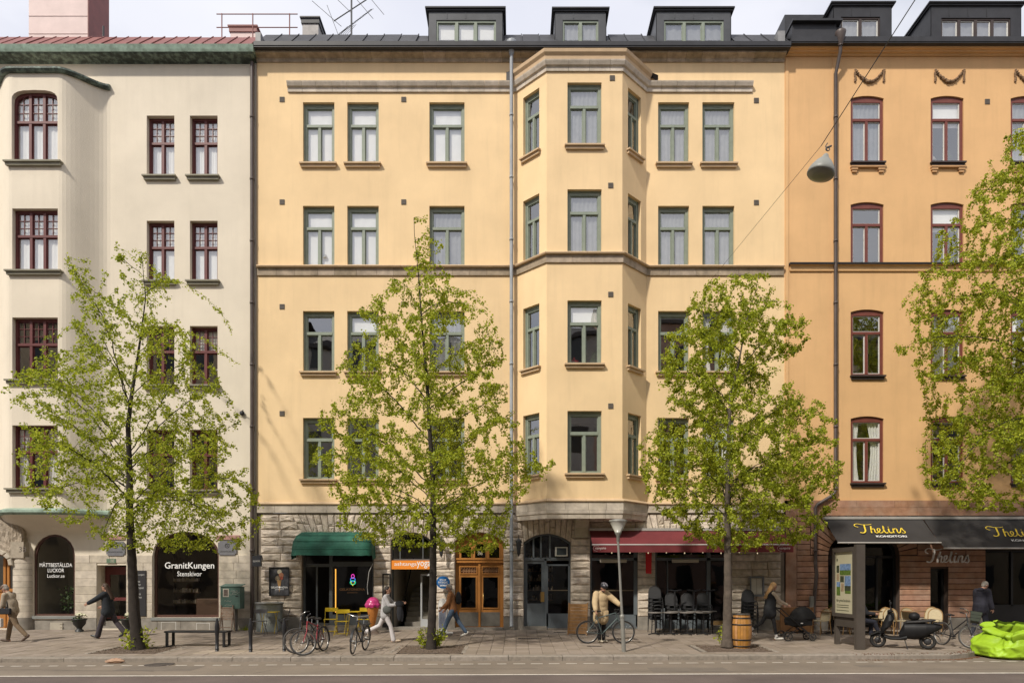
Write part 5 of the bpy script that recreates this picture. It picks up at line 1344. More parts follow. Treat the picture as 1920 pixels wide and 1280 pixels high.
def tree(name, label, base, leader, prof, seed, r_base, yscale=.8, natt=1500, leaves=9000, barkm=None, clump=-.05, low_sprouts=True, kw={}, lsize=.063, tipr=.0032, droop=.5, lean=None):
    t = thing(name, label, 'tree', (base[0], base[1], base[2]), group=None)
    P, par, nl = grow(seed, base, leader, prof, yscale, natt, clump=clump, **kw)
    N = len(P); kids = [[] for _ in range(N)]
    for i in range(N):
        if par[i] >= 0: kids[par[i]].append(i)
    rad = np.zeros(N)
    for i in range(N - 1, -1, -1):
        rad[i] = max(tipr, (sum(rad[k] ** 2.25 for k in kids[i])) ** (1 / 2.25) if kids[i] else tipr)
    for i in range(nl):
        t_ = i / nl; rad[i] = max(rad[i] * .75, r_base * (1 - t_) ** 1.15, .008)
    sub = np.zeros(N, int)
    for i in range(N - 1, -1, -1): sub[i] = 1 + sum(sub[k] for k in kids[i])
    off = Vector(base); bm = barkm or bark
    rs = random.Random(seed)
    P2 = P.copy(); P2[nl:] += np.array([[rs.gauss(0, .012) for _ in range(3)] for _ in range(N - nl)]) if N > nl else 0
    def chain(i, first):
        c = [first, i] if first is not None else [i]
        while True:
            ks = kids[c[-1]]
            if not ks: break
            c.append(max(ks, key=lambda k: (k < nl, rad[k])))
        return c
    trunk = MB(); limbs = []
    def emit(mb, c):
        pts = [Vector(P2[k]) - off for k in c]; rr = [rad[k] for k in c]
        if len(c) > 1 and c[0] != 0: rr[0] = min(rr[0], rr[1] * 1.05)
        n = 12 if rr[0] > .07 else (8 if rr[0] > .03 else (5 if rr[0] > .012 else 3))
        step = 1 if rr[0] > .02 else 1
        mb.tube(pts, rr, n, cap=False)
    c0 = chain(0, None); 
    pts = [Vector(P2[k]) - off for k in c0]; rr = [rad[k] * (1 + .35 * math.exp(-max(0, pts[i].z) / .18)) * (1 + .05 * math.sin(i * 2.3)) for i, k in enumerate(c0)]
    trunk.tube(pts, rr, 14, cap=False); trunk.build('trunk', bm, t)
    rest = MB()
    stack = [(k, p, None) for p in c0 for k in kids[p] if k not in set(c0)]
    c0s = set(c0); queue = []
    for p in c0:
        for k in kids[p]:
            if k in c0s: continue
            queue.append((k, p))
    big = sorted(queue, key=lambda q: -sub[q[0]])[:26]; bigs = set(q[0] for q in big)
    for k, p in queue:
        mb = MB() if k in bigs else rest
        st = [(k, p)]
        while st:
            a, b = st.pop(); c = chain(a, b); emit(mb, c)
            for x in range(1, len(c)):
                for y in kids[c[x]]:
                    if x + 1 < len(c) and y == c[x + 1]: continue
                    st.append((y, c[x]))
        if k in bigs: mb.build('limb', bark, t)
    if rest.v: rest.build('twigs', bark, t)['kind'] = 'stuff'
    # leaves hang in little tufts along the thin twigs
    thin = [i for i in range(nl, N) if rad[i] < .0095 or not kids[i]]
    V = []; F = []
    per = max(1, leaves / max(1, len(thin)))
    for i in thin:
        p0 = Vector(P2[i]); p1 = Vector(P2[par[i]])
        if cutf(p0): continue
        mu = rs.choice((.4, .8, 1.0, 1.0, 1.3, 1.6)); hs = rs.uniform(.75, 1.2)
        k = int(per * mu + rs.random()) + (3 if not kids[i] else 0)
        for _ in range(k):
            c = p0.lerp(p1, rs.random()) + Vector((rs.gauss(0, .036), rs.gauss(0, .036), rs.gauss(-.02, .04)))
            s = lsize * hs * rs.uniform(.55, 1.25)
            a = rs.uniform(0, 2 * PI); d = Vector((math.cos(a), math.sin(a), -droop - rs.random() * .9)).normalized()
            w = d.cross(Vector((rs.gauss(0, 1), rs.gauss(0, 1), rs.gauss(0, 1)))).normalized(); nn = d.cross(w) * (s * .18)
            b0 = len(V); c = c - off
            V += [c, c + d * s * .45 + w * s * .5 + nn, c + d * s * 1.05, c + d * s * .45 - w * s * .5 + nn]
            F += [(b0, b0 + 1, b0 + 2), (b0, b0 + 2, b0 + 3)]
    if low_sprouts:                                        # suckers round the foot and a few on the stem
        sp = MB()
        for k in range(low_sprouts):
            a = rs.uniform(0, 2 * PI); r0 = rs.uniform(.1, .36); h = rs.uniform(.15, .6); x0, y0 = math.cos(a) * .12, math.sin(a) * .12
            tip = Vector((x0 + math.cos(a) * r0, y0 + math.sin(a) * r0, h)); st = Vector((x0, y0, 0)); sp.tube([st, st.lerp(tip, .5) + Vector((0, 0, .06)), tip], .005, 4)
            for q in range(14):
                c = st.lerp(tip, rs.uniform(.25, 1.05)) + Vector((rs.gauss(0, .04), rs.gauss(0, .04), rs.gauss(0, .04))); s = .075 * rs.uniform(.7, 1.2)
                aa = rs.uniform(0, 2 * PI); d = Vector((math.cos(aa), math.sin(aa), rs.uniform(-.6, .4))).normalized(); w = d.cross(Vector((rs.gauss(0, 1), rs.gauss(0, 1), rs.gauss(0, 1)))).normalized(); b0 = len(V)
                V += [c, c + d * s * .45 + w * s * .5, c + d * s, c + d * s * .45 - w * s * .5]; F += [(b0, b0 + 1, b0 + 2), (b0, b0 + 2, b0 + 3)]
        sp.build('sprouts', bark, t)['kind'] = 'stuff'
    me = bpy.data.meshes.new('foliage'); me.from_pydata([tuple(v) for v in V], [], F); me.materials.append(leafm); me.update()
    o = bpy.data.objects.new('foliage', me); C.objects.link(o); o.parent = t; o['kind'] = 'stuff'
    return t
def cutf(p): return p.y > FD - .25 or (p.z > 18.9 and p.x < -12 and p.y > FD - 1)
def wallcut(x, y, z): return y > FD - .45 or (-.2 < x < 4.8 and y > FD - 1.3 and z > 4)
def cut1(x, y, z):
    if wallcut(x, y, z): return True
    if z > FZ(585, 18.6): return not (abs(x - FX(125 + max(0, (FZ(470, 18.6) - z)) * 20, 18.6)) < .28 + .12 * (FZ(470, 18.6) - z) or abs(x - FX(262, 18.6)) < .3 + .14 * (FZ(470, 18.6) - z))
    return False
def TP(px, py, Y): return (FX(px, Y), Y, FZ(py, Y))
def prof_px(rows, axis, Y):
    return [(FZ(py, Y), (axis(py) - l) / 1280 * Y, (r - axis(py)) / 1280 * Y) for py, l, r in rows][::-1] if rows[0][0] < rows[-1][0] else None
# first tree, in front of the cream house
Y1 = 18.6
r1 = [(465, 108, 290), (520, 110, 300), (560, 120, 315), (600, 130, 330), (640, 90, 355), (680, 45, 385), (730, 5, 415), (780, 20, 430), (830, 45, 440), (880, 40, 445), (930, 50, 480), (970, 95, 492), (1000, 160, 470), (1035, 190, 440)]
b1 = GP(258, 1216)
tree('linden_tree', 'slender young linden with a forked open crown in front of the cream house', (b1.x, b1.y, gz(b1.y) - .03),
     [TP(259, 1219, Y1), TP(252, 1150, Y1), TP(247, 1040, Y1), TP(243, 960, Y1), TP(243, 880, Y1), TP(240, 800, Y1), TP(246, 745, Y1), TP(255, 690, Y1), TP(264, 630, Y1), TP(273, 560, Y1), TP(266, 480, Y1)], prof_px(r1, lambda y: 243, Y1), 11, .155, natt=3600, leaves=34000, clump=-.12, low_sprouts=26, kw=dict(extra=[[TP(238, 770, Y1), TP(228, 720, Y1), TP(212, 650, Y1), TP(190, 590, Y1 + .1), TP(152, 530, Y1 + .2), TP(122, 475, Y1 + .3)], [TP(245, 850, Y1), TP(290, 775, Y1 - .2), TP(330, 710, Y1 - .4), TP(365, 650, Y1 - .5)], [TP(242, 880, Y1), TP(205, 800, Y1 + .3), TP(150, 745, Y1 + .5), TP(60, 690, Y1 + .7)]], cut=cut1, up=.16, nprim=22, rise=.95))
# second tree, a tall spire
Y2 = 18.75
r2 = [(395, 768, 785), (430, 762, 790), (480, 745, 812), (510, 728, 818), (540, 680, 850), (575, 655, 935), (620, 655, 945), (660, 640, 950), (700, 615, 960), (740, 600, 960), (790, 590, 975), (840, 575, 1000), (870, 580, 1050), (900, 610, 1030), (940, 615, 985), (980, 620, 970), (1010, 650, 960), (1035, 720, 950)]
b2 = GP(807, 1214)
tree('linden_tree', 'tall spire-shaped linden in front of the yoga sign and the oak door', (b2.x, b2.y, gz(b2.y) - .03),
     [TP(808, 1217, Y2), TP(812, 1100, Y2), TP(812, 1000, Y2), TP(812, 900, Y2), TP(805, 800, Y2), TP(800, 700, Y2), TP(792, 620, Y2), TP(785, 520, Y2), TP(777, 440, Y2), TP(776, 397, Y2)], prof_px(r2, lambda y: 805 - max(0, (700 - y)) * .09, Y2), 23, .125, natt=3900, leaves=47000, clump=-.12, low_sprouts=30, kw=dict(cut=wallcut, up=.14, nprim=30))
# third tree, dense, behind the barrel
Y3 = 19.0
r3 = [(498, 1340, 1450), (540, 1290, 1480), (580, 1275, 1510), (620, 1240, 1525), (660, 1225, 1500), (700, 1222, 1460), (740, 1240, 1560), (780, 1235, 1575), (830, 1185, 1585), (870, 1195, 1590), (920, 1210, 1580), (960, 1225, 1575), (1000, 1290, 1545), (1030, 1340, 1480)]
b3 = GP(1363, 1208)
tree('linden_tree', 'dense linden with a grey trunk beside the wine barrel in front of the burgundy awning', (b3.x, b3.y, gz(b3.y) - .03),
     [TP(1363, 1212, Y3), TP(1365, 1100, Y3), TP(1364, 1000, Y3), TP(1364, 900, Y3), TP(1367, 800, Y3), TP(1370, 740, Y3), TP(1385, 680, Y3), TP(1400, 600, Y3), TP(1418, 540, Y3), TP(1425, 505, Y3)], prof_px(r3, lambda y: 1366, Y3), 37, .135, natt=4200, leaves=64000, barkm=bark_g, clump=-.16, low_sprouts=12, kw=dict(cut=wallcut, up=.12, nprim=30))
# fourth tree, its trunk outside the frame on the right
Y4 = 19.2; x4 = FX(2020, Y4)
r4 = [(215, 1960, 2080), (250, 1885, 2120), (330, 1835, 2160), (420, 1775, 2200), (500, 1710, 2240), (580, 1690, 2270), (620, 1690, 2290), (680, 1740, 2290), (740, 1750, 2290), (800, 1745, 2290), (860, 1735, 2270), (910, 1745, 2250), (955, 1830, 2150)]
tree('linden_tree', 'broad old linden reaching in from the right in front of the orange house', (x4, Y4, gz(Y4) - .03),
     [(x4, Y4, gz(Y4) - .05), TP(2022, 1000, Y4), TP(2018, 850, Y4), TP(2025, 700, Y4), TP(2015, 560, Y4), TP(2022, 420, Y4), TP(2018, 300, Y4), TP(2020, 235, Y4)], prof_px(r4, lambda y: 2020, Y4), 51, .24, natt=7000, leaves=125000, clump=-.14, low_sprouts=10, kw=dict(cut=wallcut, up=.04, nprim=44, rise=.35, D=.17, kill=.24, maxn=12000), yscale=.75)
# ============================================================ AWNINGS, SIGNS AND WALL FITTINGS
def on(px, py, dz=0): p = GP(px, py); return (p.x, p.y, p.z + dz)
gaw = mat('green_canvas', (0.014, 0.085, 0.056), .75, var=.3, scale=2.5, col2=(0.02, 0.115, 0.075), mixscale=2, bump=.2, bscale=200)
t = thing('awning', 'rounded bottle-green canvas awning over the ice cream shop', 'awning', (FX(625), FD, 2.6))
def awn(tt, grow_=0.0):
    a = tt * PI / 2; o_ = .08 + .72 * math.sin(a) + grow_; z = 3.40 - .62 * (1 - math.cos(a)) + (.0); hw = 1.13 + .24 * math.sin(a); r_ = min(.30, o_ * .8)
    P = []
    for s in (-1, 1):
        Q = [(s * hw, 0), (s * hw, -(o_ - r_))] + [(s * (hw - r_ + r_ * math.cos(k * PI / 12)), -(o_ - r_) - r_ * math.sin(k * PI / 12)) for k in range(1, 7)]
        P += Q if s < 0 else Q[::-1]
    return [(FX(630) + x, FD + y + .02, z) for x, y in P]
q = MB(); rows_ = [awn(k / 10) for k in range(11)]
for a, b in zip(rows_, rows_[1:]): q.strip(a, b, True)
q.poly(rows_[0]); q.build('canopy', gaw, t, True)
base_ = awn(1); val = [(x + (.02 * math.copysign(1, x - FX(630)) if abs(x - FX(630)) > 1 else 0), y - .02, z - .02 - (.20 if y < FD - .5 else .20 + .14 * (1 - abs(FD - .5 - y) * 0) * (1 if FD - .62 < y < FD - .3 else .4)) + .012 * math.sin(i * 2.1)) for i, (x, y, z) in enumerate(base_)]
q = MB(); q.strip([(x, y - .012, z) for x, y, z in base_], val, True); q.build('valance', gaw, t, True)
for k in (.45, .72, 1.0): MB().tube([(x, y - .008, z) for x, y, z in awn(k)], .014, 6).build('rib', gaw, t, True)
vred = mat('burgundy_canvas', (0.155, 0.026, 0.030), .8, var=.25, scale=1.2, bump=.2, bscale=200, streak=.3); rail_m = mat('pale_rail', (0.50, 0.48, 0.46), .4, metal=.3)
def flat_awning(label, x0, x1, zt, zf, p, m, vz=None, logo=None):
    t = thing('awning', label, 'awning', ((x0 + x1) / 2, FD - .1, zt)); n = 14; q = MB()
    def f(u, v): return (x0 + (x1 - x0) * u, FD - .12 - (p - .12) * v, zt + (zf - zt) * v - .03 * math.sin(v * PI) - .012 * math.sin(u * PI) * v)
    q.grid(f, n, 6); q.build('canopy', m, t, True)
    MB().box(x0 - .02, x1 + .02, FD - .16, FD - .02, zt, zt + .09).build('cassette', rail_m, t, True)
    fr_ = MB(); fr_.cyl((x0 - .02, FD - p, zf), (x1 + .02, FD - p, zf), .028, n=8); fr_.build('front_bar', rail_m, t, True)
    for x in (x0 + .35, x1 - .35):
        a = MB(); a.tube([(x, FD - .12, zt - .1), (x + .5 * (1 if x < (x0 + x1) / 2 else -1), FD - p * .55, (zt + zf) / 2 - .12), (x, FD - p + .03, zf - .03)], .022, 6); a.build('folding_arm', rail_m, t, True)
    if vz:
        q = MB(); q.grid(lambda u, v: (x0 + .01 + (x1 - x0 - .02) * u, FD - p - .02 + .012 * math.sin(u * 40) * v, zf - .02 - (zf - .02 - vz) * v), 60, 1); q.build('valance', m, t, True)
    return t
bx0, bx1 = FX(1107, FD - 1), FX(1488, FD - 1)
bx0 = 145 / 1280 * (FD - 1); bx1 = 522 / 1280 * (FD - 1)
ta = flat_awning('long burgundy canvas awning over the bar windows', bx0, bx1, 3.44, 2.91, 1.0, vred, 2.66)
AF = Fr((0, FD - 1.03, 0))
for cx in (FX(1126, FD - 1), FX(1471, FD - 1)):
    q = MB(); letter(q, 'vamp', AF, cx, 2.785, .36, .105, .003); q.tube([AF.p(cx - .13 + .12 * math.cos(a), 2.79 + .09 * math.sin(a), .003) for a in [PI * .3 + k * .4 for k in range(11)]], .004, 4); q.build('lettering', mat('pale_pink_print', (0.62, 0.5, 0.48), .7), ta, True)
bcan = mat('charcoal_canvas', (0.035, 0.032, 0.031), .8, var=.25, scale=1.0, bump=.2, bscale=200)
tb = flat_awning('charcoal canvas awning with yellow script left of the cafe front', 10.75, 14.15, 3.84, 2.97, 1.13, bcan)
tc = flat_awning('wider charcoal canvas awning with yellow script at the right edge of the cafe', 14.19, 19.3, 3.84, 2.78, 1.28, bcan)
yel_p = mat('yellow_print', (0.80, 0.58, 0.04), .6, var=.05)
for tt, xa, xb, zf, p, cx, w in ((tb, 10.75, 14.15, 2.97, 1.13, FX(1650, FD - .6), 1.58), (tc, 14.19, 19.3, 2.78, 1.28, FX(1896, FD - .6), 1.62)):
    V = Vector((0, .12 - p, zf - 3.84)); N = V.cross(Vector((-1, 0, 0))).normalized()
    N = N if N.y < 0 or N.z > 0 else -N
    o_ = Vector((0, FD - .12, 3.84)); fr = Fr(o_, (1, 0, 0), -V, N); L = V.length
    q = MB(); script_word(q, fr, cx - w / 2, -L * .62, w, .03); q.build('lettering', yel_p, tt, True)
    q = MB(); letter(q, 'kond', fr, cx + .22, -L * .76, 1.02, .105, .03); q.build('lettering', white_em, tt, True)
q = MB(); script_word(q, Fr((0, FD - .05, 0)), FX(1731), FZ(1054), FX(1811) - FX(1731), .06, .12); st_ = q.build('shop_letters', mat('brushed_steel', (0.88, 0.86, 0.83), .5), None)
tag(st_, 'large steel script letters on the pink stone wall under the awnings', 'sign')
# orange sign etc are on the buildings; hanging and framed signs are things
slate = mat('slate_sign', (0.17, 0.17, 0.185), .7, var=.2, scale=4)
def slate_sign(px, py, lab):
    x, z = FX(px), FZ(py); t = thing('shop_sign', lab, 'sign', (x, FD, z)); f = Fr((x, FD, z)); w, h, c = .32, .25, .05
    MB().prism([(-w + c, -h), (w - c, -h), (w - c, -h + c), (w, -h + c), (w, h - c), (w - c, h - c), (w - c, h), (-w + c, h), (-w + c, h - c), (-w, h - c), (-w, -h + c), (-w + c, -h + c)], f, .02, .05).build('plate', slate, t, True)
    q = MB(); q.torus(f.p(0, .08, .053), .07, .010, n=20, m=4); q.ell(f.p(0, .08, .053), .022, .004, .025, 8, 5); q.build('emblem', blackp, t, True); q = MB(); letter(q, 'gkc', f, 0, -.12, .5, .055, .052); q.build('lettering', blackp, t, True)
slate_sign(218, 1028, 'slate plate sign with an emblem above the dark red shop door'); slate_sign(427, 1027, 'slate plate sign with an emblem on the wall left of the brown downpipe')
pinkpl = mat('pinkish_plate', (0.40, 0.22, 0.19), .7, var=.3, scale=9)
for px, lab in ((213, 'narrow pinkish plate above the slate sign by the red door'), (428, 'narrow pinkish plate above the slate sign by the downpipe')):
    q = MB(); q.fbox(F0, FX(px - 22), FX(px + 22), FZ(1011), FZ(1003), .01, .04); tag(q.build('name_plate', pinkpl, None), lab, 'plate')
q = MB(); q.fbox(F0, FX(201), FX(218), FZ(1055), FZ(1047), .024, .04); np2 = tag(q.build('number_plate', mat('green_plate', (0.13, 0.20, 0.13), .6, var=.4, scale=20), None), 'small weathered green number plate over the dark red shop door', 'plate')
q = MB(); letter(q, 'n38', F0, FX(211.5), FZ(1051), .13, .10, .042); q.build('lettering', MATS['hatch_paint'], np2)
q = MB(); q.fbox(F0, FX(242), FX(275), FZ(1154), FZ(1069), .03, .06); bo = tag(q.build('sign_board', mat('board_black', (0.025, 0.024, 0.026), .6), None), 'tall black board of white writing right of the dark red door, behind the tree', 'sign')
q = MB(); letter(q, 'board', F0, FX(259), FZ(1077), .50, .07, .062); letter(q, 'bl', F0, FX(260), FZ(1110), .42, .85, .062); q.build('lettering', mat('chalk', (0.5, 0.5, 0.48), .8), bo)
# ice cream poster
f = Fr((FX(525), FD, FZ(1089.5))); t = thing('poster', 'dark framed ice cream poster on the rough stone wall', 'poster', tuple(f.O))
q = MB(); ring(q, f, (-.355, .355, -.5, .5, 0, 's'), (-.325, .325, -.47, .47, 0, 's'), .03, .09); q.build('frame', blackp, t, True)
q = MB(); q.fbox(f, -.33, .33, -.475, .475, .03, .055); q.build('print', mat('poster_slate', (0.055, 0.055, 0.062), .5, var=.5, scale=5, col2=(0.09, 0.09, 0.10), mixscale=5), t, True)
def disc(name, f, u, v, r, m, parent, n=.058, rv=None, k=14):
    q = MB(); q.poly([f.p(u + r * math.cos(2 * PI * i / k), v + (rv or r) * math.sin(2 * PI * i / k), n) for i in range(k)]); return q.build(name, m, parent, True)
disc('scoop', f, -.0, .34, .08, mat('cream_scoop', (0.62, 0.55, 0.40), .7, var=.3, scale=30), t); disc('scoop', f, .06, .22, .085, mat('peach_scoop', (0.50, 0.22, 0.12), .7, var=.4, scale=30), t, .059); disc('scoop', f, -.07, .11, .085, mat('nut_scoop', (0.26, 0.21, 0.14), .7, var=.3, scale=30), t, .060); disc('scoop', f, .07, .12, .06, mat('berry_scoop', (0.40, 0.10, 0.06), .7, var=.4, scale=30), t, .0595)
q = MB(); q.poly([f.p(-.085, .05, .061), f.p(.07, .05, .061), f.p(.0, -.38, .061)]); q.build('cone', mat('waffle', (0.42, 0.24, 0.09), .7, var=.3, scale=30), t, True)
q = MB(); letter(q, 'gn', f, 0, -.20, .58, .07, .063); letter(q, 'gela', f, 0, -.275, .30, .045, .063); q.build('lettering', white_em, t, True)
# blade sign by the downpipe
t = thing('hanging_sign', 'small black hanging sign on an iron bracket beside the brown downpipe', 'sign', (FX(488), FD - .3, 2.4)); q = MB(); q.tube([(FX(474), FD, FZ(1033)), (FX(476), FD - .3, FZ(1038, FD - .3)), (FX(503), FD - .6, FZ(1041, FD - .6)), (FX(505), FD - .6, FZ(1052, FD - .6))], .014, 6); q.build('bracket', blackp, t, True)
f2 = Fr((FX(491), FD - .45, FZ(1052)), (.93, -.36, 0), (0, 0, 1)); f2.N = f2.U.cross(f2.V)
q = MB(); q.fbox(f2, -.19, .19, -.18, .18, -.02, .02); q.build('panel', blackp, t, True); q = MB(); letter(q, 'hel', f2, 0, .0, .30, .06, .022); q.build('lettering', mat('pale_lettering', (0.5, 0.48, 0.45), .6), t, True)
# blue round sign and yoga boards
f = Fr((FX(833), FD - .35, FZ(1091)), (.98, -.2, 0)); f.N = f.U.cross(f.V); t = thing('round_sign', 'round blue sign with white capitals between the yoga door and the oak door', 'sign', tuple(f.O))
q = MB(); P = [(.235 * math.cos(2 * PI * k / 28), .215 * math.sin(2 * PI * k / 28)) for k in range(28)]; q.prism(P, f, -.03, .03); q.build('disc', mat('blue_sign', (0.01, 0.12, 0.36), .4, var=.05), t, True)
q = MB(); letter(q, 'sthlm', f, .0, .04, .34, .15, .033); q.fbox(f, -.11, .13, -.13, -.09, .031, .035); q.fbox(f, -.17, .17, -.055, -.045, .031, .034); q.build('lettering', white_em, t, True)
MB().tube([f.p(0, .1, -.03), (f.O.x, FD, f.O.z + .1)], .012, 6).build('bracket', blackp, t, True)
def wall_lantern(px, py, lab):
    t = thing('wall_lantern', lab, 'lamp', (FX(px), FD, FZ(py))); Y = FD - .25; q = MB(); q.tube([(FX(px), FD, FZ(py) + .35), (FX(px), Y, FZ(py) + .42), (FX(px), Y - .05, FZ(py) + .30)], .014, 6); q.tube([(FX(px), FD, FZ(py) + .1), (FX(px), FD - .15, FZ(py) + .15), (FX(px), Y, FZ(py) + .40)], .010, 5); q.build('bracket', blackp, t, True)
    q = MB(); q.lathe([(.02, .30), (.10, .22), (.11, .16), (.09, .14), (.055, -.22), (.02, -.30), (.0, -.34)], (FX(px), Y - .05, FZ(py)), 6, smooth=False); q.build('lantern', mat('lantern_iron', (0.03, 0.03, 0.032), .5), t, True)
wall_lantern(829, 1028, 'black iron wall lantern left of the oak double door'); wall_lantern(972.5, 1026, 'black iron wall lantern right of the grey downpipe')
# heaters, red banner, menu case
for px, lab in ((1150, 'pale tubular patio heater under the burgundy awning beside the lamp post'), (1285, 'pale tubular patio heater under the burgundy awning above the stacked chairs')):
    t = thing('patio_heater', lab, 'heater', (FX(px, FD - .35), FD - .35, FZ(1051, FD - .35))); x, y, z = t.location; q = MB(); q.bbox(x - .46, x + .46, y - .05, y + .05, z - .06, z + .06, .02); q.build('housing', mat('beige_heater', (0.42, 0.38, 0.31), .5), t, True)
    for s in (-.35, .35): MB().box(x + s - .02, x + s + .02, y, FD, z - .0, z + .03).build('arm', blackp, t, True)
q = MB(); q.prism([(-.11, -.36), (.08, -.37), (.09, .36), (-.12, .36)], Fr((FX(1217, FD - .3), FD - .3, FZ(1055, FD - .3)), (.97, -.25, 0), (0, 0, 1), (-.25, -.97, 0)), -.01, .01); tag(q.build('banner', mat('red_banner', (0.55, 0.012, 0.015), .6), None), 'narrow red banner hanging under the burgundy awning between the bar windows', 'banner')
f = Fr((FX(1417), FD - .05, FZ(1098.5))); t = thing('menu_case', 'grey framed menu case with paper sheets on the stone wall right of the tree', 'menu case', tuple(f.O)); q = MB(); ring(q, f, (-.25, .25, -.35, .35, 0, 's'), (-.20, .20, -.29, .29, 0, 's'), 0, .09); q.build('frame', mat('case_grey', (0.16, 0.17, 0.18), .5), t, True)
q = MB(); q.fbox(f, -.22, .22, -.31, .31, 0, .02); q.build('back_panel', MATS['hatch_paint'], t, True); 
for s in (-.1, .1): MB().fbox(f, s - .085, s + .085, -.26, .27, .021, .03).build('menu_sheet', mat('paper', (0.58, 0.54, 0.46), .8, var=.1, scale=20), t, True)
# string of small bulbs under the burgundy awning
bulb = mat('bulb', (0.8, 0.75, 0.6), .3, emit=(1, .8, .5), estr=.5); bl_ = MB().ell((0, 0, 0), .02, .02, .028, 8, 6).mesh('bulb', bulb)
t = thing('light_string', 'string of small bulbs hanging under the burgundy awning', 'lights', (6, FD - .6, 2.7)); MB().tube([(bx0 + .4 + k * .5 - 6, .0, .02 * math.cos(k * 2.1)) for k in range(12)], .005, 4).build('cable', blackp, t)
for k in range(9): inst(bl_, 'bulb', t, (bx0 + .7 + k * .62 - 6, 0, -.04 + .02 * math.sin(k * 3)))

# ============================================================ STREET LAMP AND HANGING LAMP
lamp_m = mat('lamp_grey', (0.25, 0.245, 0.22), .5, metal=.2, var=.15, scale=4, streak=.2)
bp = on(1170, 1221); tp = Vector((FX(1158.5, 18.3), 18.3, FZ(1008, 18.3))); t = thing('lamp_post', 'slim grey lamp post with a conical lantern in front of the commuter bicycle', 'street lamp', bp)
o_ = Vector(bp); axis = (tp - o_); at_ = lambda h: o_ + axis * (h / axis.z)
q = MB(); q.cyl(o_ + Vector((0, 0, -.05)), at_(.93), .058, .055); q.build('base_tube', lamp_m, t, True); MB().tube([at_(.90), at_(.93), at_(.98), at_(1.0)], [.060, .066, .06, .036], 12).build('collar', lamp_m, t, True)
MB().cyl(at_(.98), at_(axis.z - .1), .036, .030).build('upper_tube', lamp_m, t, True)
c = at_(axis.z - .12); q = MB(); q.lathe([(.03, 0), (.045, .02), (.048, .18), (.085, .24), (.09, .27), (.06, .30)], c, 20); q.build('lamp_socket', lamp_m, t, True)
q = MB(); q.lathe([(.085, .27), (.225, .545), (.235, .56)], c, 24); q.build('lamp_glass', mat('frosted_lamp', (0.42, 0.41, 0.36), .25, var=.1), t, True); q = MB(); q.lathe([(.238, .555), (.245, .57), (.235, .60), (.10, .625), (.0, .63)], c, 24); q.build('lamp_cap', lamp_m, t, True)
t = thing('hanging_street_lamp', 'grey bell-shaped street lamp hanging on wires high above the road', 'street lamp', (6.5, 14.5, 10.42)); q = MB(); q.lathe([(.02, .40), (.05, .37), (.08, .30), (.17, .20), (.25, .07), (.275, .0), (.28, -.05), (.265, -.07)], (0, 0, 0), 28); q.build('shade', mat('lamp_shade_grey', (0.25, 0.255, 0.23), .45, var=.15), t)
q = MB(); q.lathe([(.26, -.06), (.22, -.10), (.12, -.13), (0, -.135)], (0, 0, 0), 24); q.build('diffuser', mat('lamp_diffuser', (0.22, 0.21, 0.16), .3), t); q = MB(); q.torus((0, 0, .50), .04, .012, (0, 1, 0), 12, 5); q.cyl((-.03, 0, .52), (.06, .02, .60), .02); q.tube([(0, 0, .46), (-.06, 0, .55), (-.04, 0, .62)], .012, 5); q.build('hook', am, t); t.rotation_euler = (0, .28, 0)
wt = thing('lamp_wire', 'thin steel wire crossing the street and carrying the hanging lamp', 'wire', (6.5, 14.5, 10.98)); MB().tube([(FX(1325), FD, FZ(535)), (6.5, 14.5, 10.97)], .006, 4, cap=False).build('wire', am, wt, True); MB().tube([(6.5, 14.5, 10.97), (6.75, 6, 11.9), (7.0, OPY, 13.4)], .010, 4, cap=False).build('wire', am, wt, True)

# ============================================================ SMALL STREET FURNITURE
blkm = mat('black_street_metal', (0.020, 0.020, 0.022), .4, var=.3, scale=6)
def bollard(px, py, lab):
    t = thing('bollard', lab, 'bollard', on(px, py), group='black bollards near the kerb')
    MB().lathe([(.045, -.05), (.045, .38), (.048, .45), (.060, .56), (.062, .66), (.050, .76), (.030, .84), (.028, .86), (.030, .885), (.012, .90), (0, .902)], (0, 0, 0), 16).build('post', blkm, t)
    MB().lathe([(.047, .06), (.052, .065), (.052, .085), (.047, .09)], (0, 0, 0), 16).build('foot_ring', blkm, t)
bollard(407, 1221, 'black bollard at the right end of the bench'); bollard(470, 1221.5, 'black bollard in front of the brown downpipe'); bollard(533, 1221, 'black bollard left of the red bicycle')
t = thing('bench', 'low backless black steel bench behind the bollards', 'bench', on(372, 1211)); 
MB().bbox(-.88, .88, -.20, .20, .40, .445, .008).build('seat', blkm, t)
for s in (-1, 1):
    q = MB(); x = s * .80; q.box(x - .03, x + .03, -.21, -.15, 0, .40); q.build('leg', blkm, t); q = MB(); q.box(x - .03, x + .03, .15, .21, 0, .40); q.build('leg', blkm, t); q = MB(); q.box(x - .03, x + .03, -.149, .149, .0, .03); q.build('foot_bar', blkm, t)
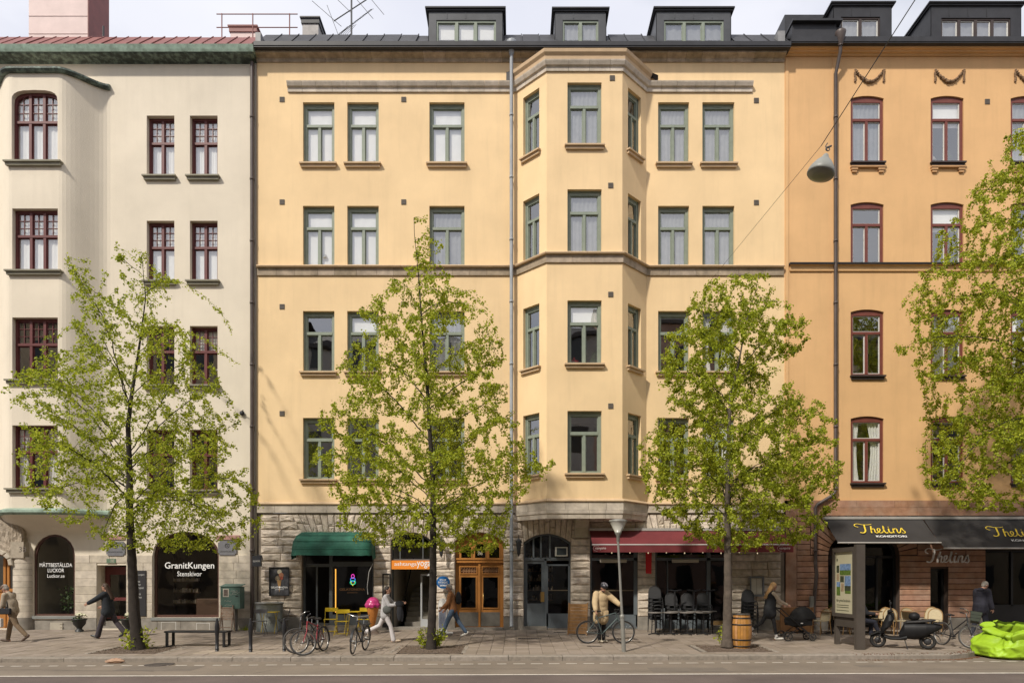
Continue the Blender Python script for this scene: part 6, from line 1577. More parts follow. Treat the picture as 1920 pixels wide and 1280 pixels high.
# green cabinet on a post
gcab = mat('green_cabinet', (0.095, 0.165, 0.14), .5, var=.25, scale=3, streak=.4, col2=(0.13, 0.20, 0.17), mixscale=9, mixlo=.55, mixhi=.7); Yc = 23.2; cx = FX(431.5, Yc)
t = thing('utility_cabinet', 'grey-green metal cabinet with stickers on a thin post in front of the cream house', 'cabinet', (cx, Yc, gz(Yc)))
q = MB(); q.bbox(cx - .335, cx + .335, Yc, Yc + .4, .75, 1.50, .012); q.build('box', gcab, t, True); q = MB(); q.add([(cx - .35, Yc - .02, 1.50), (cx + .35, Yc - .02, 1.50), (cx + .36, Yc + .42, 1.58), (cx - .34, Yc + .42, 1.58), (cx - .35, Yc - .02, 1.52), (cx + .35, Yc - .02, 1.52), (cx + .36, Yc + .42, 1.60), (cx - .34, Yc + .42, 1.60)], [(0, 1, 5, 4), (4, 5, 6, 7), (1, 2, 6, 5), (0, 3, 2, 1), (3, 0, 4, 7)]); q.build('lid', gcab, t, True)
MB().box(cx - .30, cx + .27, Yc - .008, Yc - .001, .78, 1.46).build('door', gcab, t, True); MB().cyl((cx + .13, Yc + .2, gz(Yc)), (cx + .13, Yc + .2, .76), .045).build('post', mat('post_grey', (0.16, 0.15, 0.135), .6), t, True)
MB().box(cx - .24, cx - .04, Yc - .014, Yc - .009, 1.16, 1.44).build('sticker', MATS['paper'], t, True); MB().box(cx - .21, cx - .07, Yc - .018, Yc - .0145, 1.19, 1.41).build('sticker_print', mat('print_brown', (0.18, 0.14, 0.12), .7, var=.6, scale=30), t, True)
q = MB(); rr = random.Random(3)
for s in range(5):
    z = (1.36, 1.30, 1.02, .87, 1.25)[s]; x = cx + (.02, .08, -.2, -.18, -.02)[s]; q.tube([(x + k * .03, Yc - .012, z + rr.uniform(-.03, .03)) for k in range(9)], .006, 4)
q.build('graffiti', mat('graffiti_pale', (0.42, 0.43, 0.38), .7), t, True); MB().box(cx + .18, cx + .27, Yc - .02, Yc - .009, 1.17, 1.20).build('lock', blkm, t, True)
# rustic wooden chair-stand beside it
ww = mat('whitewashed_wood', (0.42, 0.33, 0.26), .9, var=.4, scale=14, col2=(0.25, 0.15, 0.10), mixscale=14, mixlo=.4, mixhi=.62); x0 = FX(424, 23.1)
t = thing('slatted_stand', 'small whitewashed wooden slat stand under the green cabinet', 'stand', (x0, 23.1, gz(23.1)))
for k in range(8): MB().bbox(-.22, .22, .03 + k * .006, .06 + k * .006, .40 + k * .055, .445 + k * .055, .006).build('slat', ww, t)
for s in (-.20, .20): MB().tube([(s, -.05, 0), (s, .02, .5)], .022, 6).build('leg', ww, t); MB().tube([(s, .22, 0), (s, .06, .9)], .022, 6).build('leg', ww, t)
MB().bbox(-.22, .22, -.06, -.01, .14, .17, .006).build('rung', ww, t)
# weeds
q = MB(); rr = random.Random(6)
for k in range(60):
    x, y = FX(455, 23.6) + rr.gauss(0, .12), 23.65 + rr.uniform(-.1, .1); a = rr.uniform(0, 6); q.add([(x, y, gz(y)), (x + .015, y, gz(y)), (x + .07 * math.cos(a), y + .04 * math.sin(a), gz(y) + rr.uniform(.06, .22))], [(0, 1, 2)])
tag(q.build('weeds', leafm, None), kind='stuff')
zinc = mat('galvanised', (0.23, 0.24, 0.215), .45, metal=.4, var=.3, scale=5, streak=.4)
t = thing('metal_tub', 'grey galvanised oval counter against the stone wall behind the grey chairs', 'counter', (FX(504, 23.3), 23.35, gz(23.3))); MB().lathe([(.44, 0), (.46, .9), (.46, .93)], (0, 0, 0), 32, sy=.6).build('side', zinc, t); MB().lathe([(.47, .93), (.49, .935), (.49, .985), (.48, .99), (0, .99)], (0, 0, 0), 32, sy=.62).build('rim', mat('galvanised_light', (0.33, 0.33, 0.31), .45, metal=.3), t)
ycol = mat('yellow_enamel', (0.62, 0.44, 0.015), .4, var=.1, scale=6); gcol = mat('grey_enamel', (0.10, 0.095, 0.095), .5)
def folding_chair(lab, loc, rz, m, grp):
    t = thing('folding_chair', lab, 'chair', loc, rz, grp)
    MB().grid(lambda u, v: (-.21 + .42 * u, .17 + .03 * math.sin(u * PI) + (.0 + .02 * v), .70 + .13 * v), 6, 1).build('backrest', m, t)
    for k in range(3): MB().bbox(-.20, .20, -.19 + k * .125, -.19 + k * .125 + .11, .445, .462, .004).build('seat_slat', m, t)
    for s in (-.205, .205): MB().tube([(s, .20, .83), (s, .12, .45), (s, -.24, 0)], .010, 6).build('leg', m, t); MB().tube([(s * .93, -.18, .44), (s * .93, .30, 0)], .010, 6).build('leg', m, t)
    q = MB(); q.cyl((-.2, -.2, .06), (.2, -.2, .06), .008, n=5); q.build('stretcher', m, t); q = MB(); q.cyl((-.19, .27, .04), (.19, .27, .04), .008, n=5); q.build('stretcher', m, t)
    return t
def folding_table(lab, loc, rz, m, grp):
    t = thing('folding_table', lab, 'table', loc, rz, grp); MB().bbox(-.28, .28, -.28, .28, .695, .715, .008).build('tabletop', m, t)
    for s in (-.23, .23): MB().tube([(s, -.22, .69), (s, .24, 0)], .010, 6).build('leg', m, t); MB().tube([(s * .93, .22, .69), (s * .93, -.24, 0)], .010, 6).build('leg', m, t)
    return t
g1 = 'yellow cafe chairs outside the ice cream shop'; G_ = lambda px, Y: (FX(px, Y), Y, gz(Y))
folding_chair('yellow folding chair left of the yellow table, against the shop window', G_(620, 22.85), PI * .0 + .1, ycol, g1)
folding_chair('yellow folding chair standing nearest the street, behind the black city bicycle', G_(641, 22.1), .05, ycol, g1)
folding_chair('yellow folding chair between the yellow table and the giant ice cream cone', G_(683, 22.85), -.08, ycol, g1)
folding_table('square yellow folding table between the yellow chairs of the ice cream shop', G_(661, 22.9), .0, ycol, 'yellow cafe tables')
folding_table('square yellow folding table between the two grey chairs', G_(505, 22.7), .1, ycol, 'yellow cafe tables')
folding_chair('grey folding chair seen from behind, next to the brown downpipe', G_(486, 22.15), .1, gcol, 'grey folding chairs'); folding_chair('grey folding chair seen sideways right of the yellow table', G_(532, 22.7), -1.25, gcol, 'grey folding chairs')
# giant cone
t = thing('ice_cream_cone_statue', 'giant plastic ice cream cone with a pink scoop on a stone base', 'statue', G_(699, 22.6)); wmx = mat('waffle_cone', (0.58, 0.22, 0.05), .6, var=.2, scale=12)
MB().lathe([(.24, -.02), (.20, .04), (.12, .14), (.06, .22), (0, .23)], (0, 0, 0), 12).build('base', mat('base_stone', (0.20, 0.15, 0.12), .9, var=.3), t)
MB().lathe([(.035, .19), (.06, .24), (.205, .86), (.21, .88)], (0, 0, 0), 24).build('cone', wmx, t)
q = MB()
for s in (-1, 1):
    for k in range(14): q.tube([((.052 + (.2 - .052) * j / 8) * math.cos(2 * PI * k / 14 + s * j * .13), (.052 + (.2 - .052) * j / 8) * math.sin(2 * PI * k / 14 + s * j * .13), .24 + .62 * j / 8) for j in range(9)], .006, 3)
q.build('waffle_ridges', mat('waffle_ridge', (0.66, 0.30, 0.08), .6), t)
def sc_(u, v):
    a, th = u * 2 * PI, v * PI * .62; r_ = .225 + .008 * math.sin(a * 5) * math.sin(th * 3); x = r_ * math.sin(th); z = r_ * math.cos(th)
    if v > .72: x += (v - .72) * .22 + .012 * math.sin(a * 9)
    if v > .93: x -= .03; z -= .02 * (1 + math.sin(a * 7))
    return (x * math.cos(a), x * math.sin(a), .98 + z)
MB().grid(sc_, 40, 20).build('scoop', mat('pink_gloss', (0.46, 0.03, 0.16), .25, var=.2, scale=8, coat=.4), t)
MB().tube([(FX(697, 23.2), 23.4, FZ(1056)), (FX(690.5, 23.2), 23.3, 2.0), (FX(688.5, 23.1), 23.1, 1.5), (FX(691, 22.9), 22.8, 1.25)], .012, 5).build('cable', mat('grey_cable', (0.35, 0.34, 0.32), .6), None)
tag(bpy.data.objects['cable.001'] if 'cable.001' in bpy.data.objects else bpy.data.objects['cable'], 'pale cable hanging from the green awning down to the pink scoop', 'cable')
# white A-board
t = thing('pavement_sign', 'narrow white pavement sign with a rounded top beside the oak door', 'sign', G_(830.5, 22.4), -.9); pb = mat('white_board', (0.72, 0.71, 0.68), .5); P = outline((-.26, .26, .10, 1.18, .22, 2.0)); f = Fr((0, 0, 0)); q = MB(); q.prism(P, f, -.02, .02); q.build('panel', pb, t); MB().fbox(f, -.20, .20, .20, .80, .022, .028).build('poster', mat('poster_blue_grey', (0.25, 0.28, 0.36), .6, var=.4, scale=8), t); MB().fbox(f, -.2, .2, .84, .90, .022, .028).build('title_strip', mat('strip_brown', (0.18, 0.13, 0.10), .6), t); MB().bbox(-.33, .33, -.2, .2, 0, .09, .03).build('foot', pb, t)
# slatted wooden crate-board
t = thing('wooden_sandwich_board', 'slatted wooden board leaning left of the commuter bicycle', 'board', G_(1083, 22.2), -.35); wd = mat('pine_slats', (0.33, 0.175, 0.065), .7, var=.3, scale=8, streak=.3)
for k in range(9): MB().bbox(-.30, .30, -.03 + k * .012, -.005 + k * .012, .04 + k * .108, .04 + k * .108 + .10, .005).build('slat', wd, t)
for s in (-.31, .31): MB().tube([(s, -.05, 0), (s, .08, 1.04)], .022, 6).build('upright', wd, t)
# barrel
t = thing('wine_barrel', 'wooden wine barrel table beside the grey trunk', 'barrel', on(1390, 1214)); rb = lambda h: .225 + .055 * math.sin(PI * min(1, max(0, h / .92))); bm_ = mat('barrel_oak', (0.44, 0.215, 0.065), .5, var=.25, scale=5, streak=.5, rand='object', randamt=.14)
N = 22
for k in range(N):
    a0, a1 = 2 * PI * k / N + .012, 2 * PI * (k + 1) / N - .012; A = [(rb(h) * math.cos(a0), rb(h) * math.sin(a0), h) for h in [j * .0925 for j in range(11)]]; B = [(rb(h) * math.cos(a1), rb(h) * math.sin(a1), h) for h in [j * .0925 for j in range(11)]]
    q = MB(); q.strip(A, B); q.strip([(x * .93, y * .93, z) for x, y, z in A], A); q.strip(B, [(x * .93, y * .93, z) for x, y, z in B]); q.build('stave', bm_, t)
MB().lathe([(.20, .03), (.215, .90), (0, .90)], (0, 0, 0), 24).build('core', mat('barrel_dark', (0.05, 0.03, 0.015), .9), t)
for h in (.06, .24, .66, .84): MB().lathe([(rb(h - .02) + .002, h - .02), (rb(h - .02) + .008, h - .018), (rb(h + .02) + .008, h + .018), (rb(h + .02) + .002, h + .02)], (0, 0, 0), 28).build('hoop', mat('hoop_iron', (0.022, 0.019, 0.017), .5), t)
MB().lathe([(.225, .925), (.24, .93), (.24, .955), (.215, .957), (0, .95)], (0, 0, 0), 28).build('top', mat('barrel_top', (0.06, 0.055, 0.05), .5, var=.6, scale=20), t)
# brown board and cardboard box by the orange house
t = thing('plywood_screen', 'brown plywood screen leaning behind the pram', 'screen', G_(1494, 22.6)); pw_ = mat('plywood', (0.24, 0.12, 0.05), .7, var=.2, scale=4, streak=.3); MB().bbox(-.56, .56, -.02, .02, .05, .87, .008).build('panel', pw_, t)
for s in (-.52, 0, .52): MB().bbox(s - .025, s + .025, -.05, -.021, .0, .88, .006).build('batten', pw_, t)
tag(MB().bbox(-.17, .17, -.15, .15, 0, .42, .01).build('cardboard_box', mat('cardboard', (0.27, 0.16, 0.085), .85, var=.15), None), 'brown cardboard box at the foot of the pink stone wall behind the walking woman', 'box').location = G_(1462, 22.9)
tag(MB().bbox(-.07, .07, -.05, .05, 0, .45, .01).build('meter_box', mat('meter_grey', (0.26, 0.25, 0.22), .6), None), 'narrow grey box low on the wall beside the bent brown downpipe', 'box').location = (FX(1519), FD - .12, .72)
# stacked black bistro chairs and their tables
wick = mat('black_wicker', (0.030, 0.030, 0.032), .55, var=.4, scale=60, bump=.5, bscale=300)
def bistro(lab, loc, rz, frame_m, weave_m, grp, name='bistro_chair'):
    t = thing(name, lab, 'chair', loc, rz, grp); arch = [(-.205, .45)] + [(-.205 + .0 * k, .45 + .0) for k in range(0)] + [(-.205 * math.cos(a), .64 + .21 * math.sin(a)) for a in [k * PI / 10 for k in range(11)]] + [(.205, .45)]
    yb = lambda z: .20 + (z - .45) * .22
    q = MB(); q.tube([(x, yb(z), z) for x, z in arch], .014, 6); q.build('back_frame', frame_m, t)
    q = MB(); q.poly([(x * .93, yb(z), .45 + (z - .45) * .96) for x, z in arch]); q.build('backrest', weave_m, t)
    q = MB(); q.lathe([(.0, .435), (.20, .435), (.215, .45), (.20, .468), (0, .465)], (0, 0, 0), 18, sy=1.0); q.build('seat', weave_m, t)
    for s in (-1, 1):
        MB().tube([(s * .17, -.15, .44), (s * .195, -.20, 0)], .013, 6).build('leg', frame_m, t); MB().tube([(s * .20, .20, .46), (s * .205, .27, 0)], .013, 6).build('leg', frame_m, t)
    q = MB(); q.tube([(-.19, -.18, .25), (0, -.16, .36), (.19, -.18, .25)], .008, 5); q.build('brace', frame_m, t); return t
def cafe_table(lab, loc, m, topm, grp, r=.26, h=.74, name='cafe_table'):
    t = thing(name, lab, 'table', loc, .3, grp); MB().lathe([(r - .01, h - .03), (r, h - .02), (r, h), (0, h)], (0, 0, 0), 28).build('tabletop', topm, t); MB().cyl((0, 0, .03), (0, 0, h - .03), .028).build('pedestal', m, t)
    for k in range(4): MB().tube([(0, 0, .06), (.26 * math.cos(k * PI / 2), .26 * math.sin(k * PI / 2), .02)], [.025, .015], 6).build('foot', m, t)
    return t
blkf = mat('black_cane', (0.025, 0.024, 0.025), .45); top_m = mat('grey_tabletop', (0.17, 0.155, 0.14), .5, var=.2)
Yt, Ys = 22.25, 22.85; first = None
stacks = [(1230, 7, 'leftmost stack by the stone pier'), (1262, 5, 'second stack from the left'), (1292, 5, 'third stack from the left'), (1322, 5, 'stack beside the bar doorway'), (1406, 6, 'stack under the menu case')]
gs = 'black bistro chairs stacked under the burgundy awning'
for si, (px, n, where) in enumerate(stacks):
    for k in range(n):
        lv = 'lowest' if k == 0 else ('topmost' if k == n - 1 else ('second', 'third', 'fourth', 'fifth', 'sixth')[k - 1] + ' from the ground')
        lab = 'black wicker bistro chair, %s in the %s' % (lv, where); loc = (FX(px, Ys) + (0.003 if k % 2 else -.003), Ys - k * .012, gz(Ys) + k * .118)
        if first is None: first = bistro(lab, loc, .05, blkf, wick, gs)
        else: dup(first, loc, .05 + .02 * ((k * 7 + si) % 3 - 1), lab)
t0 = cafe_table('round cafe table at the left end of the row of stacked chairs', G_(1229, Yt), blkm, top_m, 'round cafe tables before the stacked chairs')
for px, lab in ((1258, 'round cafe table second from the left before the stacked chairs'), (1289, 'round cafe table third from the left before the stacked chairs'), (1319, 'round cafe table nearest the bar doorway before the stacked chairs')): dup(t0, G_(px, Yt), .3, lab)
for px, lab in ((1262, 'upturned cafe table resting on the second chair stack'), (1297, 'upturned cafe table resting on the third chair stack'), (1325, 'upturned cafe table resting on the stack by the doorway')):
    dup(t0, (FX(px, Ys), Ys - .25, gz(Ys) + .738 + .72), 0, lab, rot=(PI, 0, .4))
# rattan cafe chairs
ratt = mat('honey_rattan', (0.36, 0.21, 0.08), .5, var=.2); cream_w = mat('cream_weave', (0.50, 0.42, 0.27), .7, var=.2, scale=50); c0 = None; gr_ = 'cream rattan cafe chairs outside the cafe'
for px, Y, rz, lab in ((1538, 22.3, -1.2, 'cream rattan chair right behind the pram'), (1573, 22.9, 1.9, 'cream rattan chair facing the wall table behind the left leg of the advertising stand'), (1583, 22.5, 1.0, 'cream rattan chair partly hidden by the left leg of the advertising stand'), (1597, 22.2, -.9, 'cream rattan chair hidden behind the advertising stand'), (1652, 22.7, -1.0, 'cream rattan chair left of the scooter handlebar, close to the window'), (1666, 22.3, -.7, 'cream rattan chair directly behind the scooter handlebar'), (1690, 22.3, 1.3, 'cream rattan chair right of the scooter handlebar'), (1706, 22.9, 2.3, 'cream rattan chair close to the pink wall behind the scooter seat'), (1642, 23.0, -1.9, 'cream rattan chair turned sideways against the dark cafe glass'), (1741, 22.9, -.9, 'cream rattan chair nearest the narrow black door'), (1753, 22.2, -.6, 'cream rattan chair behind the rear of the scooter')):
    if c0 is None: c0 = bistro(lab, G_(px, Y), rz, ratt, cream_w, gr_, 'rattan_chair')
    else: dup(c0, G_(px, Y), rz, lab)
wt_ = mat('wood_tabletop', (0.22, 0.13, 0.065), .4, var=.2); q0 = cafe_table('round wooden cafe table between the pram and the advertising stand', G_(1560, 22.5), blkm, wt_, 'round wooden cafe tables', .36, .75)
for px, lab in ((1632, 'round wooden cafe table right of the advertising stand'), (1713, 'round wooden cafe table behind the scooter seat')): dup(q0, G_(px, 22.6), .3, lab)
# advertising stand
adm = mat('bronze_grey_metal', (0.10, 0.085, 0.072), .5, metal=.3, var=.15); fx_ = 9.36; t = thing('advertising_stand', 'dark grey free-standing advertising case with a city greenery poster', 'advertising stand', (fx_, 19.2, gz(19.2))); gy = gz(19.2)
A_ = Fr((fx_, 19.95, 0), (.045, -1, 0), (0, 0, 1)); A_.N = Vector((-1, -.045, 0)).normalized(); Lp = 1.2
q = MB(); q.fbox(A_, Lp, Lp + .13, gy - .06, 2.72, -.13, .11); q.build('column', adm, t, True); q = MB(); q.fbox(A_, .02, .14, gz(19.8) - .05, .75, -.07, .05); q.build('leg', adm, t, True); q = MB(); q.fbox(A_, .02, Lp, .42, .69, -.07, .05); q.build('lower_panel', adm, t, True)
q = MB(); ring(q, A_, (0, Lp - .02, .70, 2.66, 0, 's'), (.09, Lp - .11, .80, 2.54, 0, 's'), .04, .10); q.fbox(A_, 0, Lp - .02, .70, 2.66, -.08, .04); q.build('poster_case', adm, t, True)
q = MB(); q.fbox(A_, .09, Lp - .11, .80, 2.54, .041, .05); po_ = q.build('poster', mat('poster_paper', (0.46, 0.43, 0.30), .5, var=.08, scale=2), t, True)
cols_ = {'sky': (0.16, 0.25, 0.42), 'grass': (0.10, 0.16, 0.03), 'dark': (0.05, 0.06, 0.035), 'warm': (0.35, 0.26, 0.17), 'stone': (0.22, 0.22, 0.20)}
for (a, b, c, d, kk) in ((.34, .92, 2.02, 2.20, 'sky'), (.34, .92, 1.88, 2.02, 'grass'), (.16, .30, 1.95, 2.16, 'dark'), (.16, .30, 1.72, 1.93, 'warm'), (.36, .56, 1.68, 1.86, 'dark'), (.60, .92, 1.58, 1.86, 'sky'), (.60, .92, 1.44, 1.58, 'dark'), (.16, .36, 1.55, 1.69, 'sky'), (.16, .36, 1.30, 1.55, 'grass'), (.40, .56, 1.42, 1.65, 'warm'), (.62, .92, 1.36, 1.44, 'grass')):
    MB().fbox(A_, a, b, c, d, .0505, .053).build('picture', mat('pic_' + kk, cols_[kk], .5, var=.5, scale=14), po_, True)
q = MB(); letter(q, 'vgs', A_, .52, 1.15, .76, .10, .054); 
for z in (1.02, .96, .87): q.fbox(A_, .16, .16 + (.66, .56, .5)[int(z * 100) % 3], z, z + .018, .0505, .0525)
q.build('lettering', mat('poster_ink', (0.05, 0.055, 0.03), .6), po_, True)
q = MB(); q.prism([(.16, 2.36), (.22, 2.36), (.22, 2.30), (.19, 2.27), (.16, 2.30)], A_, .0505, .053); q.build('crest', MATS['poster_ink'], po_, True)
# urn planters with pale flowers
urn_m = mat('black_urn', (0.025, 0.026, 0.026), .45); fl_m = mat('pale_flower', (0.62, 0.60, 0.42), .7, rand='island', randamt=.15); dgm = mat('dark_leaf', (0.045, 0.085, 0.02), .6, rand='island', randamt=.4)
for px, lab in ((149, 'black urn of cream flowers left of the shop doorway steps'), (240, 'black urn of cream flowers half hidden by the first tree')):
    t = thing('flower_urn', lab, 'planter', G_(px, 23.2)); MB().lathe([(.13, 0), (.13, .05), (.08, .09), (.09, .14), (.19, .26), (.205, .38), (.24, .42), (.235, .44), (.18, .43)], (0, 0, 0), 20).build('urn', urn_m, t); rr = random.Random(px); q = MB(); w_ = MB()
    for k in range(150):
        a, r0, h = rr.uniform(0, 6.3), rr.uniform(0, .24), rr.uniform(.42, .60); c = Vector((r0 * math.cos(a), r0 * math.sin(a), h - r0 * .3)); d = Vector((rr.gauss(0, 1), rr.gauss(0, 1), rr.gauss(0, 1))).normalized() * .04; e = d.cross(Vector((0, 0, 1))).normalized() * .02; q.add([c - d, c + e, c + d, c - e], [(0, 1, 2, 3)])
    for k in range(16): a, r0 = rr.uniform(0, 6.3), rr.uniform(0, .2); w_.ell((r0 * math.cos(a), r0 * math.sin(a), .62 - r0 * .4), .045, .045, .035, 7, 5)
    q.build('leaves', dgm, t)['kind'] = 'stuff'; w_.build('flowers', fl_m, t)['kind'] = 'stuff'
# inside the cream house's shop windows
t = thing('potted_plant', 'leafy green plant standing inside the arched shop window', 'plant', (FX(100), FD + .8, .3)); q = MB(); rr = random.Random(2); q.cyl((0, 0, 0), (0, 0, .9), .02)
for k in range(120):
    c = Vector((rr.gauss(0, .13), rr.gauss(0, .1), rr.uniform(.3, 1.2))); d = Vector((rr.gauss(0, 1), rr.gauss(0, 1), rr.gauss(0, 1) - .5)).normalized() * .09; e = d.cross(Vector((0, 1, .3))).normalized() * .04; q.add([c, c + d * .5 + e, c + d, c + d * .5 - e], [(0, 1, 2, 3)])
q.build('foliage', dgm, t)['kind'] = 'stuff'
tag(MB().bbox(FX(113), FX(150), FD + 1.0, FD + 1.5, .25, 1.05, .02).build('sales_counter', mat('counter_wood', (0.26, 0.14, 0.06), .5), None), 'brown wooden counter inside the arched shop window', 'counter')
tag(MB().bbox(FX(345), FX(420), FD + .9, FD + 1.4, .25, 1.05, .02).build('sales_counter', mat('counter_dark', (0.10, 0.055, 0.035), .4), None), 'dark counter inside the wide arched stone showroom window', 'counter')
t = thing('sample_shelf', 'shelf of stone samples on the left inside the wide arched window', 'shelf', (FX(318), FD + 1.2, .3))
for z in (.55, .95, 1.35): MB().box(-.5, .45, 0, .3, z, z + .03).build('shelf_board', MATS['counter_dark'], t)
q = MB(); rr = random.Random(9)
for z in (.58, .98, 1.38):
    for k in range(14): x = -.48 + k * .065; q.box(x, x + .045, .02, .2, z, z + rr.uniform(.08, .16))
q.build('samples', mat('stone_sample', (0.33, 0.26, 0.19), .6, rand='island', randamt=.5), t)['kind'] = 'stuff'
for (a, b, c, d) in ((86, 98, 1060, 1095), (100, 112, 1060, 1095), (88, 104, 1098, 1108)): tag(MB().fbox(Fr((0, FD + 1.99, 0)), FX(a), FX(b), FZ(d), FZ(c), 0, .02).build('door_sample', mat('sample_%d' % a, ((.07, .06, .055), (.2, .15, .11), (.1, .09, .08))[(a // 2) % 3], .6), None), {86: 'dark cupboard door sample hung on the left of the showroom wall', 100: 'brown cupboard door sample hung beside the dark one', 88: 'row of small samples under the cupboard doors'}[a], 'sample')
# lamps and plants on the upper window sills
shade_m = mat('lamp_shade_white', (0.75, 0.72, 0.64), .8); n_w = 0
for px, py, Y, lab in ((614, 300, FD, 'white lampshade in the top left window of the yellow house'), (699, 300, FD, 'white lampshade in the second top window of the yellow house'), (606, 478, FD, 'white pendant shade in the left window above the string course'), (1017, 470, FD - .5, 'white lampshade in the left side window of the bay'), (1758, 292, FD, 'white lampshade in a top window of the orange house'), (405, 690, FD, 'white lampshade in a cream house window behind the tree')):
    t = thing('window_lamp', lab, 'lamp', (FX(px, Y), Y + .28, FZ(py, Y) - .12)); MB().lathe([(.05, .12), (.12, -.02), (.115, -.02)], (0, 0, .12), 14).build('shade', shade_m, t); MB().lathe([(.05, -.12), (.02, -.09), (.012, .12), (0, .12)], (0, 0, .0), 8).build('foot', rail_m, t)
for px, py, lab in ((1263, 303, 'spindly plant in a right-hand top window of the yellow house'), (1785, 288, 'small leafy plant in a top window of the orange house'), (1082, 675, 'red flowers in the middle bay window of the third row'), (1115, 668, 'bushy plant in the middle bay window of the third row')):
    Y = FD if px != 1082 and px != 1115 else BY; t = thing('window_plant', lab, 'plant', (FX(px, Y), Y + .28, FZ(py, Y) - .2)); q = MB(); rr = random.Random(px)
    for k in range(60): c = Vector((rr.gauss(0, .08), rr.gauss(0, .03), abs(rr.gauss(.12, .12)))); d = Vector((rr.gauss(0, 1), .2, rr.gauss(0, 1))).normalized() * .05; e = Vector((d.z, 0, -d.x)) * .4; q.add([c - d, c + e, c + d, c - e], [(0, 1, 2, 3)])
    q.build('foliage', dgm if px != 1082 else mat('red_flower', (0.35, 0.03, 0.03), .7), t)['kind'] = 'stuff'
# crumpled paper bag at the kerb
q = MB(); rr = random.Random(4); q.grid(lambda u, v: ((.20 - .05 * math.sin(v * 9)) * math.sin(v * PI) * math.cos(u * 2 * PI) * (1 + .25 * mnoise.noise((u * 9, v * 9, 1))), .10 * math.sin(v * PI) * math.sin(u * 2 * PI) * (1 + .3 * mnoise.noise((u * 7, v * 9, 4))), .06 + .07 * math.cos(v * PI) + .02 * mnoise.noise((u * 8, v * 8, 7))), 18, 10, False)
o = tag(q.build('paper_bag', mat('kraft_paper', (0.42, 0.27, 0.18), .8, var=.3), None), 'crumpled brown paper bag lying at the kerb left of the first tree', 'paper bag'); o.location = (FX(216, 16.95), 16.95, ROADZ)
